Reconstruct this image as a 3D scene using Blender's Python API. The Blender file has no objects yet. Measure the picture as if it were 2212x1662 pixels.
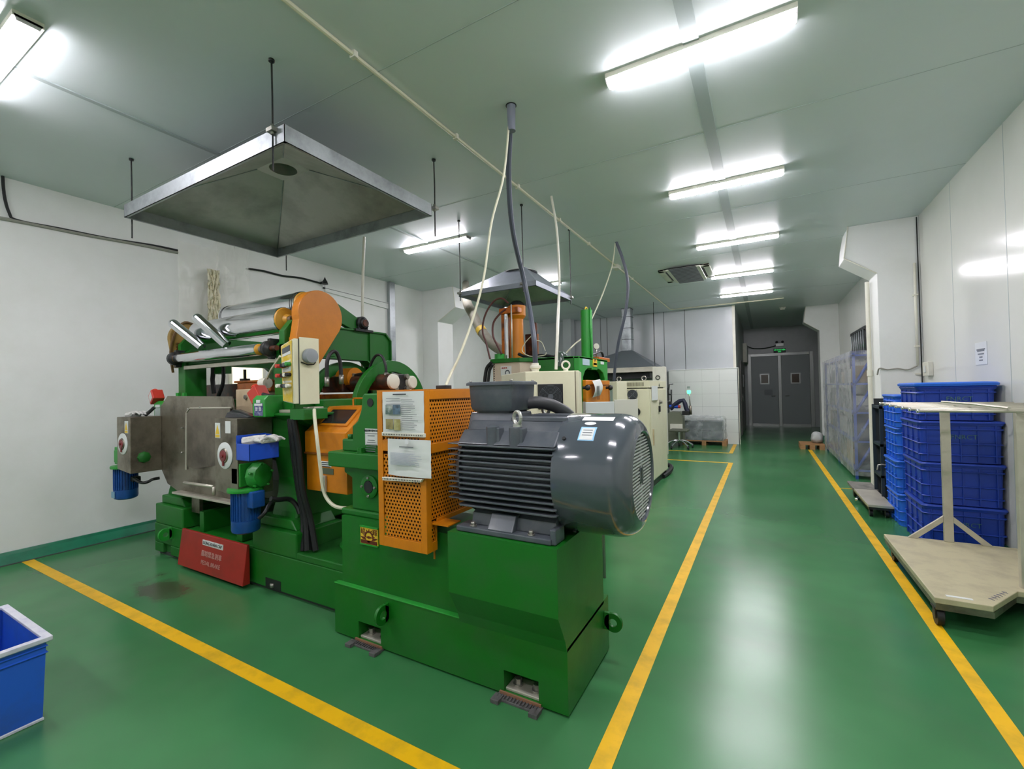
import bpy, bmesh, math, random
from mathutils import Vector, Matrix, noise
random.seed(7)
S = bpy.context.scene
COL = S.collection
PI = math.pi

# ------------------------------------------------------------------ camera
CAM_H = 1.5
FPX = 962.57
YAW, PITCH, ROLL = map(math.radians, (29.49, 0.755, -1.217))
_F = Vector((-math.sin(YAW) * math.cos(PITCH), math.cos(YAW) * math.cos(PITCH), math.sin(PITCH)))
_R0 = Vector((math.cos(YAW), math.sin(YAW), 0))
_U0 = _R0.cross(_F)
_R = _R0 * math.cos(ROLL) + _U0 * math.sin(ROLL)
_U = _U0 * math.cos(ROLL) - _R0 * math.sin(ROLL)
cam_data = bpy.data.cameras.new('camera')
cam_data.sensor_fit = 'HORIZONTAL'
cam_data.sensor_width = 36.0
cam_data.lens = 36.0 * FPX / 2212.0
cam_data.clip_start = 0.02
cam_data.clip_end = 100
cam = bpy.data.objects.new('camera', cam_data)
COL.objects.link(cam)
cam.matrix_world = Matrix(((_R.x, _U.x, -_F.x, 0), (_R.y, _U.y, -_F.y, 0), (_R.z, _U.z, -_F.z, CAM_H), (0, 0, 0, 1)))
S.camera = cam

# ------------------------------------------------------------------ world, exposure
w = bpy.data.worlds.new('world'); S.world = w; w.use_nodes = True
bg = w.node_tree.nodes['Background']
bg.inputs[0].default_value = (0.6, 0.7, 0.75, 1); bg.inputs[1].default_value = 0.05
S.view_settings.view_transform = 'Standard'
S.view_settings.look = 'None'
S.view_settings.gamma = 1.0
S.view_settings.use_curve_mapping = False
S.view_settings.exposure = 1.93
S.cycles.use_denoising = True
S.cycles.max_bounces = 9
S.cycles.diffuse_bounces = 5
S.cycles.glossy_bounces = 4
S.cycles.transparent_max_bounces = 10
S.cycles.sample_clamp_indirect = 6.0
S.cycles.caustics_reflective = False
S.cycles.caustics_refractive = False
LAMP_STRENGTH = 26.0        # emission of the ceiling LED battens

# ------------------------------------------------------------------ measuring: a line of sight meets a plane
def _ray(px, py):
    return _F + _R * ((px - 1106.0) / FPX) + _U * ((831.0 - py) / FPX)
def hx(px, py, x):
    d = _ray(px, py); return Vector((x, d.y * x / d.x, CAM_H + d.z * x / d.x))
def hy(px, py, y):
    d = _ray(px, py); return Vector((d.x * y / d.y, y, CAM_H + d.z * y / d.y))
def hz(px, py, z):
    d = _ray(px, py); t = (z - CAM_H) / d.z; return Vector((d.x * t, d.y * t, z))

# ------------------------------------------------------------------ materials
def srgb(r, g, b):
    f = lambda c: (c / 255 / 12.92) if c / 255 <= 0.04045 else ((c / 255 + 0.055) / 1.055) ** 2.4
    return (f(r), f(g), f(b), 1.0)
MATS = {}
def mat(name, col, rough=0.5, metal=0.0, dirt=None, dirt_amt=0.35, dirt_scale=6.0, grain=0.0, grain_scale=120.0,
        coat=0.0, emit=None, emit_s=0.0, bump=0.0, bump_scale=60.0, spec=0.5, alpha=1.0, stretch=None, rough_var=0.0, coat_rough=0.1):
    m = bpy.data.materials.new(name); m.use_nodes = True
    nt = m.node_tree; N = nt.nodes; L = nt.links
    b = N['Principled BSDF']
    b.inputs['Base Color'].default_value = srgb(*col)
    b.inputs['Roughness'].default_value = rough
    b.inputs['Metallic'].default_value = metal
    b.inputs['Specular IOR Level'].default_value = spec
    b.inputs['Coat Weight'].default_value = coat
    b.inputs['Coat Roughness'].default_value = coat_rough
    if alpha < 1: b.inputs['Alpha'].default_value = alpha
    if emit: b.inputs['Emission Color'].default_value = srgb(*emit); b.inputs['Emission Strength'].default_value = emit_s
    tc = N.new('ShaderNodeTexCoord')
    vec = tc.outputs['Object']
    if stretch:
        mp = N.new('ShaderNodeMapping'); mp.inputs['Scale'].default_value = stretch
        L.new(vec, mp.inputs[0]); vec = mp.outputs[0]
    cur = None
    if dirt:
        n = N.new('ShaderNodeTexNoise'); n.inputs['Scale'].default_value = dirt_scale
        n.inputs['Detail'].default_value = 8; n.inputs['Roughness'].default_value = 0.62
        L.new(vec, n.inputs['Vector'])
        r = N.new('ShaderNodeValToRGB'); r.color_ramp.elements[0].position = 0.45; r.color_ramp.elements[1].position = 0.72
        r.color_ramp.elements[0].color = (0, 0, 0, 1); r.color_ramp.elements[1].color = (dirt_amt,) * 3 + (1,)
        L.new(n.outputs['Fac'], r.inputs[0])
        mx = N.new('ShaderNodeMix'); mx.data_type = 'RGBA'
        L.new(r.outputs[0], mx.inputs[0]); mx.inputs[6].default_value = srgb(*col); mx.inputs[7].default_value = srgb(*dirt)
        cur = mx.outputs[2]
        if rough_var:
            ma = N.new('ShaderNodeMath'); ma.operation = 'MULTIPLY_ADD'; ma.inputs[1].default_value = rough_var; ma.inputs[2].default_value = rough
            L.new(r.outputs[0], ma.inputs[0]); L.new(ma.outputs[0], b.inputs['Roughness'])
    if grain:
        n2 = N.new('ShaderNodeTexNoise'); n2.inputs['Scale'].default_value = grain_scale; n2.inputs['Detail'].default_value = 3
        L.new(vec, n2.inputs['Vector'])
        hs = N.new('ShaderNodeHueSaturation')
        ma = N.new('ShaderNodeMath'); ma.operation = 'MULTIPLY_ADD'; ma.inputs[1].default_value = grain * 2; ma.inputs[2].default_value = 1 - grain
        L.new(n2.outputs['Fac'], ma.inputs[0]); L.new(ma.outputs[0], hs.inputs['Value'])
        if cur: L.new(cur, hs.inputs['Color'])
        else: hs.inputs['Color'].default_value = srgb(*col)
        cur = hs.outputs[0]
    if cur: L.new(cur, b.inputs['Base Color'])
    if bump:
        n3 = N.new('ShaderNodeTexNoise'); n3.inputs['Scale'].default_value = bump_scale; n3.inputs['Detail'].default_value = 5
        L.new(vec, n3.inputs['Vector'])
        bp = N.new('ShaderNodeBump'); bp.inputs['Strength'].default_value = bump; bp.inputs['Distance'].default_value = 0.01
        L.new(n3.outputs['Fac'], bp.inputs['Height']); L.new(bp.outputs[0], b.inputs['Normal'])
    MATS[name] = m
    return m

def film(name, tint, opacity=0.35, rough=0.25, bumps=.5, var=.5):
    """thin clear plastic: mostly see-through, with a milky body and sharp glints"""
    m = bpy.data.materials.new(name); m.use_nodes = True
    N = m.node_tree.nodes; L = m.node_tree.links
    for n in list(N): N.remove(n)
    out = N.new('ShaderNodeOutputMaterial')
    tr = N.new('ShaderNodeBsdfTransparent'); tr.inputs[0].default_value = (0.99, 0.99, 0.99, 1)
    pr = N.new('ShaderNodeBsdfPrincipled'); pr.inputs['Base Color'].default_value = srgb(*tint); pr.inputs['Roughness'].default_value = rough
    mx = N.new('ShaderNodeMixShader')
    tc = N.new('ShaderNodeTexCoord'); nz = N.new('ShaderNodeTexNoise'); nz.inputs['Scale'].default_value = 5; nz.inputs['Detail'].default_value = 6
    L.new(tc.outputs['Object'], nz.inputs['Vector'])
    ma = N.new('ShaderNodeMath'); ma.operation = 'MULTIPLY_ADD'; ma.inputs[1].default_value = var; ma.inputs[2].default_value = opacity - var / 2
    ma.use_clamp = True
    L.new(nz.outputs['Fac'], ma.inputs[0]); L.new(ma.outputs[0], mx.inputs[0])
    bp = N.new('ShaderNodeBump'); bp.inputs['Strength'].default_value = bumps; bp.inputs['Distance'].default_value = 0.02
    n2 = N.new('ShaderNodeTexNoise'); n2.inputs['Scale'].default_value = 12; n2.inputs['Detail'].default_value = 4
    L.new(tc.outputs['Object'], n2.inputs['Vector']); L.new(n2.outputs['Fac'], bp.inputs['Height']); L.new(bp.outputs[0], pr.inputs['Normal'])
    L.new(tr.outputs[0], mx.inputs[1]); L.new(pr.outputs[0], mx.inputs[2]); L.new(mx.outputs[0], out.inputs[0])
    return m

GREEN = mat('machine_green_paint', (14, 104, 22), 0.42, dirt=(60, 90, 62), dirt_amt=0.35, dirt_scale=3.5, grain=0.06, bump=0.08, bump_scale=25, rough_var=0.25)
GREEN2 = mat('bright_green_paint', (38, 150, 50), 0.4, dirt=(90, 110, 90), dirt_amt=0.3, dirt_scale=8, grain=0.05)
ORANGE = mat('orange_paint', (206, 124, 10), 0.38, dirt=(150, 90, 20), dirt_amt=0.35, dirt_scale=5, grain=0.05, rough_var=0.2)
ORANGED = mat('oily_orange_paint', (190, 100, 16), 0.35, dirt=(45, 25, 18), dirt_amt=0.95, dirt_scale=9)
RUST = mat('dark_oily_brown', (52, 36, 30), 0.3, dirt=(150, 70, 25), dirt_amt=0.5, dirt_scale=12)
MGREY = mat('motor_grey_paint', (74, 80, 87), 0.36, dirt=(120, 122, 124), dirt_amt=0.35, dirt_scale=7, grain=0.05, coat=0.2, bump=0.05, bump_scale=40, rough_var=0.25)
MGLOSS = mat('glossy_motor_grey', (72, 79, 86), 0.16, coat=0.6, coat_rough=0.06, dirt=(95, 100, 104), dirt_amt=0.25, dirt_scale=3)
CREAM = mat('cream_enamel', (222, 219, 190), 0.42, dirt=(200, 192, 160), dirt_amt=0.3, dirt_scale=4, grain=0.02)
CREAMD = mat('aged_cream_enamel', (196, 178, 145), 0.45, dirt=(150, 125, 95), dirt_amt=0.5, dirt_scale=6)
STEEL = mat('brushed_stainless', (150, 142, 128), 0.36, 0.9, dirt=(70, 60, 50), dirt_amt=0.8, dirt_scale=3.5, grain=0.05, rough_var=0.2)
STEELL = mat('light_stainless', (204, 199, 184), 0.42, 0.55, dirt=(140, 134, 120), dirt_amt=0.4, dirt_scale=4, grain=0.04)
CHROME = mat('polished_chrome', (225, 226, 230), 0.09, 1.0, dirt=(140, 140, 145), dirt_amt=0.25, dirt_scale=3, rough_var=0.25)
GALV = mat('galvanised_sheet', (168, 174, 176), 0.42, 0.75, dirt=(110, 116, 116), dirt_amt=0.7, dirt_scale=4, grain=0.08, grain_scale=50, rough_var=0.2)
GALVIN = mat('sooty_galvanised_sheet', (186, 186, 182), 0.5, 0.45, dirt=(104, 102, 94), dirt_amt=0.7, dirt_scale=1.6, grain=0.05, grain_scale=30)
BLACK = mat('black_rubber', (22, 23, 25), 0.5, grain=0.05)
DARK = mat('dark_metal', (42, 44, 46), 0.4, 0.4, dirt=(90, 84, 76), dirt_amt=0.4, dirt_scale=20)
BOLTM = mat('zinc_bolts', (160, 158, 150), 0.35, 0.8)
BLUEM = mat('blue_motor_paint', (22, 78, 150), 0.4, dirt=(20, 50, 95), dirt_amt=0.5, dirt_scale=8)
CRATE = mat('blue_crate_plastic', (24, 60, 164), 0.42, grain=0.04, dirt=(30, 60, 140), dirt_amt=0.4, dirt_scale=5)
CRATEL = mat('light_blue_crate_plastic', (34, 104, 214), 0.42, grain=0.04, dirt=(40, 90, 180), dirt_amt=0.4, dirt_scale=5)
BIN = mat('bin_blue_plastic', (36, 92, 200), 0.45, dirt=(60, 80, 110), dirt_amt=0.5, dirt_scale=4)
BINRIM = mat('worn_bin_rim', (205, 206, 214), 0.5, dirt=(120, 125, 170), dirt_amt=0.5, dirt_scale=14)
TRAY = mat('tray_blue_plastic', (20, 76, 190), 0.35, dirt=(20, 50, 120), dirt_amt=0.3)
RED = mat('red_paint', (158, 32, 26), 0.45, dirt=(110, 35, 25), dirt_amt=0.5, dirt_scale=5)
REDB = mat('red_plastic', (196, 58, 44), 0.4)
WHITE = mat('white_paper', (214, 217, 214), 0.8, dirt=(190, 194, 190), dirt_amt=0.3)
PAPERG = mat('grey_print', (120, 124, 128), 0.8)
PRINT = mat('dark_print', (40, 42, 48), 0.8)
PLASTICW = mat('white_plastic', (222, 220, 205), 0.45, dirt=(180, 176, 160), dirt_amt=0.3)
WALLM = mat('white_wall_paint', (230, 231, 228), 0.6, dirt=(208, 210, 200), dirt_amt=0.4, dirt_scale=1.3, grain=0.015, bump=0.06, bump_scale=8)
WALLGL = mat('glossy_wall_panel', (222, 223, 215), 0.14, dirt=(208, 210, 202), dirt_amt=0.5, dirt_scale=0.8, bump=0.035, bump_scale=2.0, spec=0.5)
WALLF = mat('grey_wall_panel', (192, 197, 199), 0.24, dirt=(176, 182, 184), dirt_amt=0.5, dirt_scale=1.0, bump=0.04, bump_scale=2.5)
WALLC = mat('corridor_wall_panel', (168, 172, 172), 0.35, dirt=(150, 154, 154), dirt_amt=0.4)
CEILM = mat('ceiling_panel', (214, 223, 224), 0.38, dirt=(205, 214, 215), dirt_amt=0.4, dirt_scale=1.0, bump=0.03, bump_scale=3)
STRIPM = mat('ceiling_strip', (168, 180, 180), 0.4)
TILEW = mat('white_tile', (226, 229, 224), 0.25)
GRILLE = mat('grille_silver', (206, 208, 206), 0.45, 0.2)
BLUEF = mat('blue_rack_paint', (52, 80, 160), 0.45)
WOOD = mat('pallet_wood', (176, 132, 88), 0.7, dirt=(120, 84, 52), dirt_amt=0.6, dirt_scale=6, stretch=(1, 8, 8))
YELLOWL = mat('yellow_floor_paint', (236, 184, 12), 0.42, dirt=(150, 130, 40), dirt_amt=0.45, dirt_scale=7, rough_var=0.2)
YPANEL = mat('yellow_label_plate', (212, 180, 40), 0.4, dirt=(222, 214, 180), dirt_amt=0.8, dirt_scale=18)
YTAG = mat('yellow_warning_print', (228, 190, 50), 0.5)
DIRTYY = mat('dusty_ochre_paint', (158, 128, 62), 0.55, dirt=(96, 74, 34), dirt_amt=0.8, dirt_scale=8)
CABLEW = mat('cream_cable', (206, 204, 178), 0.5)
CABLEG = mat('grey_cable', (74, 80, 92), 0.5)
HOSE = mat('grey_fabric_hose', (150, 146, 130), 0.7, dirt=(110, 106, 92), dirt_amt=0.6, dirt_scale=10, bump=0.3, bump_scale=30)
GLASSD = mat('dark_window', (38, 38, 42), 0.12, dirt=(80, 74, 66), dirt_amt=0.5, dirt_scale=4)
DOORG = mat('grey_door_leaf', (140, 148, 148), 0.4)
DOORF = mat('door_frame_metal', (160, 164, 160), 0.35, 0.4)
SEAMM = mat('dark_joint', (60, 64, 62), 0.7)
GREENC = mat('green_floor_curb', (24, 116, 84), 0.35, dirt=(20, 60, 45), dirt_amt=0.6, dirt_scale=5)
LIMEL = mat('green_beacon', (60, 255, 130), 0.3, emit=(70, 255, 140), emit_s=1.2)
EXITG = mat('exit_letters', (60, 255, 120), 0.5, emit=(60, 235, 120), emit_s=0.28)
LAMPM = mat('led_diffuser', (255, 255, 255), 0.5, emit=(252, 246, 255), emit_s=LAMP_STRENGTH)
WINL = mat('sunlit_window', (255, 250, 220), 0.5, emit=(255, 246, 205), emit_s=0.45)
FILM = film('clear_plastic_film', (205, 210, 210), 0.42)
FILMW = film('milky_plastic_film', (255, 253, 244), 0.22, .2, .25, .2)

# green epoxy floor: glossy, scuffed, with oil stains near the mill
def floor_mat():
    m = bpy.data.materials.new('green_epoxy_floor'); m.use_nodes = True
    N = m.node_tree.nodes; L = m.node_tree.links; b = N['Principled BSDF']
    tc = N.new('ShaderNodeTexCoord')
    def nz(sc, det=6, ro=0.6):
        n = N.new('ShaderNodeTexNoise'); n.inputs['Scale'].default_value = sc; n.inputs['Detail'].default_value = det; n.inputs['Roughness'].default_value = ro
        L.new(tc.outputs['Object'], n.inputs['Vector']); return n.outputs['Fac']
    def ramp(src, a, bb, lo, hi):
        r = N.new('ShaderNodeMapRange'); r.interpolation_type = 'SMOOTHSTEP'; r.inputs[1].default_value = a; r.inputs[2].default_value = bb; r.inputs[3].default_value = lo; r.inputs[4].default_value = hi
        L.new(src, r.inputs[0]); return r.outputs[0]
    def mix(fac, a, bcol):
        mx = N.new('ShaderNodeMix'); mx.data_type = 'RGBA'; L.new(fac, mx.inputs[0])
        if isinstance(a, tuple): mx.inputs[6].default_value = a
        else: L.new(a, mx.inputs[6])
        mx.inputs[7].default_value = bcol; return mx.outputs[2]
    c = mix(ramp(nz(0.7, 3, .5), 0.35, 0.7, 0, 1), srgb(52, 115, 66), srgb(68, 130, 80))
    c = mix(ramp(nz(1.6, 4, 0.5), 0.4, 0.85, 0, 0.5), c, srgb(76, 108, 78))
    c = mix(ramp(nz(5, 2, 0.4), 0.35, 0.95, 0, 0.15), c, srgb(48, 88, 58))
    # oil stain on the floor in front of the brake bar
    sep = N.new('ShaderNodeVectorMath'); sep.operation = 'SUBTRACT'; sep.inputs[1].default_value = (-4.15, 1.72, 0)
    L.new(tc.outputs['Object'], sep.inputs[0])
    sc = N.new('ShaderNodeVectorMath'); sc.operation = 'MULTIPLY'; sc.inputs[1].default_value = (1.6, 3.6, 0); L.new(sep.outputs[0], sc.inputs[0])
    ln = N.new('ShaderNodeVectorMath'); ln.operation = 'LENGTH'; L.new(sc.outputs[0], ln.inputs[0])
    ad = N.new('ShaderNodeMath'); ad.operation = 'MULTIPLY_ADD'; ad.inputs[1].default_value = 1.6; L.new(nz(3.5), ad.inputs[0]); L.new(ln.outputs['Value'], ad.inputs[2])
    c = mix(ramp(ad.outputs[0], 0.95, 1.5, 0.8, 0), c, srgb(66, 58, 44))
    L.new(c, b.inputs['Base Color'])
    L.new(ramp(nz(1.2, 1, 0.4), 0.1, 0.9, 0.21, 0.28), b.inputs['Roughness'])
    bp = N.new('ShaderNodeBump'); bp.inputs['Strength'].default_value = 0.03; bp.inputs['Distance'].default_value = 0.01
    
    b.inputs['Specular IOR Level'].default_value = 0.5
    return m
FLOORM = floor_mat()

# ------------------------------------------------------------------ mesh builder
class MB:
    def __init__(s): s.v = []; s.f = []; s.sm = []
    def face(s, idx, smooth=False): s.f.append(tuple(idx)); s.sm.append(smooth)
    def poly(s, pts, smooth=False):
        n = len(s.v); s.v += [tuple(p) for p in pts]; s.face(range(n, n + len(pts)), smooth); return s
    def box(s, x0, x1, y0, y1, z0, z1):
        n = len(s.v)
        s.v += [(x, y, z) for z in (z0, z1) for y in (y0, y1) for x in (x0, x1)]
        for q in ((0, 2, 3, 1), (4, 5, 7, 6), (0, 1, 5, 4), (2, 6, 7, 3), (0, 4, 6, 2), (1, 3, 7, 5)): s.face([n + i for i in q])
        return s
    def prism(s, poly, axis, a, b, smooth=False):
        """polygon in the plane across the axis: x->(y,z), y->(x,z), z->(x,y)"""
        mk = {'x': lambda p, t: (t, p[0], p[1]), 'y': lambda p, t: (p[0], t, p[1]), 'z': lambda p, t: (p[0], p[1], t)}[axis]
        n = len(s.v); k = len(poly)
        s.v += [mk(p, a) for p in poly] + [mk(p, b) for p in poly]
        s.face(range(n, n + k)); s.face(range(n + 2 * k - 1, n + k - 1, -1))
        for i in range(k):
            j = (i + 1) % k; s.face((n + i, n + j, n + k + j, n + k + i), smooth)
        return s
    def loft(s, rings, closed=True, caps=True, smooth=True):
        n = len(s.v); k = len(rings[0])
        for r in rings: s.v += [tuple(p) for p in r]
        for a in range(len(rings) - 1):
            for i in range(k if closed else k - 1):
                j = (i + 1) % k
                s.face((n + a * k + i, n + a * k + j, n + (a + 1) * k + j, n + (a + 1) * k + i), smooth)
        if caps and closed:
            s.face(range(n, n + k)); m = n + (len(rings) - 1) * k; s.face(range(m + k - 1, m - 1, -1))
        return s
    @staticmethod
    def frame(d):
        d = Vector(d).normalized(); a = Vector((0, 0, 1)) if abs(d.z) < 0.9 else Vector((1, 0, 0))
        u = d.cross(a).normalized(); return u, d.cross(u).normalized()
    def cyl(s, p0, p1, r0, r1=None, n=24, caps=True):
        p0 = Vector(p0); p1 = Vector(p1); r1 = r0 if r1 is None else r1
        u, v = s.frame(p1 - p0)
        ring = lambda c, r: [c + (u * math.cos(2 * PI * i / n) + v * math.sin(2 * PI * i / n)) * r for i in range(n)]
        return s.loft([ring(p0, r0), ring(p1, r1)], caps=caps)
    def lathe(s, prof, o, d, n=32, caps=False):
        """prof: (radius, distance along d)"""
        o = Vector(o); d = Vector(d).normalized(); u, v = s.frame(d)
        rings = [[o + d * t + (u * math.cos(2 * PI * i / n) + v * math.sin(2 * PI * i / n)) * max(r, 1e-4) for i in range(n)] for r, t in prof]
        return s.loft(rings, caps=caps)
    def tube(s, pts, r, n=8, sub=0, caps=True):
        pts = [Vector(p) for p in pts]
        if sub and len(pts) > 2:
            q = [pts[0] * 2 - pts[1]] + pts + [pts[-1] * 2 - pts[-2]]; out = []
            for i in range(1, len(q) - 2):
                for k in range(sub):
                    t = k / sub; a, b, c, d = q[i - 1:i + 3]
                    out.append(0.5 * ((2 * b) + (c - a) * t + (2 * a - 5 * b + 4 * c - d) * t * t + (3 * b - a - 3 * c + d) * t ** 3))
            out.append(pts[-1]); pts = out
        rings = []; u = None
        for i, p in enumerate(pts):
            t = (pts[min(i + 1, len(pts) - 1)] - pts[max(i - 1, 0)]).normalized()
            if u is None: u, _ = s.frame(t)
            u = (u - t * u.dot(t)).normalized(); v = t.cross(u)
            rr = r(i / (len(pts) - 1)) if callable(r) else r
            rings.append([p + (u * math.cos(2 * PI * k / n) + v * math.sin(2 * PI * k / n)) * rr for k in range(n)])
        return s.loft(rings, caps=caps)
    def sphere(s, c, r, n=16, m=8, sc=(1, 1, 1)):
        c = Vector(c)
        rings = [[c + Vector((r * sc[0] * math.sin(a) * math.cos(2 * PI * i / n), r * sc[1] * math.sin(a) * math.sin(2 * PI * i / n), r * sc[2] * math.cos(a))) for i in range(n)]
                 for a in [PI * (0.02 + 0.96 * k / m) for k in range(m + 1)]]
        return s.loft(rings)
    def torus(s, c, d, R, r, n=24, m=8, a0=0, a1=2 * PI):
        c = Vector(c); u, v = s.frame(d)
        full = abs(a1 - a0 - 2 * PI) < 1e-6
        pts = [c + (u * math.cos(a0 + (a1 - a0) * i / n) + v * math.sin(a0 + (a1 - a0) * i / n)) * R for i in range(n + 1)]
        return s.tube(pts, r, m, caps=not full)
    def hexbolt(s, c, d, r=0.014, h=0.012):
        c = Vector(c); d = Vector(d).normalized()
        s.cyl(c, c + d * h * 0.25, r * 1.35, n=12); s.cyl(c + d * h * 0.25, c + d * h, r, n=6); return s
    def ring_plate(s, axis, c, R, r, a, b, t0=0, t1=2 * PI, n=40):
        """annular plate across an axis; c is the centre in the plane, angle 0 along the first in-plane axis"""
        full = abs(t1 - t0 - 2 * PI) < 1e-6
        mk = {'x': lambda p, q, t: (t, p, q), 'y': lambda p, q, t: (p, t, q), 'z': lambda p, q, t: (p, q, t)}[axis]
        rings = []
        for i in range(n + 1):
            t = t0 + (t1 - t0) * i / n; cs, sn = math.cos(t), math.sin(t)
            rings.append([mk(c[0] + R * cs, c[1] + R * sn, a), mk(c[0] + R * cs, c[1] + R * sn, b), mk(c[0] + r * cs, c[1] + r * sn, b), mk(c[0] + r * cs, c[1] + r * sn, a)])
        return s.loft(rings, caps=not full, smooth=False)
    def perf(s, o, eu, ev, nu, nv, du, dv, r, t=None):
        """perforated sheet from o: nu x nv cells, each with an octagonal hole; every other row staggered by sliding the hole"""
        o = Vector(o); eu = Vector(eu).normalized(); ev = Vector(ev).normalized()
        dirs = [(1, 0), (1, 1), (0, 1), (-1, 1), (-1, 0), (-1, -1), (0, -1), (1, -1)]
        for j in range(nv):
            off = (0.25 if j % 2 else -0.25) * du
            for i in range(nu):
                cx, cy = (i + 0.5) * du, (j + 0.5) * dv
                n = len(s.v)
                for a, b in dirs: s.v.append(tuple(o + eu * (cx + a * du / 2) + ev * (cy + b * dv / 2)))
                for k in range(8):
                    an = k * PI / 4; s.v.append(tuple(o + eu * (cx + off + r * math.cos(an)) + ev * (cy + r * math.sin(an))))
                for k in range(8):
                    l = (k + 1) % 8; s.face((n + k, n + l, n + 8 + l, n + 8 + k))
        return s
    def rot(s, ang, origin, axis='Z', start=0):
        M = Matrix.Translation(origin) @ Matrix.Rotation(ang, 4, axis) @ Matrix.Translation(-Vector(origin))
        s.v[start:] = [tuple(M @ Vector(p)) for p in s.v[start:]]; return s
    def build(s, name, material, parent=None, bevel=0.0, seg=2, weld=False):
        me = bpy.data.meshes.new(name)
        bm = bmesh.new(); vs = [bm.verts.new(p) for p in s.v]
        for f, sm in zip(s.f, s.sm):
            try:
                fc = bm.faces.new([vs[i] for i in f]); fc.smooth = sm
            except ValueError: pass
        if weld: bmesh.ops.remove_doubles(bm, verts=bm.verts, dist=1e-5)
        bmesh.ops.recalc_face_normals(bm, faces=bm.faces)
        for e in bm.edges:
            if len(e.link_faces) == 2 and e.calc_face_angle(0) > .62: e.smooth = False
        bm.to_mesh(me); bm.free()
        me.materials.append(material)
        o = bpy.data.objects.new(name, me); COL.objects.link(o)
        if parent is not None:
            o.parent = parent; o.matrix_parent_inverse = parent.matrix_basis.inverted()
        if bevel:
            md = o.modifiers.new('bevel', 'BEVEL'); md.width = bevel; md.segments = seg; md.limit_method = 'ANGLE'; md.angle_limit = math.radians(50)
            md.harden_normals = False
        return o

def thing(name, label, cat, loc=(0, 0, 0), group=None):
    o = bpy.data.objects.new(name, None); COL.objects.link(o); o.location = loc; o.empty_display_size = 0.1
    o['label'] = label; o['category'] = cat
    if group: o['group'] = group
    return o
def tag(o, label, cat, group=None):
    o['label'] = label; o['category'] = cat
    if group: o['group'] = group
    return o
def struct(o): o['kind'] = 'structure'; return o
def stuff(o): o['kind'] = 'stuff'; return o
def dup(root, delta, label=None):
    """a copy of a thing with copies of its parts and sub-parts, moved by delta"""
    r = root.copy(); COL.objects.link(r); r.location = root.location + Vector(delta)
    if label: r['label'] = label
    for ch in list(root.children):
        c = ch.copy(); COL.objects.link(c); c.parent = r
        for g in list(ch.children):
            d = g.copy(); COL.objects.link(d); d.parent = c
    return r

def text(name, body, m, parent, loc, size, face='-y', ang=0.0, sx=1.0, ext=0.0006, rotm=None):
    """lettering as thin raised mesh; face: the way the letters look"""
    cu = bpy.data.curves.new(name, 'FONT'); cu.body = body; cu.size = size; cu.align_x = 'CENTER'; cu.align_y = 'CENTER'; cu.extrude = ext
    cu.resolution_u = 2
    t = bpy.data.objects.new(name, cu); COL.objects.link(t)
    bpy.context.view_layer.update()
    dg = bpy.context.evaluated_depsgraph_get()
    me = bpy.data.meshes.new_from_object(t.evaluated_get(dg)); me.name = name
    bpy.data.objects.remove(t)
    R = {'-y': Matrix(((1, 0, 0), (0, 0, -1), (0, 1, 0))), '+x': Matrix(((0, 0, 1), (1, 0, 0), (0, 1, 0))), '-x': Matrix(((0, 0, -1), (-1, 0, 0), (0, 1, 0))), 'up': Matrix.Identity(3)}[face] if rotm is None else rotm
    M = Matrix.Translation(loc) @ R.to_4x4() @ Matrix.Rotation(ang, 4, 'Z') @ Matrix.Diagonal((sx, 1, 1, 1))
    me.transform(M); me.materials.clear(); me.materials.append(m)
    o = bpy.data.objects.new(name, me); COL.objects.link(o)
    if parent is not None: o.parent = parent; o.matrix_parent_inverse = parent.matrix_basis.inverted()
    return o

# ================================================================== THE ROOM
XL, XR, YB, YF, YE, ZC = -6.15, 1.75, -3.2, 12.9, 18.8, 3.60
XC = -0.62          # left side of the corridor
struct(MB().box(XL - .3, XR + .3, YB - .3, YE + .3, -0.12, 0.0).build('floor', FLOORM))
struct(MB().box(XL - .3, XR + .3, YB - .3, YE + .3, ZC, ZC + 0.1).build('ceiling', CEILM))
struct(MB().box(XL - .15, XL, YB, YF + .15, 0, ZC).build('wall_left', WALLM))
wr = struct(MB().box(XR, XR + .15, YB, YE, 0, ZC).build('wall_right', WALLGL))
struct(MB().box(XL - .15, XR + .15, YB - .15, YB, 0, ZC).build('wall_back', WALLM))
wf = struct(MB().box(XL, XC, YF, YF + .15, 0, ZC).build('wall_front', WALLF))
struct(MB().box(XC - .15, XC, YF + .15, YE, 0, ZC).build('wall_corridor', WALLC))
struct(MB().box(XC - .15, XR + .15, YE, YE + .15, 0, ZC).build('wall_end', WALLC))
# joints between the sandwich panels of the walls (narrow dark recessed strips)
for y in (1.55, 2.75, 3.95, 5.15, 6.35, 9.0, 10.2, 11.4):
    struct(MB().box(XR - .0015, XR + .001, y - .003, y + .003, 0, ZC).build('trim_1', STRIPM))
for px in (1298, 1312, 1413, 1435, 1480):
    p = hy(px, 740, YF)
    struct(MB().box(p.x - .006, p.x + .006, YF - .004, YF + .001, 0.9, ZC).build('trim_2', SEAMM))
# green coved curb along the left wall, with the dark gutter at its foot
struct(MB().prism([(XL, 0), (XL + .085, 0), (XL + .06, .035), (XL + .03, .075), (XL + .02, .1), (XL, .1)], 'y', YB, 7.2).build('baseboard_left', GREENC))
struct(MB().box(XL + .085, XL + .115, YB, 7.2, 0, .004).build('trim_3', SEAMM))
struct(MB().box(XR - .02, XR, YB, 7.4, 0, .1).build('baseboard_right', GREENC))
struct(MB().box(XL, XC, YF - .02, YF, 0, .1).build('baseboard_front', GREENC))
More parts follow.
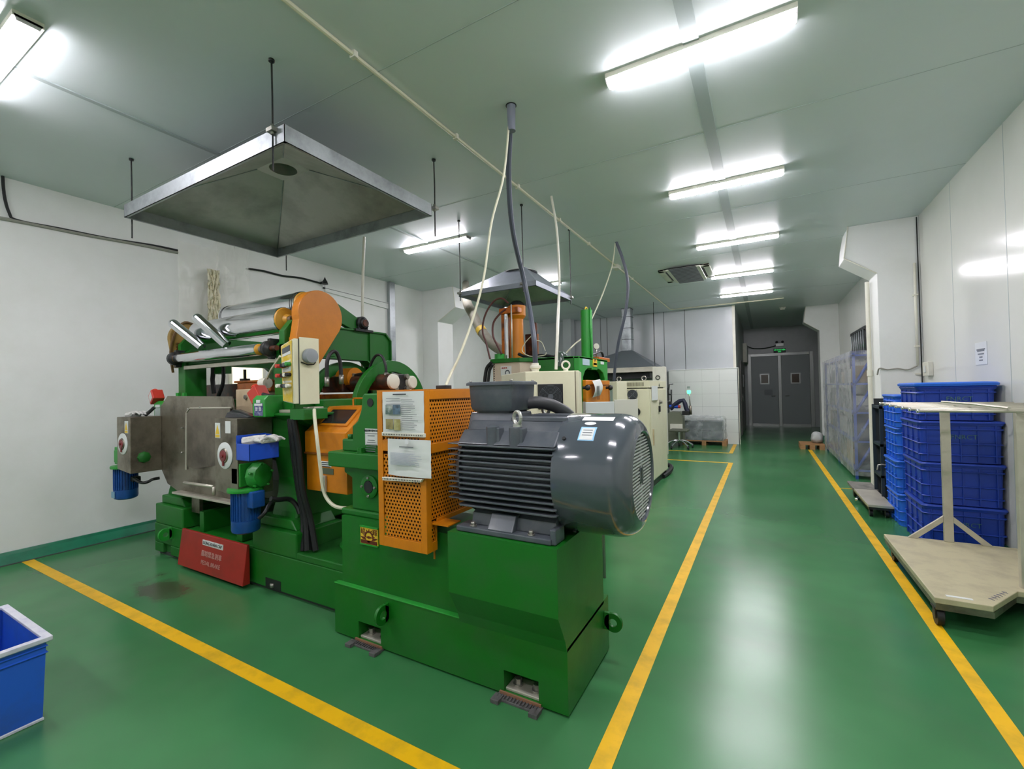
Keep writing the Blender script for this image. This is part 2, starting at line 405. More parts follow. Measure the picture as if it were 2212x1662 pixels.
# ceiling strips (covers over the panel joints) running down the room, and fine joints across it
for x, hw in ((-0.335, .045), (-4.06, .02)):
    struct(MB().box(x - hw, x + hw, YB, YF if x < -1 else YE, ZC - .008, ZC).build('trim_4', STRIPM))
for y in (0.2, 2.1, 4.0, 5.9, 7.8, 9.7, 11.6):
    struct(MB().box(XL, XR, y - .003, y + .003, ZC - .0015, ZC + .001).build('trim_5', STRIPM))

# pillars boxed in white panel, with a bracket (corbel) under the ceiling beam
def pillar(name, side, y0, dy, pf, wcor, z0=2.42, z1=2.92):
    """side +1: on the right wall, -1: on the left wall; pf pillar depth from the wall, wcor bracket depth at the top"""
    X0 = XR if side > 0 else XL
    sx = lambda d: X0 - side * d
    m = MB()
    poly = [(sx(0), 0.0), (sx(pf), 0.0), (sx(pf), z0), (sx(wcor), z1), (sx(wcor * .98), 3.38), (sx(wcor * .93), ZC), (sx(0), ZC)]
    m.prism(poly, 'y', y0, y0 + dy)
    o = struct(m.build(name, WALLM, bevel=0.006))
    e = MB().tube([(sx(pf + .004), y0 - .004, z0), (sx(wcor + .004), y0 - .004, z1), (sx(wcor * .93 + .004), y0 - .004, ZC)], .008, 6)
    e.build('edge_bead', PLASTICW, o)
    MB().box(min(sx(-.001), sx(pf + .012)), max(sx(-.001), sx(pf + .012)), y0 - .012, y0 + dy + .012, 0, .12).build('curb', GREENC, o)
    return o
PY = 7.42
pill = pillar('pillar', 1, PY, .5, .43, .77, 2.93, 3.18)
pillar('pillar', 1, 14.4, .5, .43, .77, 2.93, 3.18)
pillar('pillar', -1, 7.15, .5, .40, .85, 2.93, 3.18)
# steel post and conduits on the left wall
p = hx(847, 700, XL + .05)
struct(MB().box(XL, XL + .07, p.y - .07, p.y + .07, 0, ZC).build('trim_6', GALV, bevel=.004))
# end of corridor: double door in a metal frame, exit sign above
dl = hy(1622, 919, YE).x; dr = hy(1757, 919, YE).x; dt = hy(1690, 766, YE).z
mid = (dl + dr) / 2
d = MB(); d.box(dl - .06, dl + .06, YE - .05, YE, 0, dt + .06); d.box(dr - .06, dr + .06, YE - .05, YE, 0, dt + .06)
d.box(dl + .06, dr - .06, YE - .05, YE, dt - .04, dt + .06); d.box(mid - .05, mid + .05, YE - .06, YE, 0, dt - .04)
df = struct(d.build('trim_7', DOORF, bevel=.004))
for i, (a, b) in enumerate(((dl + .065, mid - .055), (mid + .055, dr - .065))):
    lf = struct(MB().box(a, b, YE - .045, YE - .005, .09, dt - .045).build('door_%d' % (i + 1), DOORG, bevel=.003))
    c = (a + b) / 2; wz = 1.72
    f = MB(); f.box(c - .15, c + .15, YE - .055, YE - .045, wz - .19, wz + .19); f.build('window_frame', DOORF, lf)
    MB().box(c - .11, c + .11, YE - .062, YE - .055, wz - .15, wz + .15).build('pane', mat('door_pane_%d' % i, (112, 98, 88), .1), lf)
    MB().box(a, b, YE - .06, YE - .005, .0, .09).build('kick_plate', DOORF, lf)
    h = MB(); hxp = b - .1 if i == 0 else a + .1
    h.cyl((hxp, YE - .05, 1.1), (hxp, YE - .1, 1.1), .012, n=8); h.cyl((hxp, YE - .1, 1.1), (hxp + (-.12 if i == 0 else .12), YE - .1, 1.1), .01, n=8); h.build('handle', BOLTM, lf)
p = hy(1660, 848, YE)
nt = tag(MB().box(p.x - .13, p.x + .13, YE - .066, YE - .05, p.z - .1, p.z + .1).build('notice', mat('pale_notice', (128, 134, 136), .6)), 'pale notice sheet on the left leaf of the far double door', 'notice')
p = hy(1684, 758, YE)
ex = thing('exit_sign', 'small black exit sign with green letters above the far double door', 'sign', (p.x, YE, p.z))
MB().box(p.x - .19, p.x + .19, YE - .05, YE - .001, p.z - .075, p.z + .075).build('housing', BLACK, ex, .004)
text('lettering', 'LỐI THOÁT HIỂM', EXITG, ex, (p.x, YE - .052, p.z + .025), .062, sx=.72)
text('lettering', 'EXIT', EXITG, ex, (p.x, YE - .052, p.z - .04), .05)
p = hy(1684, 745, YE)
el = thing('emergency_light', 'twin-head emergency light above the exit sign', 'lamp', (p.x, YE, p.z))
MB().box(p.x - .13, p.x + .13, YE - .07, YE - .001, p.z - .06, p.z + .05).build('housing', DOORF, el, .006)
for s in (-1, 1): MB().lathe([(.0, 0), (.035, .0), (.045, .05), (.0, .06)], (p.x + s * .09, YE - .04, p.z + .09), (0, -1, 0), 12).build('lamp_head', DARK, el)
cb = MB().tube([(XC + .03, YE - .5, hy(1620, 748, YE - .2).z + .03), hy(1628, 753, YE - .12), hy(1655, 752, YE - .12), hy(1676, 747, YE - .12)], .015, 6, sub=5)
tag(cb.build('cable', BLACK), 'sagging black cable on the wall above the far double door', 'cable')
# fuse boxes and a door on the corridor side wall
p0 = hx(1605, 742, XC + .01); p1 = hx(1617, 795, XC + .01)
bx_ = thing('wall_box', 'white panel box high on the dark corridor wall', 'box', (XC, p0.y, p1.z))
MB().box(XC, XC + .12, min(p0.y, p1.y), max(p0.y, p1.y), p1.z, p0.z).build('cabinet_body', PLASTICW, bx_, .005)
MB().box(XC + .12, XC + .128, min(p0.y, p1.y) + .04, max(p0.y, p1.y) - .04, p1.z + .03, p0.z - .03).build('cover', WHITE, bx_)
sd = struct(MB().box(XC, XC + .03, 15.0, 17.9, 0.02, 2.25).build('door_3', mat('dark_corridor_door', (88, 86, 80), .4)))
MB().box(XC + .03, XC + .036, 16.2, 16.6, 1.45, 1.85).build('pane', GLASSD, sd)
MB().cyl((XC + .05, 15.3, 1.0), (XC + .05, 15.3, 1.25), .012, n=8).build('handle', BOLTM, sd)

# white-tiled low wall built out in front of the grey far wall
zt = hy(1590, 795, YF - .15).z; xa = hy(1444, 800, YF - .15).x; xb = hy(1594, 800, YF - .15).x
lw = struct(MB().box(xa, xb, YF - .14, YF, 0, zt - .01).build('trim_8', SEAMM))
tw, th_ = .42, .33; nx = int((xb - xa) / tw) + 1; nzr = int(zt / th_) + 1
for j in range(nzr):
    for i in range(nx):
        x0 = xa + i * tw; x1 = min(x0 + tw, xb); z1 = zt - j * th_; z0 = max(z1 - th_, 0)
        if x1 - x0 > .02 and z1 - z0 > .02:
            MB().box(x0 + .001, x1 - .001, YF - .15, YF - .139, z0 + .001, z1 - .001).build('tile', TILEW, lw)
MB().box(xa, xb + .01, YF - .16, YF, zt - .01, zt + .01).build('capping', TILEW, lw)
MB().box(xb - .002, xb + .012, YF - .155, YF, 0, zt).build('edge_trim', PLASTICW, lw)
# white corner strip of the far wall
struct(MB().box(XC - .06, XC + .006, YF - .012, YF + .1, zt, ZC).build('trim_9', PLASTICW))

# barred window high on the right wall (beyond the near pillar) and the bright one behind the mill
a = hx(1841, 722, XR); b = hx(1871, 712, XR); zb = 1.95
wz1 = hx(1841, 727, XR).z
wn = struct(MB().box(XR - .012, XR + .0, b.y, a.y, zb, wz1).build('window_1', GLASSD))
MB().box(XR - .03, XR - .012, b.y - .06, a.y + .06, wz1, wz1 + .06).build('lintel', SEAMM, wn)
for i in range(7):
    y = b.y + (a.y - b.y) * (i + .5) / 7
    MB().cyl((XR - .03, y, zb), (XR - .03, y, wz1), .012, n=6).build('bar', GALV, wn)
a = hx(500, 800, XL + .01); b = hx(566, 800, XL + .01); zt2 = hx(530, 786, XL).z; zb2 = hx(530, 840, XL).z
w2 = struct(MB().box(XL, XL + .015, a.y, b.y, zb2, zt2).build('window_2', WINL))
MB().box(XL, XL + .03, a.y - .04, a.y, zb2 - .03, zt2 + .03).build('window_frame', PLASTICW, w2)
MB().box(XL, XL + .03, b.y, b.y + .04, zb2 - .03, zt2 + .03).build('window_frame', PLASTICW, w2)
MB().box(XL, XL + .03, a.y, b.y, zt2, zt2 + .03).build('window_frame', PLASTICW, w2)
MB().box(XL, XL + .03, a.y, b.y, zb2 - .03, zb2).build('window_frame', PLASTICW, w2)

# yellow lines painted on the floor
def strip(name, x0, x1, y0, y1, label):
    o = MB().box(x0, x1, y0, y1, 0.0005, 0.0022).build(name, YELLOWL); tag(o, label, 'floor marking'); return o
strip('floor_line', -6.05, -.63, 1.36, 1.44, 'yellow floor line crossing in front of the green machine')
strip('floor_line', -.64, -.56, -2.5, 9.65, 'long yellow floor line on the right side of the machines')
strip('floor_line', .835, .91, -2.5, 12.2, 'yellow floor line under the steel trolley by the right wall')
strip('floor_line', -3.9, -.64, 9.57, 9.65, 'thin yellow cross line nearest the cream cabinet, before the chair')
strip('floor_line', -3.9, -.72, 10.98, 11.05, 'thin yellow cross line just in front of the wrapped pallet')
strip('floor_line', -.72, -.64, 10.98, 12.7, 'short yellow line at the corner of the white tiled low wall')
strip('floor_line', .911, 1.4, 7.85, 7.88, 'thin short yellow tick line beside the small dolly')

# ------------------------------------------------------------------ ceiling lamps
def lamp(cx, cy, w=1.0, label=''):
    t = thing('ceiling_lamp', label, 'lamp', (cx, cy, ZC), 'LED batten lamps on the ceiling')
    h = .045
    m = MB(); m.prism([(cy - .062, ZC), (cy - .062, ZC - .032), (cy + .062, ZC - .032), (cy + .062, ZC)], 'x', cx - w / 2, cx + w / 2)
    m.build('housing', PLASTICW, t)
    m = MB(); m.prism([(cy - .057, ZC - .0325), (cy - .05, ZC - .052), (cy - .025, ZC - .06), (cy + .025, ZC - .06), (cy + .05, ZC - .052), (cy + .057, ZC - .0325)], 'x', cx - w / 2 + .02, cx + w / 2 - .02)
    m.build('diffuser', LAMPM, t)
    for s in (-1, 1):
        e = MB(); a, b = sorted((cx + s * (w / 2 - .02), cx + s * w / 2)); e.prism([(cy - .057, ZC - .0185), (cy - .046, ZC - .052), (cy + .046, ZC - .052), (cy + .057, ZC - .0185)], 'x', a, b)
        e.build('end_cap', mat('lamp_end_cap', (190, 190, 186), .5) if 'lamp_end_cap' not in MATS else MATS['lamp_end_cap'], t)
    return t
rows = [('nearest lamp of the long row above the aisle, biggest in view', (1312, 185), (1722, 42)), ('second lamp from the front in the row above the aisle', (1447, 430), (1694, 373)),
        ('third lamp from the front in the row above the aisle', (1505, 540), (1683, 510)), ('fourth lamp in the aisle row, right beside the air conditioner', (1537, 605), (1672, 583)),
        ('farthest lamp of the row above the aisle', (1556, 643), (1670, 630)), ('lamp to the right of the big galvanised hood', (880, 548), (1010, 515)),
        ('lamp at the top left corner of the picture', None, (62, 55)), ('lamp half hidden behind the smaller far hood', None, (1211, 613))]
for lb, a, b in rows:
    q = hz(b[0], b[1], ZC - .05)
    if a: p = hz(a[0], a[1], ZC - .05); cx = (p.x + q.x) / 2; wd = abs(q.x - p.x); cy = (p.y + q.y) / 2
    else: wd = 1.12; cx = q.x - wd / 2; cy = q.y
    lamp(cx, cy, wd, lb)
# the rows go on over and behind the photographer
for x, y, lb in ((-.37, .85, 'aisle row lamp right above the photographer'), (-.37, -1.2, 'aisle row lamp behind the photographer'), (-4.0, -1.1, 'left row lamp behind the photographer')):
    lamp(x, y, 1.12, lb)

# cassette air conditioner flush with the ceiling
q = [hz(1423, 590, ZC - .03), hz(1533, 575, ZC - .03), hz(1543, 596, ZC - .03), hz(1444, 609, ZC - .03)]
ax0 = q[0].x; ax1 = (q[1].x + q[2].x) / 2; ay0 = min(q[2].y, q[3].y); ay1 = (q[0].y + q[1].y) / 2
ac = thing('air_conditioner', 'square white cassette air conditioner in the ceiling beside the aisle lamps', 'air conditioner', (ax0, ay0, ZC))
ay0, ay1 = ay0, ay1
m = MB(); m.box(ax0, ax1, ay0, ay0 + .1, ZC - .035, ZC); m.box(ax0, ax1, ay1 - .1, ay1, ZC - .035, ZC); m.box(ax0, ax0 + .1, ay0 + .1, ay1 - .1, ZC - .035, ZC); m.box(ax1 - .1, ax1, ay0 + .1, ay1 - .1, ZC - .035, ZC)
m.build('panel', PLASTICW, ac, .006)
m = MB(); m.box(ax0 + .1, ax1 - .1, ay0 + .1, ay1 - .1, ZC - .02, ZC); m.build('recess', BLACK, ac)
m = MB(); m.box(ax0 + .14, ax1 - .14, ay0 + .14, ay1 - .14, ZC - .045, ZC - .02); m.build('inner_panel', PLASTICW, ac, .01)
gl = MB().box(ax0 + .2, ax1 - .2, ay0 + .22, ay1 - .22, ZC - .047, ZC - .045).build('intake_grille', MGREY, ac)
k = 12
m = MB()
for i in range(k):
    y = ay0 + .22 + (ay1 - ay0 - .44) * (i + .5) / k; m.box(ax0 + .2, ax1 - .2, y - .003, y + .003, ZC - .05, ZC - .047)
m.build('slats', DARK, gl)
q = hz(1690, 664, ZC)
sm = thing('smoke_detector', 'white round smoke detector at the corridor mouth', 'smoke detector', (q.x, q.y, ZC))
MB().lathe([(0, .0), (.075, .0), (.075, .02), (.055, .045), (.02, .055), (0, .056)], (q.x, q.y, ZC), (0, 0, -1), 20).build('housing', PLASTICW, sm)
MB().lathe([(0, .0), (.06, .0), (.05, .02), (.0, .02)], (q.x, q.y, ZC - .05), (0, 0, -1), 16).build('sensor_cap', PLASTICW, sm)

# conduit on the ceiling: runs down the room, then turns to the right
a = hz(600, 0, ZC - .02); b = hz(1450, 668, ZC - .02); c = hz(1690, 656, ZC - .02)
cx = (a.x + b.x) / 2
cd = thing('ceiling_conduit', 'cream conduit pipe clipped along the whole ceiling then turning right', 'pipe', (cx, 1, ZC))
MB().tube([(cx, YB + .1, ZC - .022), (cx, b.y, ZC - .022), (cx + .08, b.y + .08, ZC - .022), (c.x, b.y + .08, ZC - .022)], .014, 8).build('pipe', CABLEW, cd)
for px, py in ((762, 120), (985, 296), (1120, 403), (1210, 475), (1278, 526), (1385, 600)):
    y = hz(px, py, ZC - .02).y
    MB().box(cx - .022, cx + .022, y - .015, y + .015, ZC - .04, ZC).build('clip', PLASTICW, cd, .003)
jy = hz(1333, 577, ZC - .03).y
MB().box(cx - .05, cx + .05, jy - .09, jy + .09, ZC - .07, ZC).build('junction_box', PLASTICW, cd, .008)
# switch conduit hanging from near the pillar: vertical pipe in the corner of the pillar and right wall
vp = thing('corner_conduit', 'white conduit pipe running down the corner of the near right pillar', 'pipe', (XR - .04, PY - .03, 0))
zb3 = hy(1983, 790, PY).z
MB().tube([(XR - .06, PY - .02, 3.0), (XR - .06, PY - .02, zb3)], .014, 8).build('pipe', PLASTICW, vp)
for z in (2.6, 1.95, 1.6): MB().box(XR - .085, XR - .035, PY - .035, PY, z - .01, z + .01).build('clip', PLASTICW, vp)
MB().tube([(XR - .06, PY - .025, zb3), (XR - .16, PY - .03, zb3 - .05), (XR - .26, PY - .03, zb3 - .03), (XR - .36, PY - .03, zb3 - .04), (XR - .44, PY - .025, zb3 - .02), (XR - .45, PY + .05, zb3 - .1)], .009, 6, sub=4).build('loose_cable', mat('grey_flex', (150, 148, 138), .5), vp)
MB().tube([(XR - .025, PY - .012, ZC - .02), (XR - .02, PY - .012, 1.2)], .006, 5).build('black_cable', BLACK, vp)
# round white downpipe on the aisle side of the near right pillar
XD = XR - .43 - .04
dp = thing('downpipe', 'round cream downpipe on the aisle face of the near right pillar', 'pipe', (XD, PY + .4, 0))
MB().cyl((XD, PY + .4, .0), (XD, PY + .4, 2.9), .026, n=16).build('pipe', PLASTICW, dp)
zj = hx(1885, 806, XD).z
MB().cyl((XD, PY + .4, zj - .04), (XD, PY + .4, zj + .04), .034, n=16).build('coupling', PLASTICW, dp)

# cables along the left wall
def wall_line(name, pts, r, m, label, x=XL + .02, sub=4):
    o = MB().tube([hx(px, py, x) for px, py in pts], r, 6, sub=sub).build(name, m); tag(o, label, 'cable'); return o
wall_line('wall_cable', [(5, 366), (9, 420), (20, 460), (38, 476), (130, 494), (240, 516), (330, 530), (384, 541)], .012, BLACK, 'black cable dropping from the ceiling at the far left edge')
wall_line('wall_cable', [(0, 471), (60, 482), (200, 510), (300, 528), (384, 546)], .016, mat('grey_trunk', (150, 150, 140), .5), 'thin grey trunking line along the left wall under the ceiling', XL + .018)
wall_line('wall_cable', [(537, 581), (570, 586), (610, 596), (650, 601), (692, 612)], .014, BLACK, 'black cable between the plastic curtain and the wall insulator')
p = hx(693, 612, XL)
ins = thing('wall_insulator', 'small dark cable hook on the left wall above the orange cover', 'hook', (XL, p.y, p.z))
MB().cyl((XL, p.y, p.z), (XL + .1, p.y, p.z + .01), .02, n=10).build('arm', DARK, ins)
MB().lathe([(.0, 0), (.05, 0), (.035, .05), (.02, .07), (.0, .12)], (XL + .1, p.y, p.z - .03), (0, 0, 1), 12).build('cap', DARK, ins)
pl = MB(); q0 = hx(700, 617, XL); q1 = hx(838, 655, XL)
pl.prism([(q0.y, q0.z), (q1.y, q1.z + .0), (q1.y, q1.z - .12), (q0.y, q0.z - .1)], 'x', XL, XL + .03)
tag(pl.build('wall_ledge', WALLM, bevel=.004), 'white boxed ledge along the left wall behind the orange cover', 'ledge')
pl = MB(); q0 = hx(698, 622, XL + .02); q1 = hx(838, 656, XL + .02)
tag(pl.tube([q0, q1], .012, 6).build('wall_cable', BLACK), 'dark cable line on the ledge behind the orange cover', 'cable')
# clear plastic curtain hanging on the left wall
def curtain(px0, px1, pt, pb, name, label, m, amp=.02, x=XL + .05, seed=0):
    a0, a1 = hx(px0, pt, x), hx(px1, pt, x); b0 = hx(px0, pb, x).z
    nu, nv = 26, 40; mb = MB(); rings = []
    for j in range(nv + 1):
        row = []
        for i in range(nu + 1):
            y = a0.y + (a1.y - a0.y) * i / nu; z = a0.z + (b0 - a0.z) * j / nv
            d = amp * (noise.noise(Vector((i * .35 + seed, j * .18, seed))) + .5 * noise.noise(Vector((i * .9, j * .6, seed))))
            row.append((x + d, y, z))
        rings.append(row)
    mb.loft(rings, closed=False)
    return tag(mb.build(name, m), label, 'curtain')
curtain(384, 470, 520, 850, 'plastic_curtain', 'left half of the clear plastic sheet hanging on the left wall', FILMW, .03, seed=3)
curtain(466, 537, 520, 850, 'plastic_curtain', 'right shinier half of the clear plastic sheet hanging on the left wall', FILMW, .05, x=XL + .07, seed=8)
curtain(448, 474, 580, 700, 'crumpled_fold', 'yellowed crumpled fold down the middle of the plastic sheet', mat('yellowed_film', (232, 226, 202), .25, bump=.4, bump_scale=20), .05, x=XL + .09, seed=5)
# notice on the right wall and a power socket
a = hx(2107, 742, XR); b = hx(2134, 787, XR)
no = thing('notice', 'white A4 notice sheet on the glossy right wall above the crates', 'notice', (XR, a.y, a.z))
MB().box(XR - .004, XR - .001, b.y, a.y, b.z, a.z).build('sheet', WHITE, no)
for k, (wd, zz) in enumerate(((.7, .68), (.6, .62), (.5, .48), (.25, .34), (.3, .2))):
    cyy = (a.y + b.y) / 2; hw = (a.y - b.y) * wd / 2
    MB().box(XR - .006, XR - .004, cyy - hw, cyy + hw, b.z + (a.z - b.z) * zz - .006, b.z + (a.z - b.z) * zz + .006).build('print_line', PAPERG, no)
a = hx(2004, 783, XR); b = hx(2017, 812, XR)
so = thing('wall_switch', 'white switch box on the right wall just above the crate lid', 'switch', (XR, a.y, b.z))
MB().box(XR - .05, XR, b.y, a.y, b.z, a.z).build('box', PLASTICW, so, .006)
MB().box(XR - .058, XR - .05, (a.y + b.y) / 2 - .03, (a.y + b.y) / 2 + .03, (a.z + b.z) / 2 - .04, (a.z + b.z) / 2 + .04).build('rocker', WHITE, so, .003)

# ================================================================== DRIVE END OF THE MILL LINE
EX = -.81           # right end face of the drive base
db = thing('motor_plinth', 'big green welded plinth under the grey motor, nearest to the aisle', 'machine base', (-1.6, 2.2, 0))
BX0, BXR, BY0, BY1 = -2.38, EX, 1.89, 2.50
# front wall is pieced around the two bolt pockets
pk = [(-2.17, -1.985), (-1.15, -.96)]
m = MB(); zc = .125; zs = .035
xs = [BX0] + [v for p in pk for v in p] + [BXR]
m.box(BX0, BXR, BY0 + .12, BY1, .012, .315); m.box(BX0, BXR, BY0, BY0 + .12, zc, .315)
for i in range(0, 6, 2): m.box(xs[i], xs[i + 1], BY0, BY0 + .12, .012, zc)
profz = .50
for a, b in pk: m.box(a, b, BY0, BY0 + .12, .012, .022)
m.box(BX0 + .04, -1.40, BY0 + .03, BY1 - .03, .315, .735)          # stand of the reducer
m.prism([(BY0 + .0, .30), (BY0 - .02, .36), (1.80, .49), (1.80, .795), (2.42, .795), (2.42, .30)], 'x', -1.41, BXR)
m.build('bed', GREEN, db)
m = MB(); m.prism([(BX0, .315), (-1.41, .315), (-1.41, .322), (BX0, .322)], 'y', BY0 - .004, BY0 + .032); m.build('ledge', GREEN2, db, .002)
m = MB().box(BX0 + .03, BXR - .02, BY0 + .02, BY1 - .02, 0, .012).build('gap_shade', SEAMM, db)  # dark slab paints the shadow in the gap under the plinth
for i, (a, b) in enumerate(pk):
    f = MB().box(a + .002, b - .002, BY0 + .012, BY0 + .115, .022, .036).build('bolt_plate', STEELL, db, .003)
    for x in (a + .25 * (b - a), a + .8 * (b - a)):
        MB().cyl((x, BY0 + .06, .036), (x, BY0 + .06, .044), .026, n=14).cyl((x, BY0 + .06, .044), (x, BY0 + .06, .068), .019, n=6).build('bolt', BOLTM, f)
    # ribbed rubber levelling shoe with rusty edge plate
    s = MB(); s.box(a - .03, b + .02, BY0 - .045, BY0 + .02, 0, .012); s.box(a - .035, a + .01, BY0 - .075, BY0 - .02, 0, .02); s.box(b - .02, b + .025, BY0 - .075, BY0 - .02, 0, .02)
    for k in range(13):
        x = a - .015 + (b - a + .02) * k / 12; s.box(x - .004, x + .003, BY0 - .042, BY0 - .015, .012, .02)
    sh = s.build('levelling_shoe', MATS.get('shoe_grey') or mat('shoe_grey', (92, 90, 90), .6, dirt=(50, 46, 44), dirt_amt=.7, dirt_scale=30), db, .002)
    MB().box(a - .02, b + .015, BY0 - .012, BY0 - .004, .0, .026).build('edge_plate', mat('rusty_edge%d' % i, (138, 100, 74), .7), sh)
# lifting eyes: flat plates standing off the face
p = hy(838, 1322, BY0)
m = MB(); m.ring_plate('x', (BY0 - .045, p.z), .055, .024, p.x - .01, p.x + .01); m.box(p.x - .01, p.x + .01, BY0 - .03, BY0, p.z - .05, p.z + .055); m.build('lifting_eye', GREEN, db, .002)
p = hx(1313, 1330, EX)
m = MB(); m.ring_plate('y', (EX + .05, p.z), .052, .022, p.y - .07, p.y - .05); m.box(EX, EX + .03, p.y - .07, p.y - .05, p.z - .045, p.z + .05); m.build('lifting_eye', GREEN, db, .002)
# maker's plate with gear emblem
a = hy(780, 1136, BY0 + .03); b = hy(818, 1181, BY0 + .03); yy = BY0 + .03
pl = MB().box(a.x, b.x, yy - .006, yy, b.z, a.z).build('nameplate', YTAG, db, .001)
pl['label'] = 'orange maker plate with a brown gear emblem'
BRN = mat('emblem_brown', (96, 34, 14), .5)
cx, cz = (a.x + b.x) / 2, (a.z + b.z) / 2 + .005
m = MB(); m.ring_plate('y', (cx, cz - .01), .036, .027, yy - .009, yy - .006, -.15, PI + .15, 20)
for k in range(7):
    t = PI * (k + .2) / 6.6 + .02; c0 = Vector((cx + .036 * math.cos(t), yy - .0075, cz - .01 + .036 * math.sin(t)))
    d = Vector((math.cos(t), 0, math.sin(t))); m.tube([c0, c0 + d * .01], .0035, 4)
m.prism([(cx - .026, cz - .012), (cx, cz - .004), (cx + .026, cz - .012), (cx, cz - .02)], 'y', yy - .009, yy - .006)
m.prism([(cx - .07, cz - .012), (cx - .036, cz - .014), (cx - .022, cz - .03), (cx - .05, cz - .026)], 'y', yy - .009, yy - .006)
m.prism([(cx + .036, cz - .014), (cx + .072, cz - .012), (cx + .05, cz - .026), (cx + .022, cz - .03)], 'y', yy - .009, yy - .006)
m.prism([(cx - .02, cz - .034), (cx + .02, cz - .034), (cx, cz - .044)], 'y', yy - .009, yy - .006)
m.box(a.x + .006, b.x - .006, yy - .009, yy - .006, b.z + .006, b.z + .026)
m.build('emblem', BRN, pl)
text('lettering', '峻', BRN, pl, (a.x + .024, yy - .007, a.z - .03), .042); text('lettering', '輝', BRN, pl, (b.x - .024, yy - .007, a.z - .03), .042)
MB().box(a.x - .002, b.x + .002, yy - .01, yy, a.z - .003, a.z + .005).build('rim', GREEN2, pl)
MB().box(a.x - .002, b.x + .002, yy - .01, yy, b.z - .005, b.z + .003).build('rim', GREEN2, pl)

# ------------------------------------------------------------------ gear reducer
gr = thing('gear_reducer', 'green stepped cast gear reducer between the orange covers', 'gearbox', (-2.15, 2.2, .735))
m = MB()
m.box(-2.37, -1.93, 1.94, 2.45, .735, .775)
m.prism([(-2.28, .775), (-1.93, .775), (-1.93, 1.04), (-2.35, 1.04), (-2.35, 1.0), (-2.28, .97)], 'y', 1.95, 2.43)
m.build('lower_housing', GREEN, gr, .01)
m = MB(); m.box(-2.44, -1.93, 1.90, 2.47, 1.04, 1.135); m.build('flange', GREEN, gr, .008)
m = MB(); m.box(-2.37, -1.93, 2.022, 2.43, 1.135, 1.21)
m.box(-2.275, -1.93, 2.022, 2.42, 1.21, 1.295)
m.prism([(-2.37, 1.135), (-1.93, 1.135), (-1.93, 1.50), (-2.165, 1.50), (-2.18, 1.487), (-2.192, 1.40), (-2.225, 1.33), (-2.275, 1.295), (-2.275, 1.212), (-2.37, 1.212)], 'y', 1.955, 2.02)
m.prism([(-2.26, 1.295), (-1.93, 1.295), (-1.93, 1.38), (-2.19, 1.37)], 'y', 2.02, 2.40)
m.build('upper_housing', GREEN, gr, .01)
p = hy(800, 870, 1.955)
MB().cyl((p.x, 1.9545, p.z), (p.x, 1.952, p.z), .026, n=20).build('lug_hole', BLACK, gr)
for px in (776, 815):
    q = hy(px, 974, 1.92); MB().cyl((q.x, 1.93, 1.135), (q.x, 1.93, 1.142), .026, n=14).cyl((q.x, 1.93, 1.142), (q.x, 1.93, 1.166), .02, n=6).build('bolt', GREEN, gr)
MB().cyl((-2.32, 1.98, 1.21), (-2.32, 1.98, 1.24), .018, n=6).build('bolt', GREEN, gr)
p = hy(798, 1052, 1.94)
bc = MB().lathe([(0, 0), (.062, 0), (.07, .004), (.07, .02), (.058, .024), (.04, .024), (.036, .012), (0, .012)], (p.x, 1.955, p.z), (0, -1, 0), 32).build('bearing_cap', GREEN, gr)
MB().cyl((p.x, 1.942, p.z), (p.x, 1.930, p.z), .037, n=24).build('dark_bore', DARK, bc)
for k in range(4):
    t = k * PI / 2; MB().cyl((p.x + .055 * math.cos(t), 1.94, p.z + .055 * math.sin(t)), (p.x + .055 * math.cos(t), 1.922, p.z + .055 * math.sin(t)), .0075, n=6).build('bolt', BOLTM, bc)
# stickers
a = hy(789, 926, 1.954); b = hy(816, 963, 1.954)
st = MB().box(a.x, b.x, 1.952, 1.9545, b.z, a.z).build('sticker', WHITE, gr); st['label'] = 'grey-white caution sticker'
text('lettering', '機器運轉中請勿打開', PRINT, st, ((a.x + b.x) / 2, 1.951, a.z - .013), .0145, sx=.9)
for k, wdt in enumerate((.9, .5, 0, .5, .6, .8, .7, .85, .8)):
    if wdt: MB().box((a.x + b.x) / 2 - .06 * wdt, (a.x + b.x) / 2 + .06 * wdt, 1.9508, 1.952, a.z - .032 - k * .0135, a.z - .028 - k * .0135).build('print_line', PAPERG, st)

# ------------------------------------------------------------------ perforated orange coupling guard
GX0, GX1, GY0, GY1, GZ0, GZ1 = -1.89, -1.545, 1.80, 2.36, .655, 1.512
GZS = .80          # above the stand the guard is deeper
og = thing('coupling_guard', 'orange perforated sheet-metal guard with papers stuck on its front', 'guard', (GX1, GY0, GZ0))
fb = .038
m = MB()
m.box(GX0, GX0 + fb, GY0, GY0 + .006, GZ0, GZ1); m.box(GX1 - fb, GX1, GY0, GY0 + .006, GZ0, GZ1)
m.box(GX0 + fb, GX1 - fb, GY0, GY0 + .006, GZ0, GZ0 + .055); m.box(GX0 + fb, GX1 - fb, GY0, GY0 + .006, GZ1 - .05, GZ1)
m.box(GX0 + fb, GX1 - fb, GY0, GY0 + .006, 1.18, 1.24)
m.build('front_frame', ORANGE, og, .0015)
m = MB()
m.box(GX1 - .006, GX1, GY0 + .006, GY0 + .04, GZ0, GZ1); m.box(GX1 - .006, GX1, GY0 + .04, GY0 + .075, GZ0, GZ0 + .05)
m.box(GX1 - .006, GX1, GY0 + .075, GY0 + .085, GZ0, .79)
m.box(GX1 - .006, GX1, GY1 - .03, GY1, .80, GZ1)
m.box(GX1 - .006, GX1, GY0 + .04, GY1 - .03, GZ1 - .05, GZ1); m.box(GX1 - .004, GX1 + .004, GY0 + .0, GY1 - .03, 1.175, 1.225)
m.box(GX1 - .006, GX1, GY0 + .085, GY1, .795, .82)
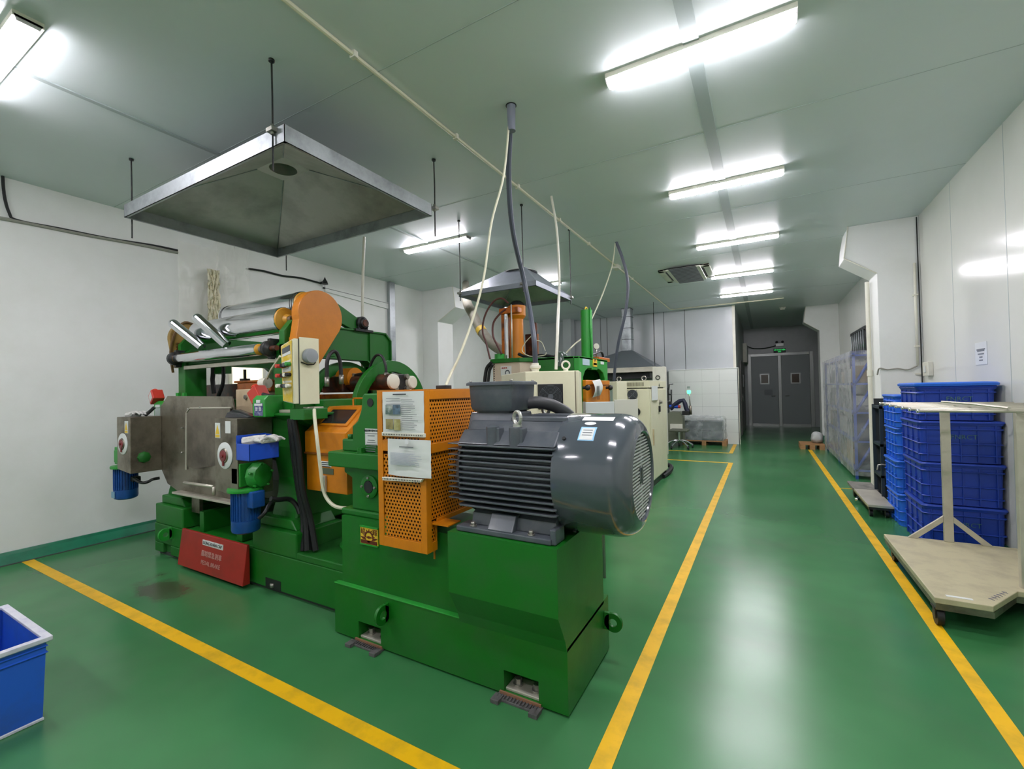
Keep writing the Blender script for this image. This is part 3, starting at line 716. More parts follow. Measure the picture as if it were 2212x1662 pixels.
m.build('side_frame', ORANGE, og, .0015)
du, dv, r = .0215, .0188, .0062
m = MB(); wi = GX1 - GX0 - 2 * fb; n = int(wi / du)
m.perf((GX0 + fb, GY0 + .008, GZ0 + .055), (1, 0, 0), (0, 0, 1), n, int((1.18 - GZ0 - .055) / dv), wi / n, dv * 1.002, r)
m.build('perforated_front', ORANGE, og); m = MB()
m.perf((GX0 + fb, GY0 + .008, 1.24), (1, 0, 0), (0, 0, 1), n, int((GZ1 - .05 - 1.24) / dv), wi / n, (GZ1 - .05 - 1.24) / int((GZ1 - .05 - 1.24) / dv), r)
m.build('perforated_front', ORANGE, og)
m = MB(); wi = GY1 - GY0 - .07; n = int(wi / du)
m.perf((GX1 - .008, GY0 + .04, .82), (0, 1, 0), (0, 0, 1), n, int((1.175 - .82) / dv), wi / n, (1.175 - .82) / int((1.175 - .82) / dv), r)
m.build('perforated_side', ORANGE, og); m = MB()
m.perf((GX1 - .008, GY0 + .04, 1.225), (0, 1, 0), (0, 0, 1), n, int((GZ1 - .05 - 1.225) / dv), wi / n, (GZ1 - .05 - 1.225) / int((GZ1 - .05 - 1.225) / dv), r)
m.build('perforated_side', ORANGE, og); m = MB()
m.perf((GX1 - .008, GY0 + .04, GZ0 + .05), (0, 1, 0), (0, 0, 1), 2, 6, .0175, .0178, r)
m.build('perforated_side', ORANGE, og)
m = MB(); m.box(GX0, GX1, GY0, GY1, GZ1, GZ1 + .004); m.box(GX0, GX0 + .004, GY0 + .01, GY1, .80, GZ1); m.box(GX0, GX1, GY1 - .004, GY1, .80, GZ1); m.box(GX0 + .01, GX1 - .01, GY0 + .01, GY0 + .08, GZ0, GZ0 + .004)
m.build('casing', ORANGE, og)
MB().box(GX0 + .03, GX1 - .03, GY0 + .05, GY1 - .03, .80, GZ1 - .02).build('inside_shade', mat('guard_shade', (40, 24, 12), .8), og)  # dark block stands in for the shade inside the empty guard
MB().box(GX0 + .02, GX1 - .02, GY0 + .05, GY0 + .06, GZ0 + .01, .80).build('shade_backing', MATS['guard_shade'], og)  # dark sheet paints the same shade behind the lower holes
m = MB(); m.box(GX1 - .02, GX1 + .10, GY0 + .05, GY0 + .16, .797, .803); m.box(GX1 - .03, GX1 - .02, GY0 + .085, GY0 + .09, .6, .8); m.build('bracket', ORANGE, og)
p = hy(960, 836, 2.05)
cg = MB().box(p.x - .04, p.x + .03, 2.02, 2.08, GZ1 + .004, GZ1 + .026).build('cable_gland', DARK, og, .003)
# papers in plastic sleeves
def sheet(name, label, x0, x1, z0, z1, bulge, y, skew=0.0, cat='document', par=None):
    t = thing(name, label, cat, (x0, y, z0))
    nu, nv = 14, 16; rings = []
    for j in range(nv + 1):
        v = j / nv; row = []
        for i in range(nu + 1):
            u = i / nu
            d = bulge * math.sin(u * PI) * (.5 + .5 * v) + .006 * noise.noise(Vector((u * 3, v * 4, x0 * 9)))
            row.append((x0 + (x1 - x0) * u + skew * (1 - v), y - .006 - abs(d), z1 + (z0 - z1) * v - skew * .3 * u))
        rings.append(row)
    o = MB().loft(rings, closed=False).build('sheet', WHITE, t)
    return t, o
a = hy(826, 847, 1.79); b = hy(917, 943, 1.79)
t, o = sheet('instruction_sheet', 'upper sheet with small colour photos stuck on the orange guard', a.x, b.x, b.z + .008, a.z, .004, 1.797)
ys = 1.776
def prints(t, x0, x1, z0, z1, rows, y, seed=1, mt=PAPERG):
    rr = random.Random(seed)
    m = MB()
    for k in range(rows):
        z = z1 - (z1 - z0) * (k + .5) / rows; w_ = x0 + (x1 - x0) * rr.uniform(.55, 1)
        m.box(x0, w_, y, y + .0005, z - .0012, z + .0012)
    return stuff(m.build('printed_lines', mt, t))
PC = [mat('photo_print_%d' % i, c, .6, dirt=dd, dirt_amt=.9, dirt_scale=30) for i, (c, dd) in enumerate((((80, 104, 96), (190, 196, 190)), ((96, 122, 140), (40, 50, 56)), ((150, 140, 92), (90, 84, 50)), ((148, 142, 84), (190, 186, 140))))]
for i, (u0, u1, v0, v1) in enumerate(((.12, .28, .30, .52), (.3, .48, .30, .52), (.12, .3, .63, .86), (.32, .48, .63, .88))):
    X0 = a.x + (b.x - a.x) * u0; X1 = a.x + (b.x - a.x) * u1; Z1 = a.z + (b.z - a.z) * v0; Z0 = a.z + (b.z - a.z) * v1
    MB().box(X0, X1, ys, ys + .0006, Z0, Z1).build('photo', PC[i], t)
prints(t, a.x + .15, b.x - .03, b.z + .03, a.z - .04, 15, ys, 3); prints(t, a.x + .04, a.x + .16, a.z - .075, a.z - .03, 3, ys, 5)
MB().box(a.x + .09, b.x - .11, ys, ys + .0006, a.z - .018, a.z - .012).build('title', PRINT, t)
sp = MB().box(a.x - .004, b.x + .004, 1.783, 1.797, b.z - .006, b.z + .014).build('punched_strip', PLASTICW, t, .002)
m = MB()
for k in range(24):
    x = a.x + .01 + (b.x - a.x - .02) * k / 23; m.box(x - .0022, x + .0022, 1.7815, 1.783, b.z, b.z + .007)
stuff(m.build('punched_holes', PRINT, sp))
a = hy(838, 948, 1.78); b = hy(929, 1035, 1.78)
t, o = sheet('record_sheet', 'lower curled form sheet hanging in a sleeve on the orange guard', a.x - .01, b.x + .002, b.z - .0, a.z, .016, 1.795, .0)
prints(t, a.x + .03, b.x - .03, b.z + .06, a.z - .07, 16, 1.765, 9, mat('pale_print', (170, 176, 186), .8))
MB().box(a.x + .09, b.x - .10, 1.77, 1.7705, a.z - .042, a.z - .036).build('title', PAPERG, t)
a2 = hy(829, 1032, 1.79); b2 = hy(916, 1040, 1.79)
sp = MB().prism([(a2.x, a2.z + .005), (b2.x, b2.z + .012), (b2.x - .015, b2.z - .006), (a2.x + .004, a2.z - .013)], 'y', 1.775, 1.795).build('punched_strip', PLASTICW, t, .002)
m = MB()
for k in range(24):
    u = k / 23; x = a2.x + .01 + (b2.x - a2.x - .03) * u; z = a2.z - .003 + (b2.z - a2.z + .004) * u; m.box(x - .0022, x + .0022, 1.7735, 1.775, z - .003, z + .004)
stuff(m.build('punched_holes', PRINT, sp))
MB().box((a.x + b.x) / 2 - .0, (a.x + b.x) / 2 + .02, 1.755, 1.765, a.z - .02, a.z + .004).build('tape', mat('clear_tape', (226, 228, 230), .15), t)

# ------------------------------------------------------------------ electric motor (axis along X)
AY, AZ = 2.11, 1.09
mo = thing('electric_motor', 'large dark grey finned electric motor with round fan cowl on the green base', 'motor', (-1.1, AY, .795))
MX0, MX1 = -1.375, -.83
RF = .232
# frame core
m = MB(); m.cyl((MX0 - .03, AY, AZ), (MX1 + .03, AY, AZ), RF, n=40); m.build('frame_core', MGREY, mo)
# horizontal cooling fins on the front and back flanks, tips in one upright plane
nf = 12
back = MB()
for k in range(nf):
    z = 1.228 - k * (1.228 - .925) / (nf - 1)
    for s in (-1, 1):
        m = MB() if s < 0 else back
        yt = AY + s * .272
        rin = math.sqrt(max(RF ** 2 - (z - AZ) ** 2, .01)); yi = AY + s * (rin - .02)
        a, b = sorted((yt, yi))
        poly = [(MX0, yi), (MX1, yi), (MX1, yt - s * .012), (MX1 - .012, yt), (MX0 + .015, yt), (MX0, yt - s * .015)]
        m.prism(poly, 'z', z - .0045, z + .0045)
        if s < 0: m.build('cooling_fin', MGREY, mo, .002)
stuff(back.build('rear_fins', MGREY, mo))
# upper flank: sloping ribs near the top
m = MB()
m.prism([(AY - .265, 1.235), (AY - .20, 1.30), (AY - .165, 1.302), (AY - .13, 1.345), (AY + .13, 1.345), (AY + .165, 1.302), (AY + .20, 1.30), (AY + .265, 1.235)], 'x', MX0, MX1)
m.build('upper_shell', MGREY, mo, .008)
m = MB()
for k in range(7):
    y = AY + .0 + k * .026
    m.box(MX0 + .30, MX1 + .0, y - .004, y + .004, 1.34, 1.372 - (.0 if k < 4 else (k - 3) * .01))
m.box(MX1 - .30, MX1, AY - .13, AY, 1.345, 1.362)
m.build('top_fins', MGREY, mo, .003)
for s in (-1,):
    for x in (-1.175, -1.045):
        m = MB(); m.cyl((x, AY - .235, 1.225), (x, AY - .235, 1.325), .033, n=20)
        m.box(x - .012, x + .045, AY - .25, AY - .20, 1.23, 1.318); m.build('lifting_boss', MGREY, mo, .004)
for x, y, z in ((-1.035, AY - .235, 1.325), (-1.06, AY + .14, 1.35)):
    e = MB(); e.cyl((x, y, z), (x, y, z + .012), .022, n=12); e.torus((x, y, z + .042), (.55, 1, 0), .03, .009, 28, 10); e.build('lifting_eye_bolt', mat('eyebolt', (176, 178, 170), .35, .5) if 'eyebolt' not in MATS else MATS['eyebolt'], mo)
# drive end bell
m = MB(); m.lathe([(.05, -.13), (.12, -.12), (.15, -.08), (.20, -.06), (.235, -.03), (.255, 0), (.25, .0)], (MX0, AY, AZ), (1, 0, 0), 40, True)
for k in range(16):
    t = 2 * PI * k / 16; c, s = math.cos(t), math.sin(t)
    m.tube([(MX0 - .02, AY + c * .24, AZ + s * .24), (MX0 - .10, AY + c * .15, AZ + s * .15)], .008, 4)
m.build('drive_end_bell', MGREY, mo)
m = MB()
for k in range(11):
    z = AZ - .14 + k * .028
    m.box(MX0 - .075, MX0 - .0, AY - .245, AY - .16, z - .003, z + .003)
m.build('end_bell_fins', MGREY, mo, .002)
MB().cyl((MX0 - .13, AY, AZ), (MX0 - .18, AY, AZ), .04, n=20).build('shaft', STEEL, mo)
# fan cowl: rounded drum, then dished ring and louvred grille
CX0, CX1, CR = MX1 - .015, -.50, .288
m = MB()
prof = [(CR - .002, 0), (CR, .003), (CR, CX1 - CX0 - .10)]
for k in range(1, 9):
    t = k / 8 * PI / 2; prof.append((CR - .075 * (1 - math.cos(t)), CX1 - CX0 - .10 + .10 * math.sin(t)))
prof += [(.208, CX1 - CX0 + .003), (.2, CX1 - CX0 - .002), (.196, CX1 - CX0 - .02)]
m.lathe(prof, (CX0, AY, AZ), (1, 0, 0), 72)
cw = m.build('fan_cowl', MGLOSS, mo)
MB().cyl((CX1 - .045, AY, AZ), (CX1 - .035, AY, AZ), .2, n=48).build('grille_back', BLACK, mo)
gm = MB(); R = .196; n = 26
for k in range(n):
    z0 = AZ - R + 2 * R * (k + .5) / n; hw = math.sqrt(max(R * R - (z0 - AZ) ** 2, 0))
    for s in (-1, 1):
        y0 = AY + s * .004; y1 = AY + s * hw
        # slats slant: lower towards the rim on each side
        rise = -.012
        if abs(z0 - AZ) < .05: y0 = AY + s * (.035)
        a = (CX1 - .018, y0, z0); b = (CX1 - .018, y1, z0 + (rise if s > 0 else -rise))
        gm.poly([(CX1 - .012, y0, z0 - .0036), (CX1 - .012, y1, z0 - .0036 + (rise if s < 0 else -rise) * 0), (CX1 - .022, y1, z0 + .0036), (CX1 - .022, y0, z0 + .0036)])
        gm.box(CX1 - .016, CX1 - .008, min(y0, y1), max(y0, y1), z0 - .0046, z0 + .0026)
gr_o = stuff(gm.build('grille_slats', GRILLE, mo))
m = MB(); m.box(CX1 - .02, CX1 - .008, AY - .004, AY + .004, AZ - R, AZ + R); m.build('grille_rib', GRILLE, mo)
m = MB(); m.lathe([(0, 0), (.036, 0), (.036, .006), (0, .006)], (CX1 - .014, AY, AZ), (1, 0, 0), 24).build('grille_hub', MGREY, mo)
for k in range(4):
    t = PI / 4 + .35 + k * PI / 2 if k != 1 else PI * .78
    y = AY + math.cos(t) * CR; z = AZ + math.sin(t) * CR; d = Vector((0, math.cos(t), math.sin(t)))
    MB().cyl((CX0 + .045, y, z), Vector((CX0 + .045, y, z)) + d * .008, .009, n=8).build('cowl_screw', BLACK, mo)
# labels on the cowl
def cowl_label(name, x0, x1, t0, t1, m_, rr=.0012, par=None):
    rings = [[(x0 + (x1 - x0) * i / 4, AY - math.sin(t0 + (t1 - t0) * j / 8) * (CR + rr), AZ + math.cos(t0 + (t1 - t0) * j / 8) * (CR + rr)) for i in range(5)] for j in range(9)]
    return MB().loft(rings, closed=False).build(name, m_, par or mo)
stk = cowl_label('sticker', -.735, -.66, .62, .90, mat('sticker_blue_rim', (150, 200, 232), .4)); stk['label'] = 'white sticker with blue rim'
cowl_label('sticker_field', -.728, -.667, .65, .885, WHITE, .002, stk)
for k in range(3): cowl_label('print_line', -.72, -.675, .69 + k * .05, .705 + k * .05, PAPERG, .0026, stk)
cowl_label('sticker', -.75, -.60, .30, .44, WHITE)['label'] = 'long white strip sticker'
rings = []
m = MB(); pts = []
for k in range(20):
    t = 2 * PI * k / 20; xx = -.70 + .028 * math.cos(t); tt = .53 + .045 * math.sin(t); pts.append((xx, AY - math.sin(tt) * (CR + .002), AZ + math.cos(tt) * (CR + .002)))
m.poly(pts).build('round_sticker', WHITE, mo)
# terminal box on top
TX0, TX1, TY0, TY1 = -1.385, -1.115, 1.97, 2.235
m = MB()
def rr(x0, x1, y0, y1, z, r=.014, n=4):
    out = []
    for cx, cy, a0 in ((x1 - r, y1 - r, 0), (x0 + r, y1 - r, PI / 2), (x0 + r, y0 + r, PI), (x1 - r, y0 + r, 1.5 * PI)):
        for k in range(n): out.append((cx + r * math.cos(a0 + PI / 2 * k / (n - 1)), cy + r * math.sin(a0 + PI / 2 * k / (n - 1)), z))
    return out
e = .0
tb = m.loft([rr(TX0 + .035, TX1 - .035, TY0 + .035, TY1 - .035, 1.31), rr(TX0 + .035, TX1 - .035, TY0 + .035, TY1 - .035, 1.385), rr(TX0 + .015, TX1 - .015, TY0 + .015, TY1 - .015, 1.395), rr(TX0 + .006, TX1 - .006, TY0 + .006, TY1 - .006, 1.415), rr(TX0, TX1, TY0, TY1, 1.53)]).build('terminal_box', MGREY, mo)
m = MB().loft([rr(TX0 - .012, TX1 + .012, TY0 - .012, TY1 + .012, 1.53), rr(TX0 - .012, TX1 + .012, TY0 - .012, TY1 + .012, 1.542), rr(TX0 - .004, TX1 + .004, TY0 - .004, TY1 + .004, 1.548)]).build('lid', MGREY, tb)
for x in (TX0 + .01, TX1 - .01):
    for y in (TY0 + .01, TY1 - .01): MB().cyl((x, y, 1.546), (x, y, 1.556), .007, n=6).build('lid_screw', BOLTM, tb)
m = MB().prism([(TY0 + .0, 1.30), (TY0 + .035, 1.385), (TY1 - .035, 1.385), (TY1, 1.30)], 'x', TX0 - .01, TX1 - .01).build('box_neck', MGREY, mo, .006)
m = MB(); m.tube([(-1.13, 2.18, 1.43), (-1.07, 2.20, 1.43), (-1.0, 2.25, 1.405), (-.94, 2.32, 1.34), (-.91, 2.42, 1.2), (-.90, 2.53, .95), (-.90, 2.56, .3)], .034, 14, sub=6)
hs = m.build('cable_conduit', mat('black_corrugated', (52, 54, 56), .5), mo)
# feet
FZ = .797
for s in (-1, 1):
    y0, y1 = sorted((AY + s * .285, AY + s * .17))
    m = MB(); m.box(MX0 - .0, MX1 - .02, y0, y1, FZ, FZ + .028)
    m.box(MX1 - .03, MX1 + .0, y0 + .01, y1, FZ, FZ + .07)
    m.prism([(AY + s * .285, FZ + .028), (AY + s * .24, FZ + .10), (AY + s * .18, FZ + .10), (AY + s * .18, FZ)], 'x', -1.19, -1.05)
    m.prism([(AY + s * .235, FZ + .028), (AY + s * .22, FZ + .085), (AY + s * .15, FZ + .12), (AY + s * .15, FZ)], 'x', MX0 + .06, MX1 - .02)
    ft = m.build('foot', MGREY, mo, .006)
    for x in (MX0 + .09, MX1 - .13):
        MB().cyl((x, AY + s * .262, FZ + .028), (x, AY + s * .262, FZ + .034), .018, n=10).cyl((x, AY + s * .262, FZ + .034), (x, AY + s * .262, FZ + .05), .012, n=6).build('bolt', BOLTM, ft)

# ================================================================== TWO-ROLL MILL
ml = thing('two_roll_mill', 'green two-roll mill with steel front apron and red brake bar', 'machine', (-4.1, 2.7, 0))
LX0, LX1 = -5.16, -2.42
m = MB(); lo = 2.05
m.box(LX0, -2.42, lo + .03, 3.35, .03, .30)
m.box(-4.62, -2.42, lo, lo + .03, .03, .30)
m.box(LX0, -4.60, lo, lo + .10, .12, .30); m.box(LX0, -5.0, lo, lo + .1, .03, .12); m.box(-4.86, -4.6, lo, lo + .1, .03, .12)
m.box(-2.99, -2.42, lo, 3.35, .30, .35)
m.build('bed', GREEN, ml, .008)
MB().box(LX0 + .03, LX1 - .03, lo + .03, 3.3, 0, .03).build('gap_shade', SEAMM, ml)  # gap shadow between mill bed and floor, painted as a dark slab
MB().box(-5.0, -4.86, lo + .095, lo + .1, .03, .12).build('bolt_pocket', BLACK, ml)
MB().cyl((-4.93, lo + .06, .03), (-4.93, lo + .06, .06), .025, n=6).build('bolt', BOLTM, ml)
a = hy(574, 1247, lo); b = hy(607, 1278, lo)
MB().box(a.x, b.x, lo - .002, lo + .01, b.z, a.z).build('bolt_pocket', BLACK, ml)
MB().cyl(((a.x + b.x) / 2 - .01, lo - .0, b.z + .01), ((a.x + b.x) / 2 - .01, lo, b.z + .04), .02, n=6).build('bolt', BOLTM, ml)
# pedestals of the side frames
for x0, x1, y0 in ((-5.14, -4.62, lo), (-3.54, -2.99, lo)):
    m = MB(); m.box(x0, x1, y0, y0 + .42, .30, .485); m.prism([(x0 + .03, .485), (x1 - .06, .485), (x1 - .12, .56), (x0 + .03, .56)], 'y', y0 + .04, y0 + .40)
    m.build('pedestal', GREEN, ml, .01); MB().box(x0, x1, 2.95, 3.35, .30, .485).build('pedestal', GREEN, ml, .01)
# side frames: waisted castings
def side_frame(x0, x1):
    prof = [(2.13, .485), (2.15, .60), (2.19, .72), (2.20, .85), (2.17, 1.0), (2.14, 1.1), (2.13, 1.22), (2.13, 1.33), (3.25, 1.33), (3.25, .9), (3.05, .75), (3.15, .485)]
    return MB().prism(prof, 'x', x0, x1).build('side_frame', GREEN, ml, .02, 3)
side_frame(-5.12, -4.86); side_frame(-3.43, -3.12)
# small lifting eye and channel pieces between
p = hy(370, 1152, lo)
m = MB(); m.ring_plate('x', (lo - .05, p.z), .055, .022, p.x - .01, p.x + .012); m.box(p.x - .01, p.x + .012, lo - .02, lo, p.z - .05, p.z + .055); m.build('lifting_eye', GREEN2, ml)
for px0, px1, pt, pb in ((431, 440, 1105, 1146), (511, 523, 1145, 1166)):
    a = hy(px0, pt, lo + .04); b = hy(px1, pb, lo + .04)
    m = MB(); m.box(a.x, b.x, lo + .04, lo + .30, b.z - .02, a.z); m.box(a.x, a.x + .3, lo + .30, lo + .33, .3, a.z); m.build('angle_bracket', GREEN, ml, .004)
# red brake bar with white lettering
a = hy(388, 1144, lo - .07); b = hy(528, 1180, lo - .07); zt = (a.z + b.z) / 2; zb = hy(522, 1252, lo - .07).z
br = MB().prism([(lo - .05, zt), (lo - .03, zt + .0), (lo - .03, .035), (lo - .09, .035)], 'x', a.x, b.x).build('brake_bar', RED, ml, .004); br['label'] = 'red pedal brake bar with white lettering'
tilt = math.atan2(.04, zt - .035)
RT = Matrix(((1, 0, 0), (0, 0, -1), (0, 1, 0))) @ Matrix.Rotation(-tilt, 3, 'X')
cx = hy(457, 1195, lo - .07).x
def tl(name, s_, mt, zf, size, sx=1):
    z = .035 + (zt - .035) * zf; y = lo - .09 + .04 * zf - .003
    return text(name, s_, mt, br, (cx, y, z), size, sx=sx, rotm=RT)
tl('lettering', '腳踏緊急剎車', mat('faded_white_print', (196, 150, 140), .6), .50, .052)
tl('lettering', 'PEDAL BRAKE', MATS['faded_white_print'], .27, .047)
z = .035 + (zt - .035) * .79; y = lo - .09 + .04 * .79
MB().box(cx - .155, cx + .155, y - .004, y + .002, z - .022, z + .022).build('label_strip', WHITE, br, .001)
tl('lettering', 'DỪNG KHẨN CẤP', PRINT, .79, .034).location.y -= .003
# apron: flat stainless sheet with a raised inner frame and bottom rail
AYP = 2.10
def P(px, py, y=AYP): q = hy(px, py, y); return (q.x, q.z)
m = MB(); poly = [P(346, 880), P(362, 856), P(500, 857), P(512, 908), P(512, 1088), P(388, 1064), P(362, 1045), P(348, 1012)]
m.prism(poly, 'y', AYP, AYP + .012)
ap = m.build('front_apron', STEEL, ml); ap['label'] = 'brushed stainless front apron sheet'
m = MB(); pts = [hy(*q, AYP - .01) for q in ((402, 1015), (403, 892), (411, 882), (500, 881))]
m.tube(pts, .008, 5); m.build('raised_edge', STEELL, ap)
MB().prism([P(405, 895, AYP - .012), P(412, 884, AYP - .012), P(498, 883, AYP - .012), P(498, 1000, AYP - .012), P(420, 1014, AYP - .012), P(405, 1006, AYP - .012)], 'y', AYP - .016, AYP - .006).build('inner_panel', mat('smoky_stainless', (134, 124, 112), .3, .9, dirt=(60, 50, 44), dirt_amt=.8, dirt_scale=2.5), ap)
for px, py in ((393, 925), (393, 978), (407, 884), (433, 880)):
    q = hy(px, py, AYP - .01); MB().cyl((q.x, AYP, q.z), (q.x, AYP - .02, q.z), .008, n=8).build('screw', BOLTM, ap)
p1 = hy(379, 1063, AYP - .04); p2 = hy(520, 1090, AYP - .04)
m = MB(); m.prism([(AYP - .07, p1.z - .012), (AYP + .03, p1.z - .012), (AYP + .03, p1.z + .008), (AYP - .07, p1.z + .008)], 'x', p1.x, p2.x); m.build('bottom_rail', STEELL, ml, .003)
m = MB(); q1 = hy(398, 1043, AYP - .06); q2 = hy(462, 1052, AYP - .06); m.tube([q1, q2], .014, 8); m.tube([q2, (q2.x, q2.y, q2.z - .07)], .014, 8); m.build('push_rod', STEELL, ml)
a = hy(414, 1080, AYP + .02); b = hy(431, 1110, AYP + .02)
MB().box(a.x, b.x, AYP + .02, AYP + .05, b.z, a.z + .03).build('stay_plate', STEEL, ml)
# chocks on top of the side frames, with hex bolts and stop-switch brackets
for s, (bx0, bx1), px0, px1 in ((-1, (-5.33, -5.13), 357, 377), (1, (hy(545, 885, 2.12).x, hy(571, 885, 2.12).x), 0, 0)):
    zt1 = 1.46
    yb0 = 2.12 if s < 0 else 1.98
    if s > 0: bx0, bx1 = hy(545, 885, yb0).x, hy(572, 885, yb0).x
    zb0 = 1.26 if s < 0 else 1.338; zk = 0 if s < 0 else .065
    m = MB(); m.prism([(yb0, zb0), (yb0 + .2, zb0), (yb0 + .2, 1.44 + zk * .5), (yb0 + .15, 1.47 + zk * .5), (yb0 + .03, 1.47 + zk * .5), (yb0, 1.44 + zk * .5)], 'x', bx0, bx1); ck = m.build('stop_bracket', GREEN2, ml, .008)
    if s > 0:
        MB().box(bx0, bx1 - .02, yb0 + .2, 2.3, 1.34, 1.46).build('bracket_arm', GREEN, ck)
        W_ = bx1 - bx0; mz = MB().box(bx0 + .2 * W_, bx1 - .14 * W_, yb0 - .004, yb0, zb0 + .012, zb0 + .105).build('rating_plate', mat('rating_blue_2', (62, 66, 120), .5, dirt=(180, 182, 200), dirt_amt=.9, dirt_scale=40), ck)
        MB().box(bx0 + .22 * W_, bx1 - .16 * W_, yb0 - .005, yb0 - .004, zb0 + .086, zb0 + .102).build('plate_title', WHITE, mz)
        for i in range(2):
            for j in range(2): MB().box(bx0 + (.3 + i * .28) * W_, bx0 + (.46 + i * .28) * W_, yb0 - .005, yb0 - .004, zb0 + .05 + j * .015, zb0 + .059 + j * .015).build('plate_field', WHITE, mz)
        MB().box(bx0 + .36 * W_, bx1 - .34 * W_, yb0 - .004, yb0, zb0 + .108, zb0 + .13).build('small_label', WHITE, ck)
        continue
    # sticker on its front
    mz = MB().box(bx0 + .03, bx1 - .02, 2.114, 2.119, 1.28, 1.40).build('rating_plate', mat('rating_blue_%d' % (s + 1), (62, 66, 120) if s > 0 else (170, 186, 172), .5, dirt=(180, 182, 200), dirt_amt=.9, dirt_scale=40), ck)
    MB().box(bx0 + .05, bx1 - .06, 2.112, 2.118, 1.405, 1.432).build('small_label', WHITE, ck)
    if s > 0:
        MB().box(bx0 + .032, bx1 - .022, 2.1125, 2.1135, 1.372, 1.398).build('plate_title', WHITE, mz)
        for i in range(2):
            for j in range(2): MB().box(bx0 + .05 + i * .07, bx0 + .09 + i * .07, 2.1125, 2.1135, 1.325 + j * .02, 1.338 + j * .02).build('plate_field', WHITE, mz)
for x in (-5.02, -4.9):
    MB().cyl((x, 2.2, 1.47), (x, 2.2, 1.50), .03, n=12).cyl((x, 2.2, 1.50), (x, 2.2, 1.545), .022, n=6).build('bolt', GREEN2, ml)
MB().box(-5.12, -4.8, 2.12, 3.25, 1.33, 1.47).build('frame_cap', GREEN, ml, .015)
MB().box(-3.52, -3.10, 2.12, 3.25, 1.33, 1.46).build('frame_cap', GREEN, ml, .015)
MB().prism([(2.3, .62), (2.25, .8), (2.3, .95), (3.0, .95), (3.1, .7), (2.9, .55), (2.45, .55)], 'x', -4.86, -3.43).build('catch_pan', mat('dark_pan', (60, 62, 56), .5), ml)
MB().box(-4.86, -3.43, 3.12, 3.2, .3, 1.3).build('rear_panel', GREEN, ml)
# rolls of the mill
for yc in (2.42, 2.90):
    MB().cyl((-4.86, yc, 1.15), (-3.42, yc, 1.15), .22, n=40).build('mill_roll', mat('dark_chilled_roll_%d' % int(yc * 10), (64, 62, 72), .25, .8), ml)
# cheek plate (cream) and rusty adjusting gear seen between the posts
a = hy(509, 842, 2.25); b = hy(545, 905, 2.25)
ch = MB().box(a.x, b.x, 2.25, 2.55, b.z - .05, a.z).build('cheek_plate', CREAMD, ml, .006)
q = hy(532, 858, 2.25); MB().cyl((q.x, 2.25, q.z), (q.x, 2.235, q.z), .02, n=12).build('bolt', BOLTM, ch)
a = hy(512, 828, 2.4); b = hy(570, 846, 2.4)
m = MB(); m.box(a.x, b.x + .1, 2.4, 2.75, b.z, a.z); m.box(a.x - .02, b.x + .12, 2.38, 2.77, a.z, a.z + .02); hb = m.build('oily_housing', ORANGED, ml, .006)
q = hy(529, 812, 2.5); MB().cyl((q.x, 2.5, a.z), (q.x, 2.5, q.z + .06), .014, n=8).cyl((q.x, 2.5, a.z + .02), (q.x, 2.5, a.z + .045), .045, n=12).build('adjusting_screw', DARK, hb)
a = hy(445, 832, 2.6); b = hy(512, 862, 2.6)
m = MB(); m.box(a.x, b.x, 2.6, 2.8, b.z, a.z); m.cyl((a.x - .1, 2.7, (a.z + b.z) / 2), (a.x, 2.7, (a.z + b.z) / 2), .05, n=14); m.build('adjusting_gear', RUST, ml, .01)
m = MB(); m.tube([hy(462, 790, 2.5), hy(459, 820, 2.5), hy(462, 850, 2.5)], .022, 8); m.tube([hy(482, 780, 2.5), hy(482, 825, 2.5), hy(470, 860, 2.5)], .018, 8, sub=4); m.build('hoses', BLACK, ml)
MB().box(hy(455, 800, 2.5).x, hy(478, 800, 2.5).x, 2.5, 2.6, hy(465, 808, 2.5).z, hy(465, 792, 2.5).z).build('green_block', GREEN, ml)
MB().box(-4.95, -2.95, 3.26, 3.34, 1.2, 1.5).build('rear_rail', GREEN, ml, .004)
# control shelf and bracket
m = MB(); m.box(-3.30, -2.86, 2.05, 2.35, 1.345, 1.365); m.prism([(2.05, 1.345), (2.35, 1.345), (2.35, 1.20), (2.2, 1.27)], 'x', -3.25, -3.0); m.box(-3.0, -2.84, 2.02, 2.22, 1.32, 1.40); m.build('control_bracket', GREEN, ml, .005)
MB().box(-3.22, -2.98, 2.08, 2.25, 1.366, 1.39).build('mount_plate', STEELL, ml, .003)
MB().prism([(2.3, 1.46), (3.45, 1.46), (3.45, 1.22), (2.3, 1.22)], 'x', -3.12, -2.99).build('side_beam', GREEN, ml, .008)
# bundle of black hoses down the right frame
m = MB()
for k, (dx, dy) in enumerate(((0, 0), (.05, .02), (.02, .06), (.085, .05))):
    pts = [hx(626 + k * 3, 905, -3.06 + dx), hx(634 + k * 4, 980, -3.06 + dx), hx(645 + k * 3, 1060, -3.05 + dx), hx(655 + k * 5, 1120, -3.02 + dx), hx(655 + k * 9, 1190, -2.98 + dx * 1.3)]
    m.tube(pts, .021, 8, sub=5)
m.build('hose_bundle', BLACK, ml)
m = MB(); m.tube([hx(585, 1078, -3.1), hx(600, 1080, -3.1), hx(625, 1079, -3.1), hx(640, 1092, -3.08), hx(648, 1110, -3.05)], .018, 8, sub=5); m.build('motor_cable', BLACK, ml)
MB().ring_plate('z', (-2.7, 2.45), .2, .16, .351, .358, n=28).build('bed_ring', GREEN2, ml)
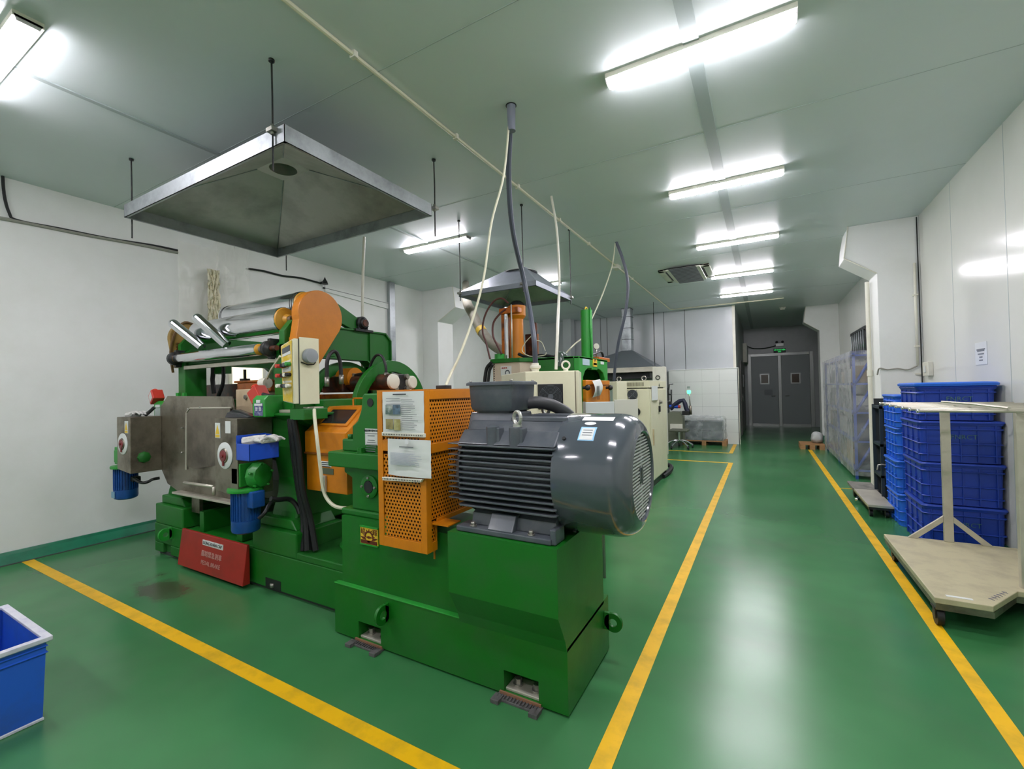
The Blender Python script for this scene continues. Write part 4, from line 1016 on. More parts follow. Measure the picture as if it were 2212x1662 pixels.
# gear guard rings behind
def arc(x, w, pa, pb, pt, name='gear_guard_ring', ri=.77):
    a = hx(*pa, x); b = hx(*pb, x); t = hx(*pt, x)
    c2 = (b.y - a.y) / 2; zc0 = (a.z + b.z) / 2; hgt = t.z - zc0; R = (c2 * c2 + hgt * hgt) / (2 * hgt); yc = (a.y + b.y) / 2; zc = t.z - R
    m = MB(); m.ring_plate('x', (yc, zc), R, R * ri, x - w, x, -.15, PI + .15, 48); return m.build(name, GREEN, ml, .003), yc, zc, R
arc(-3.5, .05, (675, 838), (815, 832), (748, 782)); arc(-2.97, .05, (775, 838), (913, 838), (842, 779))

# ------------------------------------------------------------------ hydraulic nip adjusting unit behind the right frame
HYY = 2.88
hu = thing('hydraulic_unit', 'oily orange and black hydraulic cylinders behind the cream control box', 'hydraulic unit', (-2.9, HYY, 1.44))
def hcyl(pa, pb, r, m_, name, y=HYY, par=hu, n=24):
    a = hy(*pa, y); b = hy(*pb, y); return MB().cyl((a.x, y, a.z), (b.x, y, a.z), r, n=n).build(name, m_, par)
z_ = hy(850, 828, HYY).z
hcyl((692, 830), (775, 830), .085, ORANGED, 'orange_barrel', HYY + .05)
rm = hcyl((760, 828), (848, 828), .072, RUST, 'ram_barrel'); 
a = hy(848, 828, HYY); MB().lathe([(0, .03), (.05, .03), (.064, .024), (.068, .0), (.068, -.03)], (a.x, HYY, hy(760, 828, HYY).z), (1, 0, 0), 24).build('end_cap', PLASTICW, rm)
hcyl((742, 818), (768, 818), .095, ORANGE, 'collar', HYY)
b2 = hcyl((848, 828), (888, 828), .045, RUST, 'second_ram', HYY + .25); a = hy(888, 828, HYY + .25); MB().lathe([(0, .03), (.05, .03), (.06, .02), (.062, -.03)], (a.x, HYY + .25, hy(848, 828, HYY + .25).z), (1, 0, 0), 24).build('end_cap', PLASTICW, b2)
a = hy(846, 812, HYY + .14); b = hy(868, 842, HYY + .14)
blk = MB().box(b.x - .03, b.x, HYY + .02, HYY + .22, b.z - .01, a.z + .01).build('flange_plate', DARK, hu, .006)
for yy in (.05, .19):
    for zz in (a.z - .01, b.z + .01): MB().cyl((b.x, HYY + yy, zz), (b.x + .03, HYY + yy, zz), .022, n=12).build('bolt', BOLTM, blk)
m = MB(); a = hy(690, 860, HYY); b = hy(880, 858, HYY); m.box(a.x, b.x, HYY - .15, HYY + .45, 1.30, 1.50); m.build('base_plate', ORANGED, hu, .006)
m = MB(); a = hy(695, 815, HYY - .1); b = hy(740, 848, HYY - .1); m.box(a.x, b.x, HYY - .1, HYY + .1, b.z, a.z); m.build('valve_block', RUST, hu, .01)
for k, (pts, r) in enumerate((([(706, 820), (707, 780), (716, 762), (727, 762), (735, 785), (737, 815)], .016), ([(799, 810), (800, 790), (812, 769), (825, 770), (833, 790), (834, 810)], .012), ([(765, 812), (785, 808), (800, 812), (808, 818)], .015))):
    pl_ = (lambda px, py: hx(px, py, -3.16)) if k == 0 else (lambda px, py: hy(px, py, HYY - .02))
    h_ = MB().tube([pl_(px, py) for px, py in pts], r, 8, sub=6).build('hydraulic_hose', BLACK, hu)
    for px, py in (pts[0], pts[-1]):
        q = pl_(px, py); MB().cyl(q - Vector((0, 0, .06)), q + Vector((0, 0, .02)), .02, n=10).build('fitting', BOLTM, h_)

# ------------------------------------------------------------------ orange gear cover with slanted window
OY = 2.15
gc = thing('gear_cover', 'orange folded gear cover with slanted dark window and handle', 'machine cover', (-2.8, OY, .79))
m = MB(); X0, X1 = -3.0, -2.56
m.prism([(OY, .79), (OY, 1.065), (OY - .012, 1.075), (OY - .012, 1.225), (OY + .02, 1.245), (OY + .20, 1.405), (OY + .42, 1.405), (OY + .42, .79)], 'x', X0, X1)
m.build('cover_body', ORANGE, gc, .005)
m = MB(); a = (OY + .04, 1.268); b = (OY + .18, 1.392); nrm = Vector((0, -(b[1] - a[1]), b[0] - a[0])).normalized()
q = [(X0 + .07, *a), (X1 - .04, *a), (X1 - .04, *b), (X0 + .07, *b)]
off = [tuple(Vector(p) + nrm * .006) for p in q]
fr = MB(); c = sum((Vector(p) for p in off), Vector()) / 4
outer = [c + (Vector(p) - c) * 1.0 for p in off]; inner = [c + Vector(((p[0] - c.x) * .82, (p[1] - c.y) * .78, (p[2] - c.z) * .78)) for p in off]
for i in range(4):
    j = (i + 1) % 4; A, B, C_, D = outer[i], outer[j], inner[j], inner[i]
    fr.loft([[A, B, C_, D], [A - nrm * .012, B - nrm * .012, C_ - nrm * .012, D - nrm * .012]], smooth=False)
wf_ = fr.build('window_frame', ORANGE, gc)
MB().poly([p - nrm * .003 for p in inner]).build('pane', GLASSD, wf_)
m = MB().tube([(-2.74, OY + .22, 1.405), (-2.74, OY + .22, 1.46), (-2.735, OY + .22, 1.465), (-2.63, OY + .22, 1.465), (-2.625, OY + .22, 1.46), (-2.625, OY + .22, 1.405)], .007, 6).build('handle', ORANGE, gc)
a = hy(694, 996, OY); b = hy(716, 1010, OY)
s1 = MB().box(a.x, b.x, OY - .003, OY - .0005, b.z, a.z).build('sticker', WHITE, gc)
for k in range(3): MB().box(a.x + .006, b.x - .006, OY - .0036, OY - .003, a.z - .012 - k * .014, a.z - .007 - k * .014).build('print_line', PRINT, s1)
a = hy(692, 1010, OY); b = hy(721, 1026, OY); MB().box(a.x, b.x, OY - .004, OY - .0005, b.z, a.z).build('nameplate', mat('weathered_plate', (84, 92, 70), .5), gc)
a = hy(698, 1027, OY); b = hy(707, 1062, OY)
lv = MB().box(a.x, b.x, OY - .02, OY - .0005, b.z, a.z).build('oil_level_gauge', STEELL, gc, .003)
MB().box(a.x + .012, b.x - .012, OY - .022, OY - .02, b.z + .03, a.z - .03).build('sight_glass', GLASSD, lv)
for z in (a.z - .015, b.z + .015): MB().cyl(((a.x + b.x) / 2, OY - .02, z), ((a.x + b.x) / 2, OY - .034, z), .011, n=8).build('bolt', BOLTM, lv)
MB().box(X0 - .004, X1 + .004, OY - .016, OY - .0, 1.062, 1.074).build('seam_bead', mat('dark_orange_seam', (130, 74, 18), .5), gc)
# cream cable looping from control box past the cover
cb = MB().tube([hy(679, 885, 2.08), hy(680, 905, 2.05), hy(685, 950, 2.0), hy(692, 1010, 2.0), hy(698, 1055, 2.0), hy(708, 1080, 2.0), hy(728, 1096, 2.0), hy(762, 1098, 2.05)], .012, 7, sub=5)
tag(cb.build('loose_cable', CABLEW), 'cream cable hanging from the control box past the orange gear cover', 'cable')

# ------------------------------------------------------------------ control box
X_, Ya, Yb, za, zb_ = -2.90, 1.99, 2.19, 1.435, 1.905
ct = thing('control_box', 'cream control box with horn on its side and yellow switch panel', 'control box', (X_, Ya, za))
q1 = hy(607, 747, Ya); q2 = hy(612, 868, Ya)
m = MB(); B0 = [(X_, Ya, za), (X_, Yb, za + .003), (q2.x, Yb, q2.z), (q2.x, Ya, q2.z)]; T0 = [(X_, Ya, zb_), (X_, Yb, zb_ + .006), (q1.x, Yb, q1.z), (q1.x, Ya, q1.z)]
m.loft([B0, T0], smooth=False); m.build('enclosure', CREAM, ct, .006)
m = MB(); m.box(X_ - .001, X_ + .003, Ya + .035, Ya + .041, za, zb_); m.build('door_gap', SEAMM, ct)
MB().box(X_, X_ + .006, Ya + .042, Yb + .002, za - .004, zb_ + .012).build('door', CREAM, ct, .002)
# switch panel (yellow) on the operator side
def pf(u, v, d=.0):   # u from far edge to near edge, v from bottom to top
    lo_ = Vector((q2.x + (X_ - q2.x) * u, Ya - d, q2.z + (za - q2.z) * u)); hi_ = Vector((q1.x + (X_ - q1.x) * u, Ya - d, q1.z + (zb_ - q1.z) * u)); return lo_ + (hi_ - lo_) * v
m = MB(); m.loft([[pf(.04, .02, .002), pf(.88, .02, .002), pf(.88, .98, .002), pf(.04, .98, .002)], [pf(.04, .02, .005), pf(.88, .02, .005), pf(.88, .98, .005), pf(.04, .98, .005)]], smooth=False)
sw = m.build('switch_panel', YPANEL, ct); sw['label'] = 'yellow switch panel with rows of buttons'
def pad(u0, u1, v0, v1, d, m_, name): MB().loft([[pf(u0, v0, .005), pf(u1, v0, .005), pf(u1, v1, .005), pf(u0, v1, .005)], [pf(u0, v0, d), pf(u1, v0, d), pf(u1, v1, d), pf(u0, v1, d)]], smooth=False).build(name, m_, sw)
pad(.15, .75, .83, .92, .008, MGREY, 'meter_strip'); pad(.15, .8, .78, .825, .007, WHITE, 'meter_label'); pad(.1, .8, .66, .69, .007, PLASTICW, 'label_strip'); pad(.08, .8, .51, .58, .006, WHITE, 'paper_label')
pad(.1, .85, .33, .36, .007, PLASTICW, 'label_strip')
for v, cols in ((.62, (REDB, BLACK, MGREY, GREEN2)), (.455, (REDB, BLACK, PLASTICW, BLACK)), (.28, (PLASTICW, BLACK, MGREY, PLASTICW))):
    for k, c_ in enumerate(cols):
        p0 = pf(.14 + k * .2, v, .005); MB().cyl(p0, p0 + Vector((0, -.035 if k else -.055, 0)), .014, n=10).build('push_button', c_, sw)
a = hx(664, 770, X_)
hn = MB().lathe([(0, .055), (.028, .055), (.05, .05), (.054, .04), (.054, .01), (.046, .0), (.0, 0)], (X_ + .006, a.y, a.z), (1, 0, 0), 28).build('horn', mat('grey_horn', (140, 146, 150), .5), ct)
MB().tube([(X_ + .01, a.y - .06, a.z - .045), (X_ + .03, a.y - .02, a.z - .065), (X_ + .03, a.y + .03, a.z - .06), (X_ + .012, a.y + .06, a.z - .04)], .004, 5).build('wire_guard', DARK, hn)
m = MB(); m.cyl((-2.93, 2.12, 1.41), (-2.93, 2.12, 1.36), .014, n=8).box(-2.99, -2.86, 2.12, 2.2, 1.36, 1.41); m.build('cable_entry', STEELL, ct, .003)
# ------------------------------------------------------------------ emergency stop boxes
def estop(name, label, px, py, y, s, rz, tilt=.6):
    c = hy(px, py, y); t = thing(name, label, 'switch', tuple(c))
    m = MB(); m.box(-s, s, -s * .9, s * .9, -s, s); bb = m.build('box', REDB, t, .008)
    MM = Matrix.Rotation(rz, 4, 'Z') @ Matrix.Rotation(tilt, 4, 'Y')
    k = MB(); k.cyl((0, 0, s), (0, 0, s + .02), .016, n=12); k.lathe([(.0, .035), (.025, .032), (.03, .022), (.025, .012), (0, .01)], (0, 0, s), (0, 0, 1), 16); kb = k.build('button', mat('bright_red_button', (220, 58, 34), .35) if 'bright_red_button' not in MATS else MATS['bright_red_button'], t)
    parts_ = [bb, kb]
    if tilt < -.62: parts_.append(MB().box(-s * .65, s * .65, -s * .93, -s * .9, -s * .65, s * .65).build('face_label', WHITE, t))
    for o in parts_:
        o.data.transform(MM)
        o.matrix_parent_inverse = Matrix.Identity(4)
    return t
estop('emergency_stop', 'red emergency stop box on the left end of the mill above the wall-side steel box', 338, 858, 2.15, .055, -.1, -.65)
e2 = estop('emergency_stop', 'red emergency stop box in front of the cream control box, black cable attached', 559, 853, 2.18, .058, .1, -.6)
tag(MB().tube([hy(568, 852, 2.13), hy(585, 856, 2.14), hy(600, 857, 2.2), hy(625, 857, 2.25)], .014, 8, sub=4).build('stop_cable', BLACK), 'short black cable from the red stop box to the control box', 'cable')

# ------------------------------------------------------------------ conveyor drive boxes with gearmotors
def drive_box(name, label, x0, x1, y0, y1, z0, z1, side):
    t = thing(name, label, 'drive unit', (x0, y0, z0))
    m = MB(); m.prism([(x0, z0 + .03), (x1, z0), (x1, z1), (x0, z1)], 'y', y0, y1); m.build('steel_box', STEEL, t, .004)
    cz = z0 + (z1 - z0) * .52; cx = (x0 + x1) / 2 - .01
    dial = MB().lathe([(0, .008), (.092, .008), (.1, .004), (.1, 0)], (cx, y0, cz), (0, -1, 0), 36).build('dial_ring', WHITE, t)
    MB().lathe([(0, .016), (.05, .016), (.056, .008)], (cx, y0, cz), (0, -1, 0), 28).build('inner_disc', STEEL, dial)
    k = MB(); k.lathe([(0, .03), (.012, .03), (.012, .022), (.04, .02), (.043, .014)], (cx, y0, cz), (0, -1, 0), 24); k.box(cx - .008, cx + .008, y0 - .02, y0 - .012, cz - .075, cz - .03); k.build('red_knob', mat('maroon_knob', (124, 40, 44), .4) if 'maroon_knob' not in MATS else MATS['maroon_knob'], dial)
    wx = x0 + (.045 if side > 0 else .21)
    MB().box(wx - .035, wx + .035, y0 - .003, y0, z1 - .15, z1 - .035).build('warning_sticker', WHITE, t)
    MB().prism([(wx - .028, z1 - .12), (wx + .028, z1 - .12), (wx, z1 - .05)], 'y', y0 - .0045, y0 - .003).build('warning_triangle', YTAG, t)
    MB().box(wx - .028, wx + .028, y0 - .0045, y0 - .003, z1 - .145, z1 - .125).build('warning_strip', YTAG, t)
    if side > 0: MB().box(x0 + .15, x0 + .22, y0 - .003, y0, z1 - .11, z1 - .02).build('sticker', WHITE, t)
    return t
dl_ = drive_box('drive_box', 'stainless drive box with dial on the wall side of the mill apron', -5.40, -5.12, 1.85, 2.10, .80, 1.325, -1)
dr_ = drive_box('drive_box', 'stainless drive box with dial nearest the blue tray', -3.67, -3.37, 1.85, 2.12, .755, 1.335, 1)
# extras
q = hx(311, 988, -5.12)
m = MB(); m.lathe([(0, .03), (.03, .03), (.05, .02), (.055, 0)], (-5.12, q.y, q.z), (1, 0, 0), 8); m.build('bearing_cap', GREEN, dl_)
def gearmotor(name, label, cx, cy, zt, side, cable):
    t = thing(name, label, 'motor', (cx, cy, zt - .5))
    m = MB(); m.box(cx - .055, cx + .055, cy - .07, cy + .07, zt - .17, zt); m.box(cx - .04, cx + .04, cy - .08, cy - .07, zt - .15, zt - .03); m.cyl((cx, cy, zt), (cx, cy, zt + .015), .03, n=10); gb = m.build('gear_housing', GREEN2, t, .006)
    if side > 0:
        m = MB(); m.lathe([(.0, .09), (.05, .09), (.085, .07), (.1, .03), (.1, 0)], (cx + .05, cy + .05, zt - .1), (1, .25, 0), 10); m.build('worm_cover', GREEN2, t, .004)
        for k in range(5):
            tt = 2 * PI * k / 5 + .3; c = Vector((cx + .1, cy + .05 + .085 * math.cos(tt), zt - .1 + .085 * math.sin(tt))); MB().cyl(c, c + Vector((.03, 0, 0)), .009, n=6).build('bolt', GREEN2, gb)
    MB().lathe([(.0, .03), (.04, .03), (.05, .02), (.118, .014), (.122, .0), (.118, -.012), (.0, -.012)], (cx, cy, zt - .20), (0, 0, 1), 32).build('motor_flange', GREEN2, t)
    bz0, bz1 = zt - .52, zt - .205
    m = MB(); m.lathe([(0, 0), (.07, 0), (.092, .012), (.097, .03), (.097, .095), (.088, .097), (.088, bz1 - bz0)], (cx, cy, bz0), (0, 0, 1), 32)
    for k in range(28):
        a = 2 * PI * k / 28; c, s = math.cos(a), math.sin(a)
        m.box(-.0025, .0025, .086, .098, 0, bz1 - bz0 - .11); n0 = len(m.v) - 8
        m.v[n0:] = [(cx + p[0] * c - p[1] * s, cy + p[0] * s + p[1] * c, bz0 + .10 + p[2]) for p in m.v[n0:]]
    bm_ = m.build('motor_body', BLUEM, t)
    if side > 0:
        m = MB(); m.box(cx + .075, cx + .15, cy - .04, cy + .06, bz1 - .12, bz1 - .0); m.build('terminal_box', BLUEM, t, .008)
    else:
        m = MB(); m.box(cx + .08, cx + .15, cy + .0, cy + .07, bz1 - .14, bz1 - .09); m.build('terminal_box', BLACK, t, .008)
        MB().box(cx - .045, cx + .03, cy - .1005, cy - .098, bz0 + .025, bz0 + .085).build('nameplate', mat('motor_plate', (120, 160, 190), .4), t)
    MB().tube(cable, .014, 8, sub=5).build('motor_cable', BLACK, t)
    return t
c1 = hy(251, 1040, 1.90); c2 = hy(531, 1105, 1.93)
ztl = hy(241, 966, 1.90).z; ztr = hy(518, 998, 1.93).z
gearmotor('gearmotor', 'blue hanging gearmotor on the wall side, left of the steel apron', hy(250, 1040, 1.90).x, 1.98, ztl, -1, [hy(290, 1035, 1.95), hy(305, 1043, 1.95), hy(318, 1042, 1.98), hy(330, 1036, 2.05), hy(345, 1033, 2.1)])
gearmotor('gearmotor', 'blue hanging gearmotor with green gear housing under the blue tray', hy(531, 1105, 1.93).x, 1.93, ztr, 1, [hy(560, 1120, 1.93), hy(572, 1108, 1.95), hy(582, 1090, 2.0), hy(590, 1080, 2.05)])
# ------------------------------------------------------------------ blue tray with gloves, and gloves on the left box
zt0 = hy(539, 994, 1.80).z; 
TXR, TY0_, TY1_ = -3.06, 1.80, 2.06
pz = hx(539, 960, TXR); ty0 = hx(539, 995, TXR).y; ty1 = hx(603, 990, TXR).y; z1 = hx(570, 957, TXR).z; z0 = hx(570, 993, TXR).z
tx0 = hy(510, 975, ty0).x
ty = thing('parts_tray', 'bright blue plastic tray on the right gearmotor holding gloves', 'tray', (TXR, ty0, z0))
m = MB(); t_ = .006
m.box(tx0, TXR, ty0, ty1, z0, z0 + t_); m.box(tx0, TXR, ty0, ty0 + t_, z0, z1); m.box(tx0, TXR, ty1 - t_, ty1, z0, z1); m.box(TXR - t_, TXR, ty0, ty1, z0, z1); m.box(tx0, tx0 + t_, ty0, ty1, z0, z1 + .055)
m.box(tx0, TXR - .08, ty1 - .012, ty1 - .002, z1, z1 + .05)
m.build('shell', TRAY, ty, .002)
m = MB(); m.box(tx0 + .006, TXR + .004, ty0 - .004, ty1 + .004, z1 - .006, z1 + .001)
def glove(name, label, c, sc, seed, rz=0):
    t = thing(name, label, 'glove', tuple(c)); m = MB(); r_ = random.Random(seed)
    R = Matrix.Rotation(rz, 3, 'Z')
    def tb(pts, r): m.tube([Vector(c) + R @ (Vector(p) * sc) for p in pts], r, 8, sub=3)
    tb([(-.09, 0, .012), (-.03, .005, .02), (.03, 0, .024)], lambda u: .028 * sc)
    for k in range(4):
        y = -.03 + k * .02; tb([(.02, y * .7, .022), (.06, y + r_.uniform(-.008, .008), .03 + r_.uniform(0, .014)), (.10, y * 1.2, .018)], lambda u: (.011 - .003 * u) * sc)
    tb([(-.02, -.02, .02), (.0, -.05, .024), (.03, -.065, .02)], lambda u: .011 * sc)
    m.build('glove_body', mat('white_knit', (206, 206, 200), .9, dirt=(120, 120, 120), dirt_amt=.7, dirt_scale=25) if 'white_knit' not in MATS else MATS['white_knit'], t)
    return t
glove('work_glove', 'white knitted glove lying across the blue tray', ((tx0 + TXR) / 2 + .03, (ty0 + ty1) / 2, z1 - .01), 1.25, 1, .7)
glove('work_glove', 'grey stained glove on the far end of the blue tray', ((tx0 + TXR) / 2 + .09, ty1 - .06, z1 - .0), .8, 2, 1.2)
glove('work_glove', 'white glove on top of the wall-side stainless drive box', (-5.27, 1.95, 1.325), 1.1, 3, .3)
tag(MB().tube([(-5.2, 2.0, 1.335), (-5.16, 2.03, 1.38), (-5.14, 2.05, 1.41)], .016, 8).build('small_tool', DARK), 'small dark handle sticking up from the wall-side drive box', 'tool')
m = MB()
rings = []
for j in range(7):
    u = j / 6; rings.append([(-3.64 + u * .26 + .0, 2.0 + .09 * math.cos(a) * (1 - .3 * u), 1.337 + .05 * max(math.sin(a), 0) * (1.2 - u)) for a in [2 * PI * k / 10 for k in range(10)]])
tag(m.loft(rings).build('black_bag', mat('black_sheet_plastic', (40, 40, 44), .25)), 'crumpled black plastic on top of the right drive box', 'plastic bag')

# ------------------------------------------------------------------ stock blender above the mill
sb = thing('stock_blender', 'green overhead frame with chrome rolls above the mill', 'machine', (-4.2, 2.4, 1.5))
def post(x0, x1, ya, yb, z0, z1, ch=.06):
    return MB().prism([(ya, z0), (yb, z0), (yb, z1), (ya + ch, z1), (ya, z1 - ch)], 'x', x0, x1)
post(-5.13, -5.0, 2.25, 2.45, 1.47, 1.98).build('post', GREEN, sb, .006)
post(-3.54, -3.40, 2.25, 2.46, 1.46, 1.98).build('post', GREEN, sb, .006)
# raised cheeks carrying the rolls
for x0, x1 in ((-5.13, -5.08), (-3.47, -3.40)):
    MB().prism([(2.25, 1.84), (2.25, 2.03), (2.33, 2.13), (2.60, 2.13), (2.75, 1.84)], 'x', x0, x1).build('roll_cheek', GREEN, sb, .004)
bz = hy(505, 786, 2.25).z
m = MB(); m.box(-5.0, -3.54, 2.28, 2.31, bz + .03, bz + .12); m.box(-5.0, -3.54, 2.31, 2.40, bz + .09, bz + .12); m.build('front_crossbeam', GREEN, sb, .004)
m = MB(); m.box(-5.0, -3.50, 2.24, 2.27, bz - .018, bz + .018); m.build('scraper_bar', STEELL, sb, .003)
# long side beam running back and down to the rear post
BXb = -3.40
def Q(px, py, x=BXb): q = hx(px, py, x); return (q.y, q.z)
tp1 = Q(725, 706); tp2 = Q(834, 720); tp3 = Q(846, 737); bt3 = Q(846, 826); bt2 = Q(805, 826); in2 = Q(805, 781); bt1 = Q(690, 772)
m = MB(); poly = [(2.46, tp1[1]), tp2, tp3, (tp3[0], 1.46), (bt2[0], 1.46), (bt2[0], in2[1] - .05), (bt2[0] - .06, in2[1]), (2.46, bt1[1])]
m.prism(poly, 'x', BXb - .10, BXb - .02); m.build('side_beam', GREEN, sb, .004)
# its flanges and stiffener stand proud of the web
m = MB()
def strip2(pts, w, x0, x1):
    for a, b in zip(pts[:-1], pts[1:]):
        d = Vector((b[0] - a[0], b[1] - a[1])).normalized(); n_ = Vector((-d.y, d.x)) * w
        m.prism([a, b, (b[0] + n_.x, b[1] + n_.y), (a[0] + n_.x, a[1] + n_.y)], 'x', x0, x1)
strip2([(2.46, tp1[1]), tp2, tp3, (tp3[0], 1.46)], -.014, BXb - .12, BXb)
strip2([(2.46, bt1[1]), (bt2[0] - .06, in2[1]), (bt2[0], in2[1] - .05), (bt2[0], 1.46)], .012, BXb - .12, BXb)
st = Q(800, 716); m.box(BXb - .1, BXb, st[0] - .006, st[0] + .006, in2[1], st[1])
m.build('beam_flange', GREEN, sb)
# same beam on the wall side
m = MB(); m.prism(poly, 'x', -5.12, -5.04); m.build('side_beam', GREEN, sb, .004)
MB().box(-5.05, BXb - .1, tp2[0] - .12, tp2[0] - .02, tp2[1] - .15, tp2[1] - .03).build('rear_crossbeam', GREEN, sb, .004)
# swing arm with bearing
a = Q(735, 655); b = Q(803, 705); c = Q(776, 717); d = Q(736, 695)
MB().prism([(2.55, a[1] + .02), a, b, c, d, (2.55, d[1])], 'x', BXb - .09, BXb - .03).build('swing_arm', GREEN, sb, .006)
q = hx(785, 699, BXb)
m = MB(); m.box(BXb - .1, BXb + .02, q.y - .11, q.y + .11, q.z - .085, q.z - .06); m.lathe([(0, .03), (.035, .03), (.045, .025), (.05, 0), (.068, 0), (.068, -.07)], (BXb + .0, q.y, q.z), (1, 0, 0), 24); m.box(BXb - .07, BXb, q.y - .06, q.y + .06, q.z - .07, q.z)
bb = m.build('pillow_bearing', DARK, sb, .004); MB().cyl((BXb + .03, q.y, q.z), (BXb + .038, q.y, q.z), .034, n=16).build('shaft_end', RUST, bb)
# teardrop chain covers
def tear(x0, x1, pts_c, r, low, m_, name):
    (yc, zc) = pts_c; (ly0, lz0), (ly1, lz1) = low
    poly = []
    for k in range(25):
        t = PI * 1.08 - (PI * 1.32) * k / 24; poly.append((yc + r * math.cos(t), zc + r * math.sin(t)))
    poly += [(ly1, lz1), (ly0, lz0)]
    return MB().prism(poly, 'x', x0, x1).build(name, m_, sb, .004)
TXO = -3.28
A = hx(690, 680, TXO); Lf = hx(643, 680, TXO); Tt = hx(692, 628, TXO); Rt = hx(738, 680, TXO); Bl = hx(632, 740, TXO); Br = hx(688, 790, TXO)
r = (Rt.y - Lf.y) / 2; 
tc_ = tear(TXO - .09, TXO, ((Rt.y + Lf.y) / 2 + .005, Tt.z - r), r, ((Bl.y - .01, Br.z - .02), (Br.y, Br.z)), ORANGE, 'chain_cover'); tc_['label'] = 'orange teardrop chain cover'
m = MB(); m.box(TXO - .14, TXO - .09, Lf.y + .0, Lf.y + .12, Bl.z + .02, Bl.z + .055); m.build('cover_arm', ORANGE, sb)
A = hx(412, 715, -5.17); dy = -5.17
t2 = tear(-5.22, -5.17, (2.36, 2.10), .165, ((2.24, 1.80), (2.38, 1.80)), DIRTYY, 'chain_cover'); t2['label'] = 'dusty ochre chain guard on the wall side'
m = MB()
for k in range(7): m.box(-5.17, -5.155, 2.25, 2.31, 1.86 + k * .03, 1.875 + k * .03)
m.tube([(-5.165, 2.22, 1.75), (-5.165, 2.20, 1.95), (-5.165, 2.24, 2.15), (-5.165, 2.33, 2.27), (-5.165, 2.45, 2.24)], .012, 6, sub=4)
m.build('guard_slots', mat('guard_slot', (90, 66, 28), .6), t2)
# rolls
def roll(y, z, r, x0, x1, name, capm, endr=.8, bands=False):
    m = MB(); L_ = x1 - x0
    m.lathe([(r * .96, 0), (r, .006), (r, L_ - .006), (r * .96, L_)], (x0, y, z), (1, 0, 0), 48)
    o = m.build(name, CHROME, sb)
    for xx, s in ((x0, -1), (x1, 1)):
        MB().lathe([(r * .95, 0), (r * .9, .012), (r * .45, .03), (r * .3, .06), (0, .06)], (xx, y, z), (s, 0, 0), 32).build('roll_end', capm, o)
    if bands:
        for xx in (x0 + .03, x0 + .05, x1 - .05, x1 - .025): MB().lathe([(r, 0), (r + .002, .001), (r + .002, .006), (r, .007)], (xx, y, z), (1, 0, 0), 48).build('roll_band', DARK, o)
    MB().cyl((x0 - .09, y, z), (x1 + .10, y, z), .03, n=16).build('roll_shaft', STEEL, o)
    return o
CAPO = mat('orange_roll_end', (206, 150, 40), .45, dirt=(150, 100, 30), dirt_amt=.6, dirt_scale=14)
roll(2.52, 2.29, .12, -4.68, -3.50, 'top_roll', CAPO, bands=True)
roll(2.36, 2.14, .112, -4.92, -3.54, 'blender_roll', CAPO)
roll(2.20, 1.885, .05, -5.02, -3.66, 'idler_roll', CAPO)
for x in (-5.08, -3.53):
    m = MB(); m.lathe([(.0, .04), (.03, .04), (.04, .03), (.066, .02), (.066, -.02), (.03, -.03)], (x, 2.20, 1.885), (1, 0, 0), 20); m.box(x - .02, x + .02, 2.2, 2.28, 1.80, 1.97); m.build('idler_bearing', DARK, sb, .004)
MB().cyl((-3.62, 2.2, 1.885), (-3.42, 2.2, 1.885), .022, n=12).build('idler_shaft', RUST, sb)
# chromed round-ended stock guide bars
for (bx, by_), (tx, ty_) in (((437, 750), (375, 700)), ((490, 746), (427, 688))):
    b = hy(bx, by_, 2.27); t = hy(tx, ty_, 2.13)
    m = MB(); m.tube([b, b + (t - b) * .3, t], .044, 18); m.sphere(t, .044, 18, 9); m.build('guide_bar', CHROME, sb)
tag(MB().tube([hy(605, 770, 2.15), hy(585, 800, 2.2), hy(577, 818, 2.25)], .01, 6).build('thin_cable', CABLEW), 'thin cream cable slanting down behind the switch panel', 'cable')
q = hy(574, 828, 2.3); tag(MB().cyl((q.x - .05, 2.3, q.z), (q.x + .03, 2.3, q.z), .045, n=14).build('oil_cup', PLASTICW), 'small white cylinder fitting behind the red stop box', 'fitting')

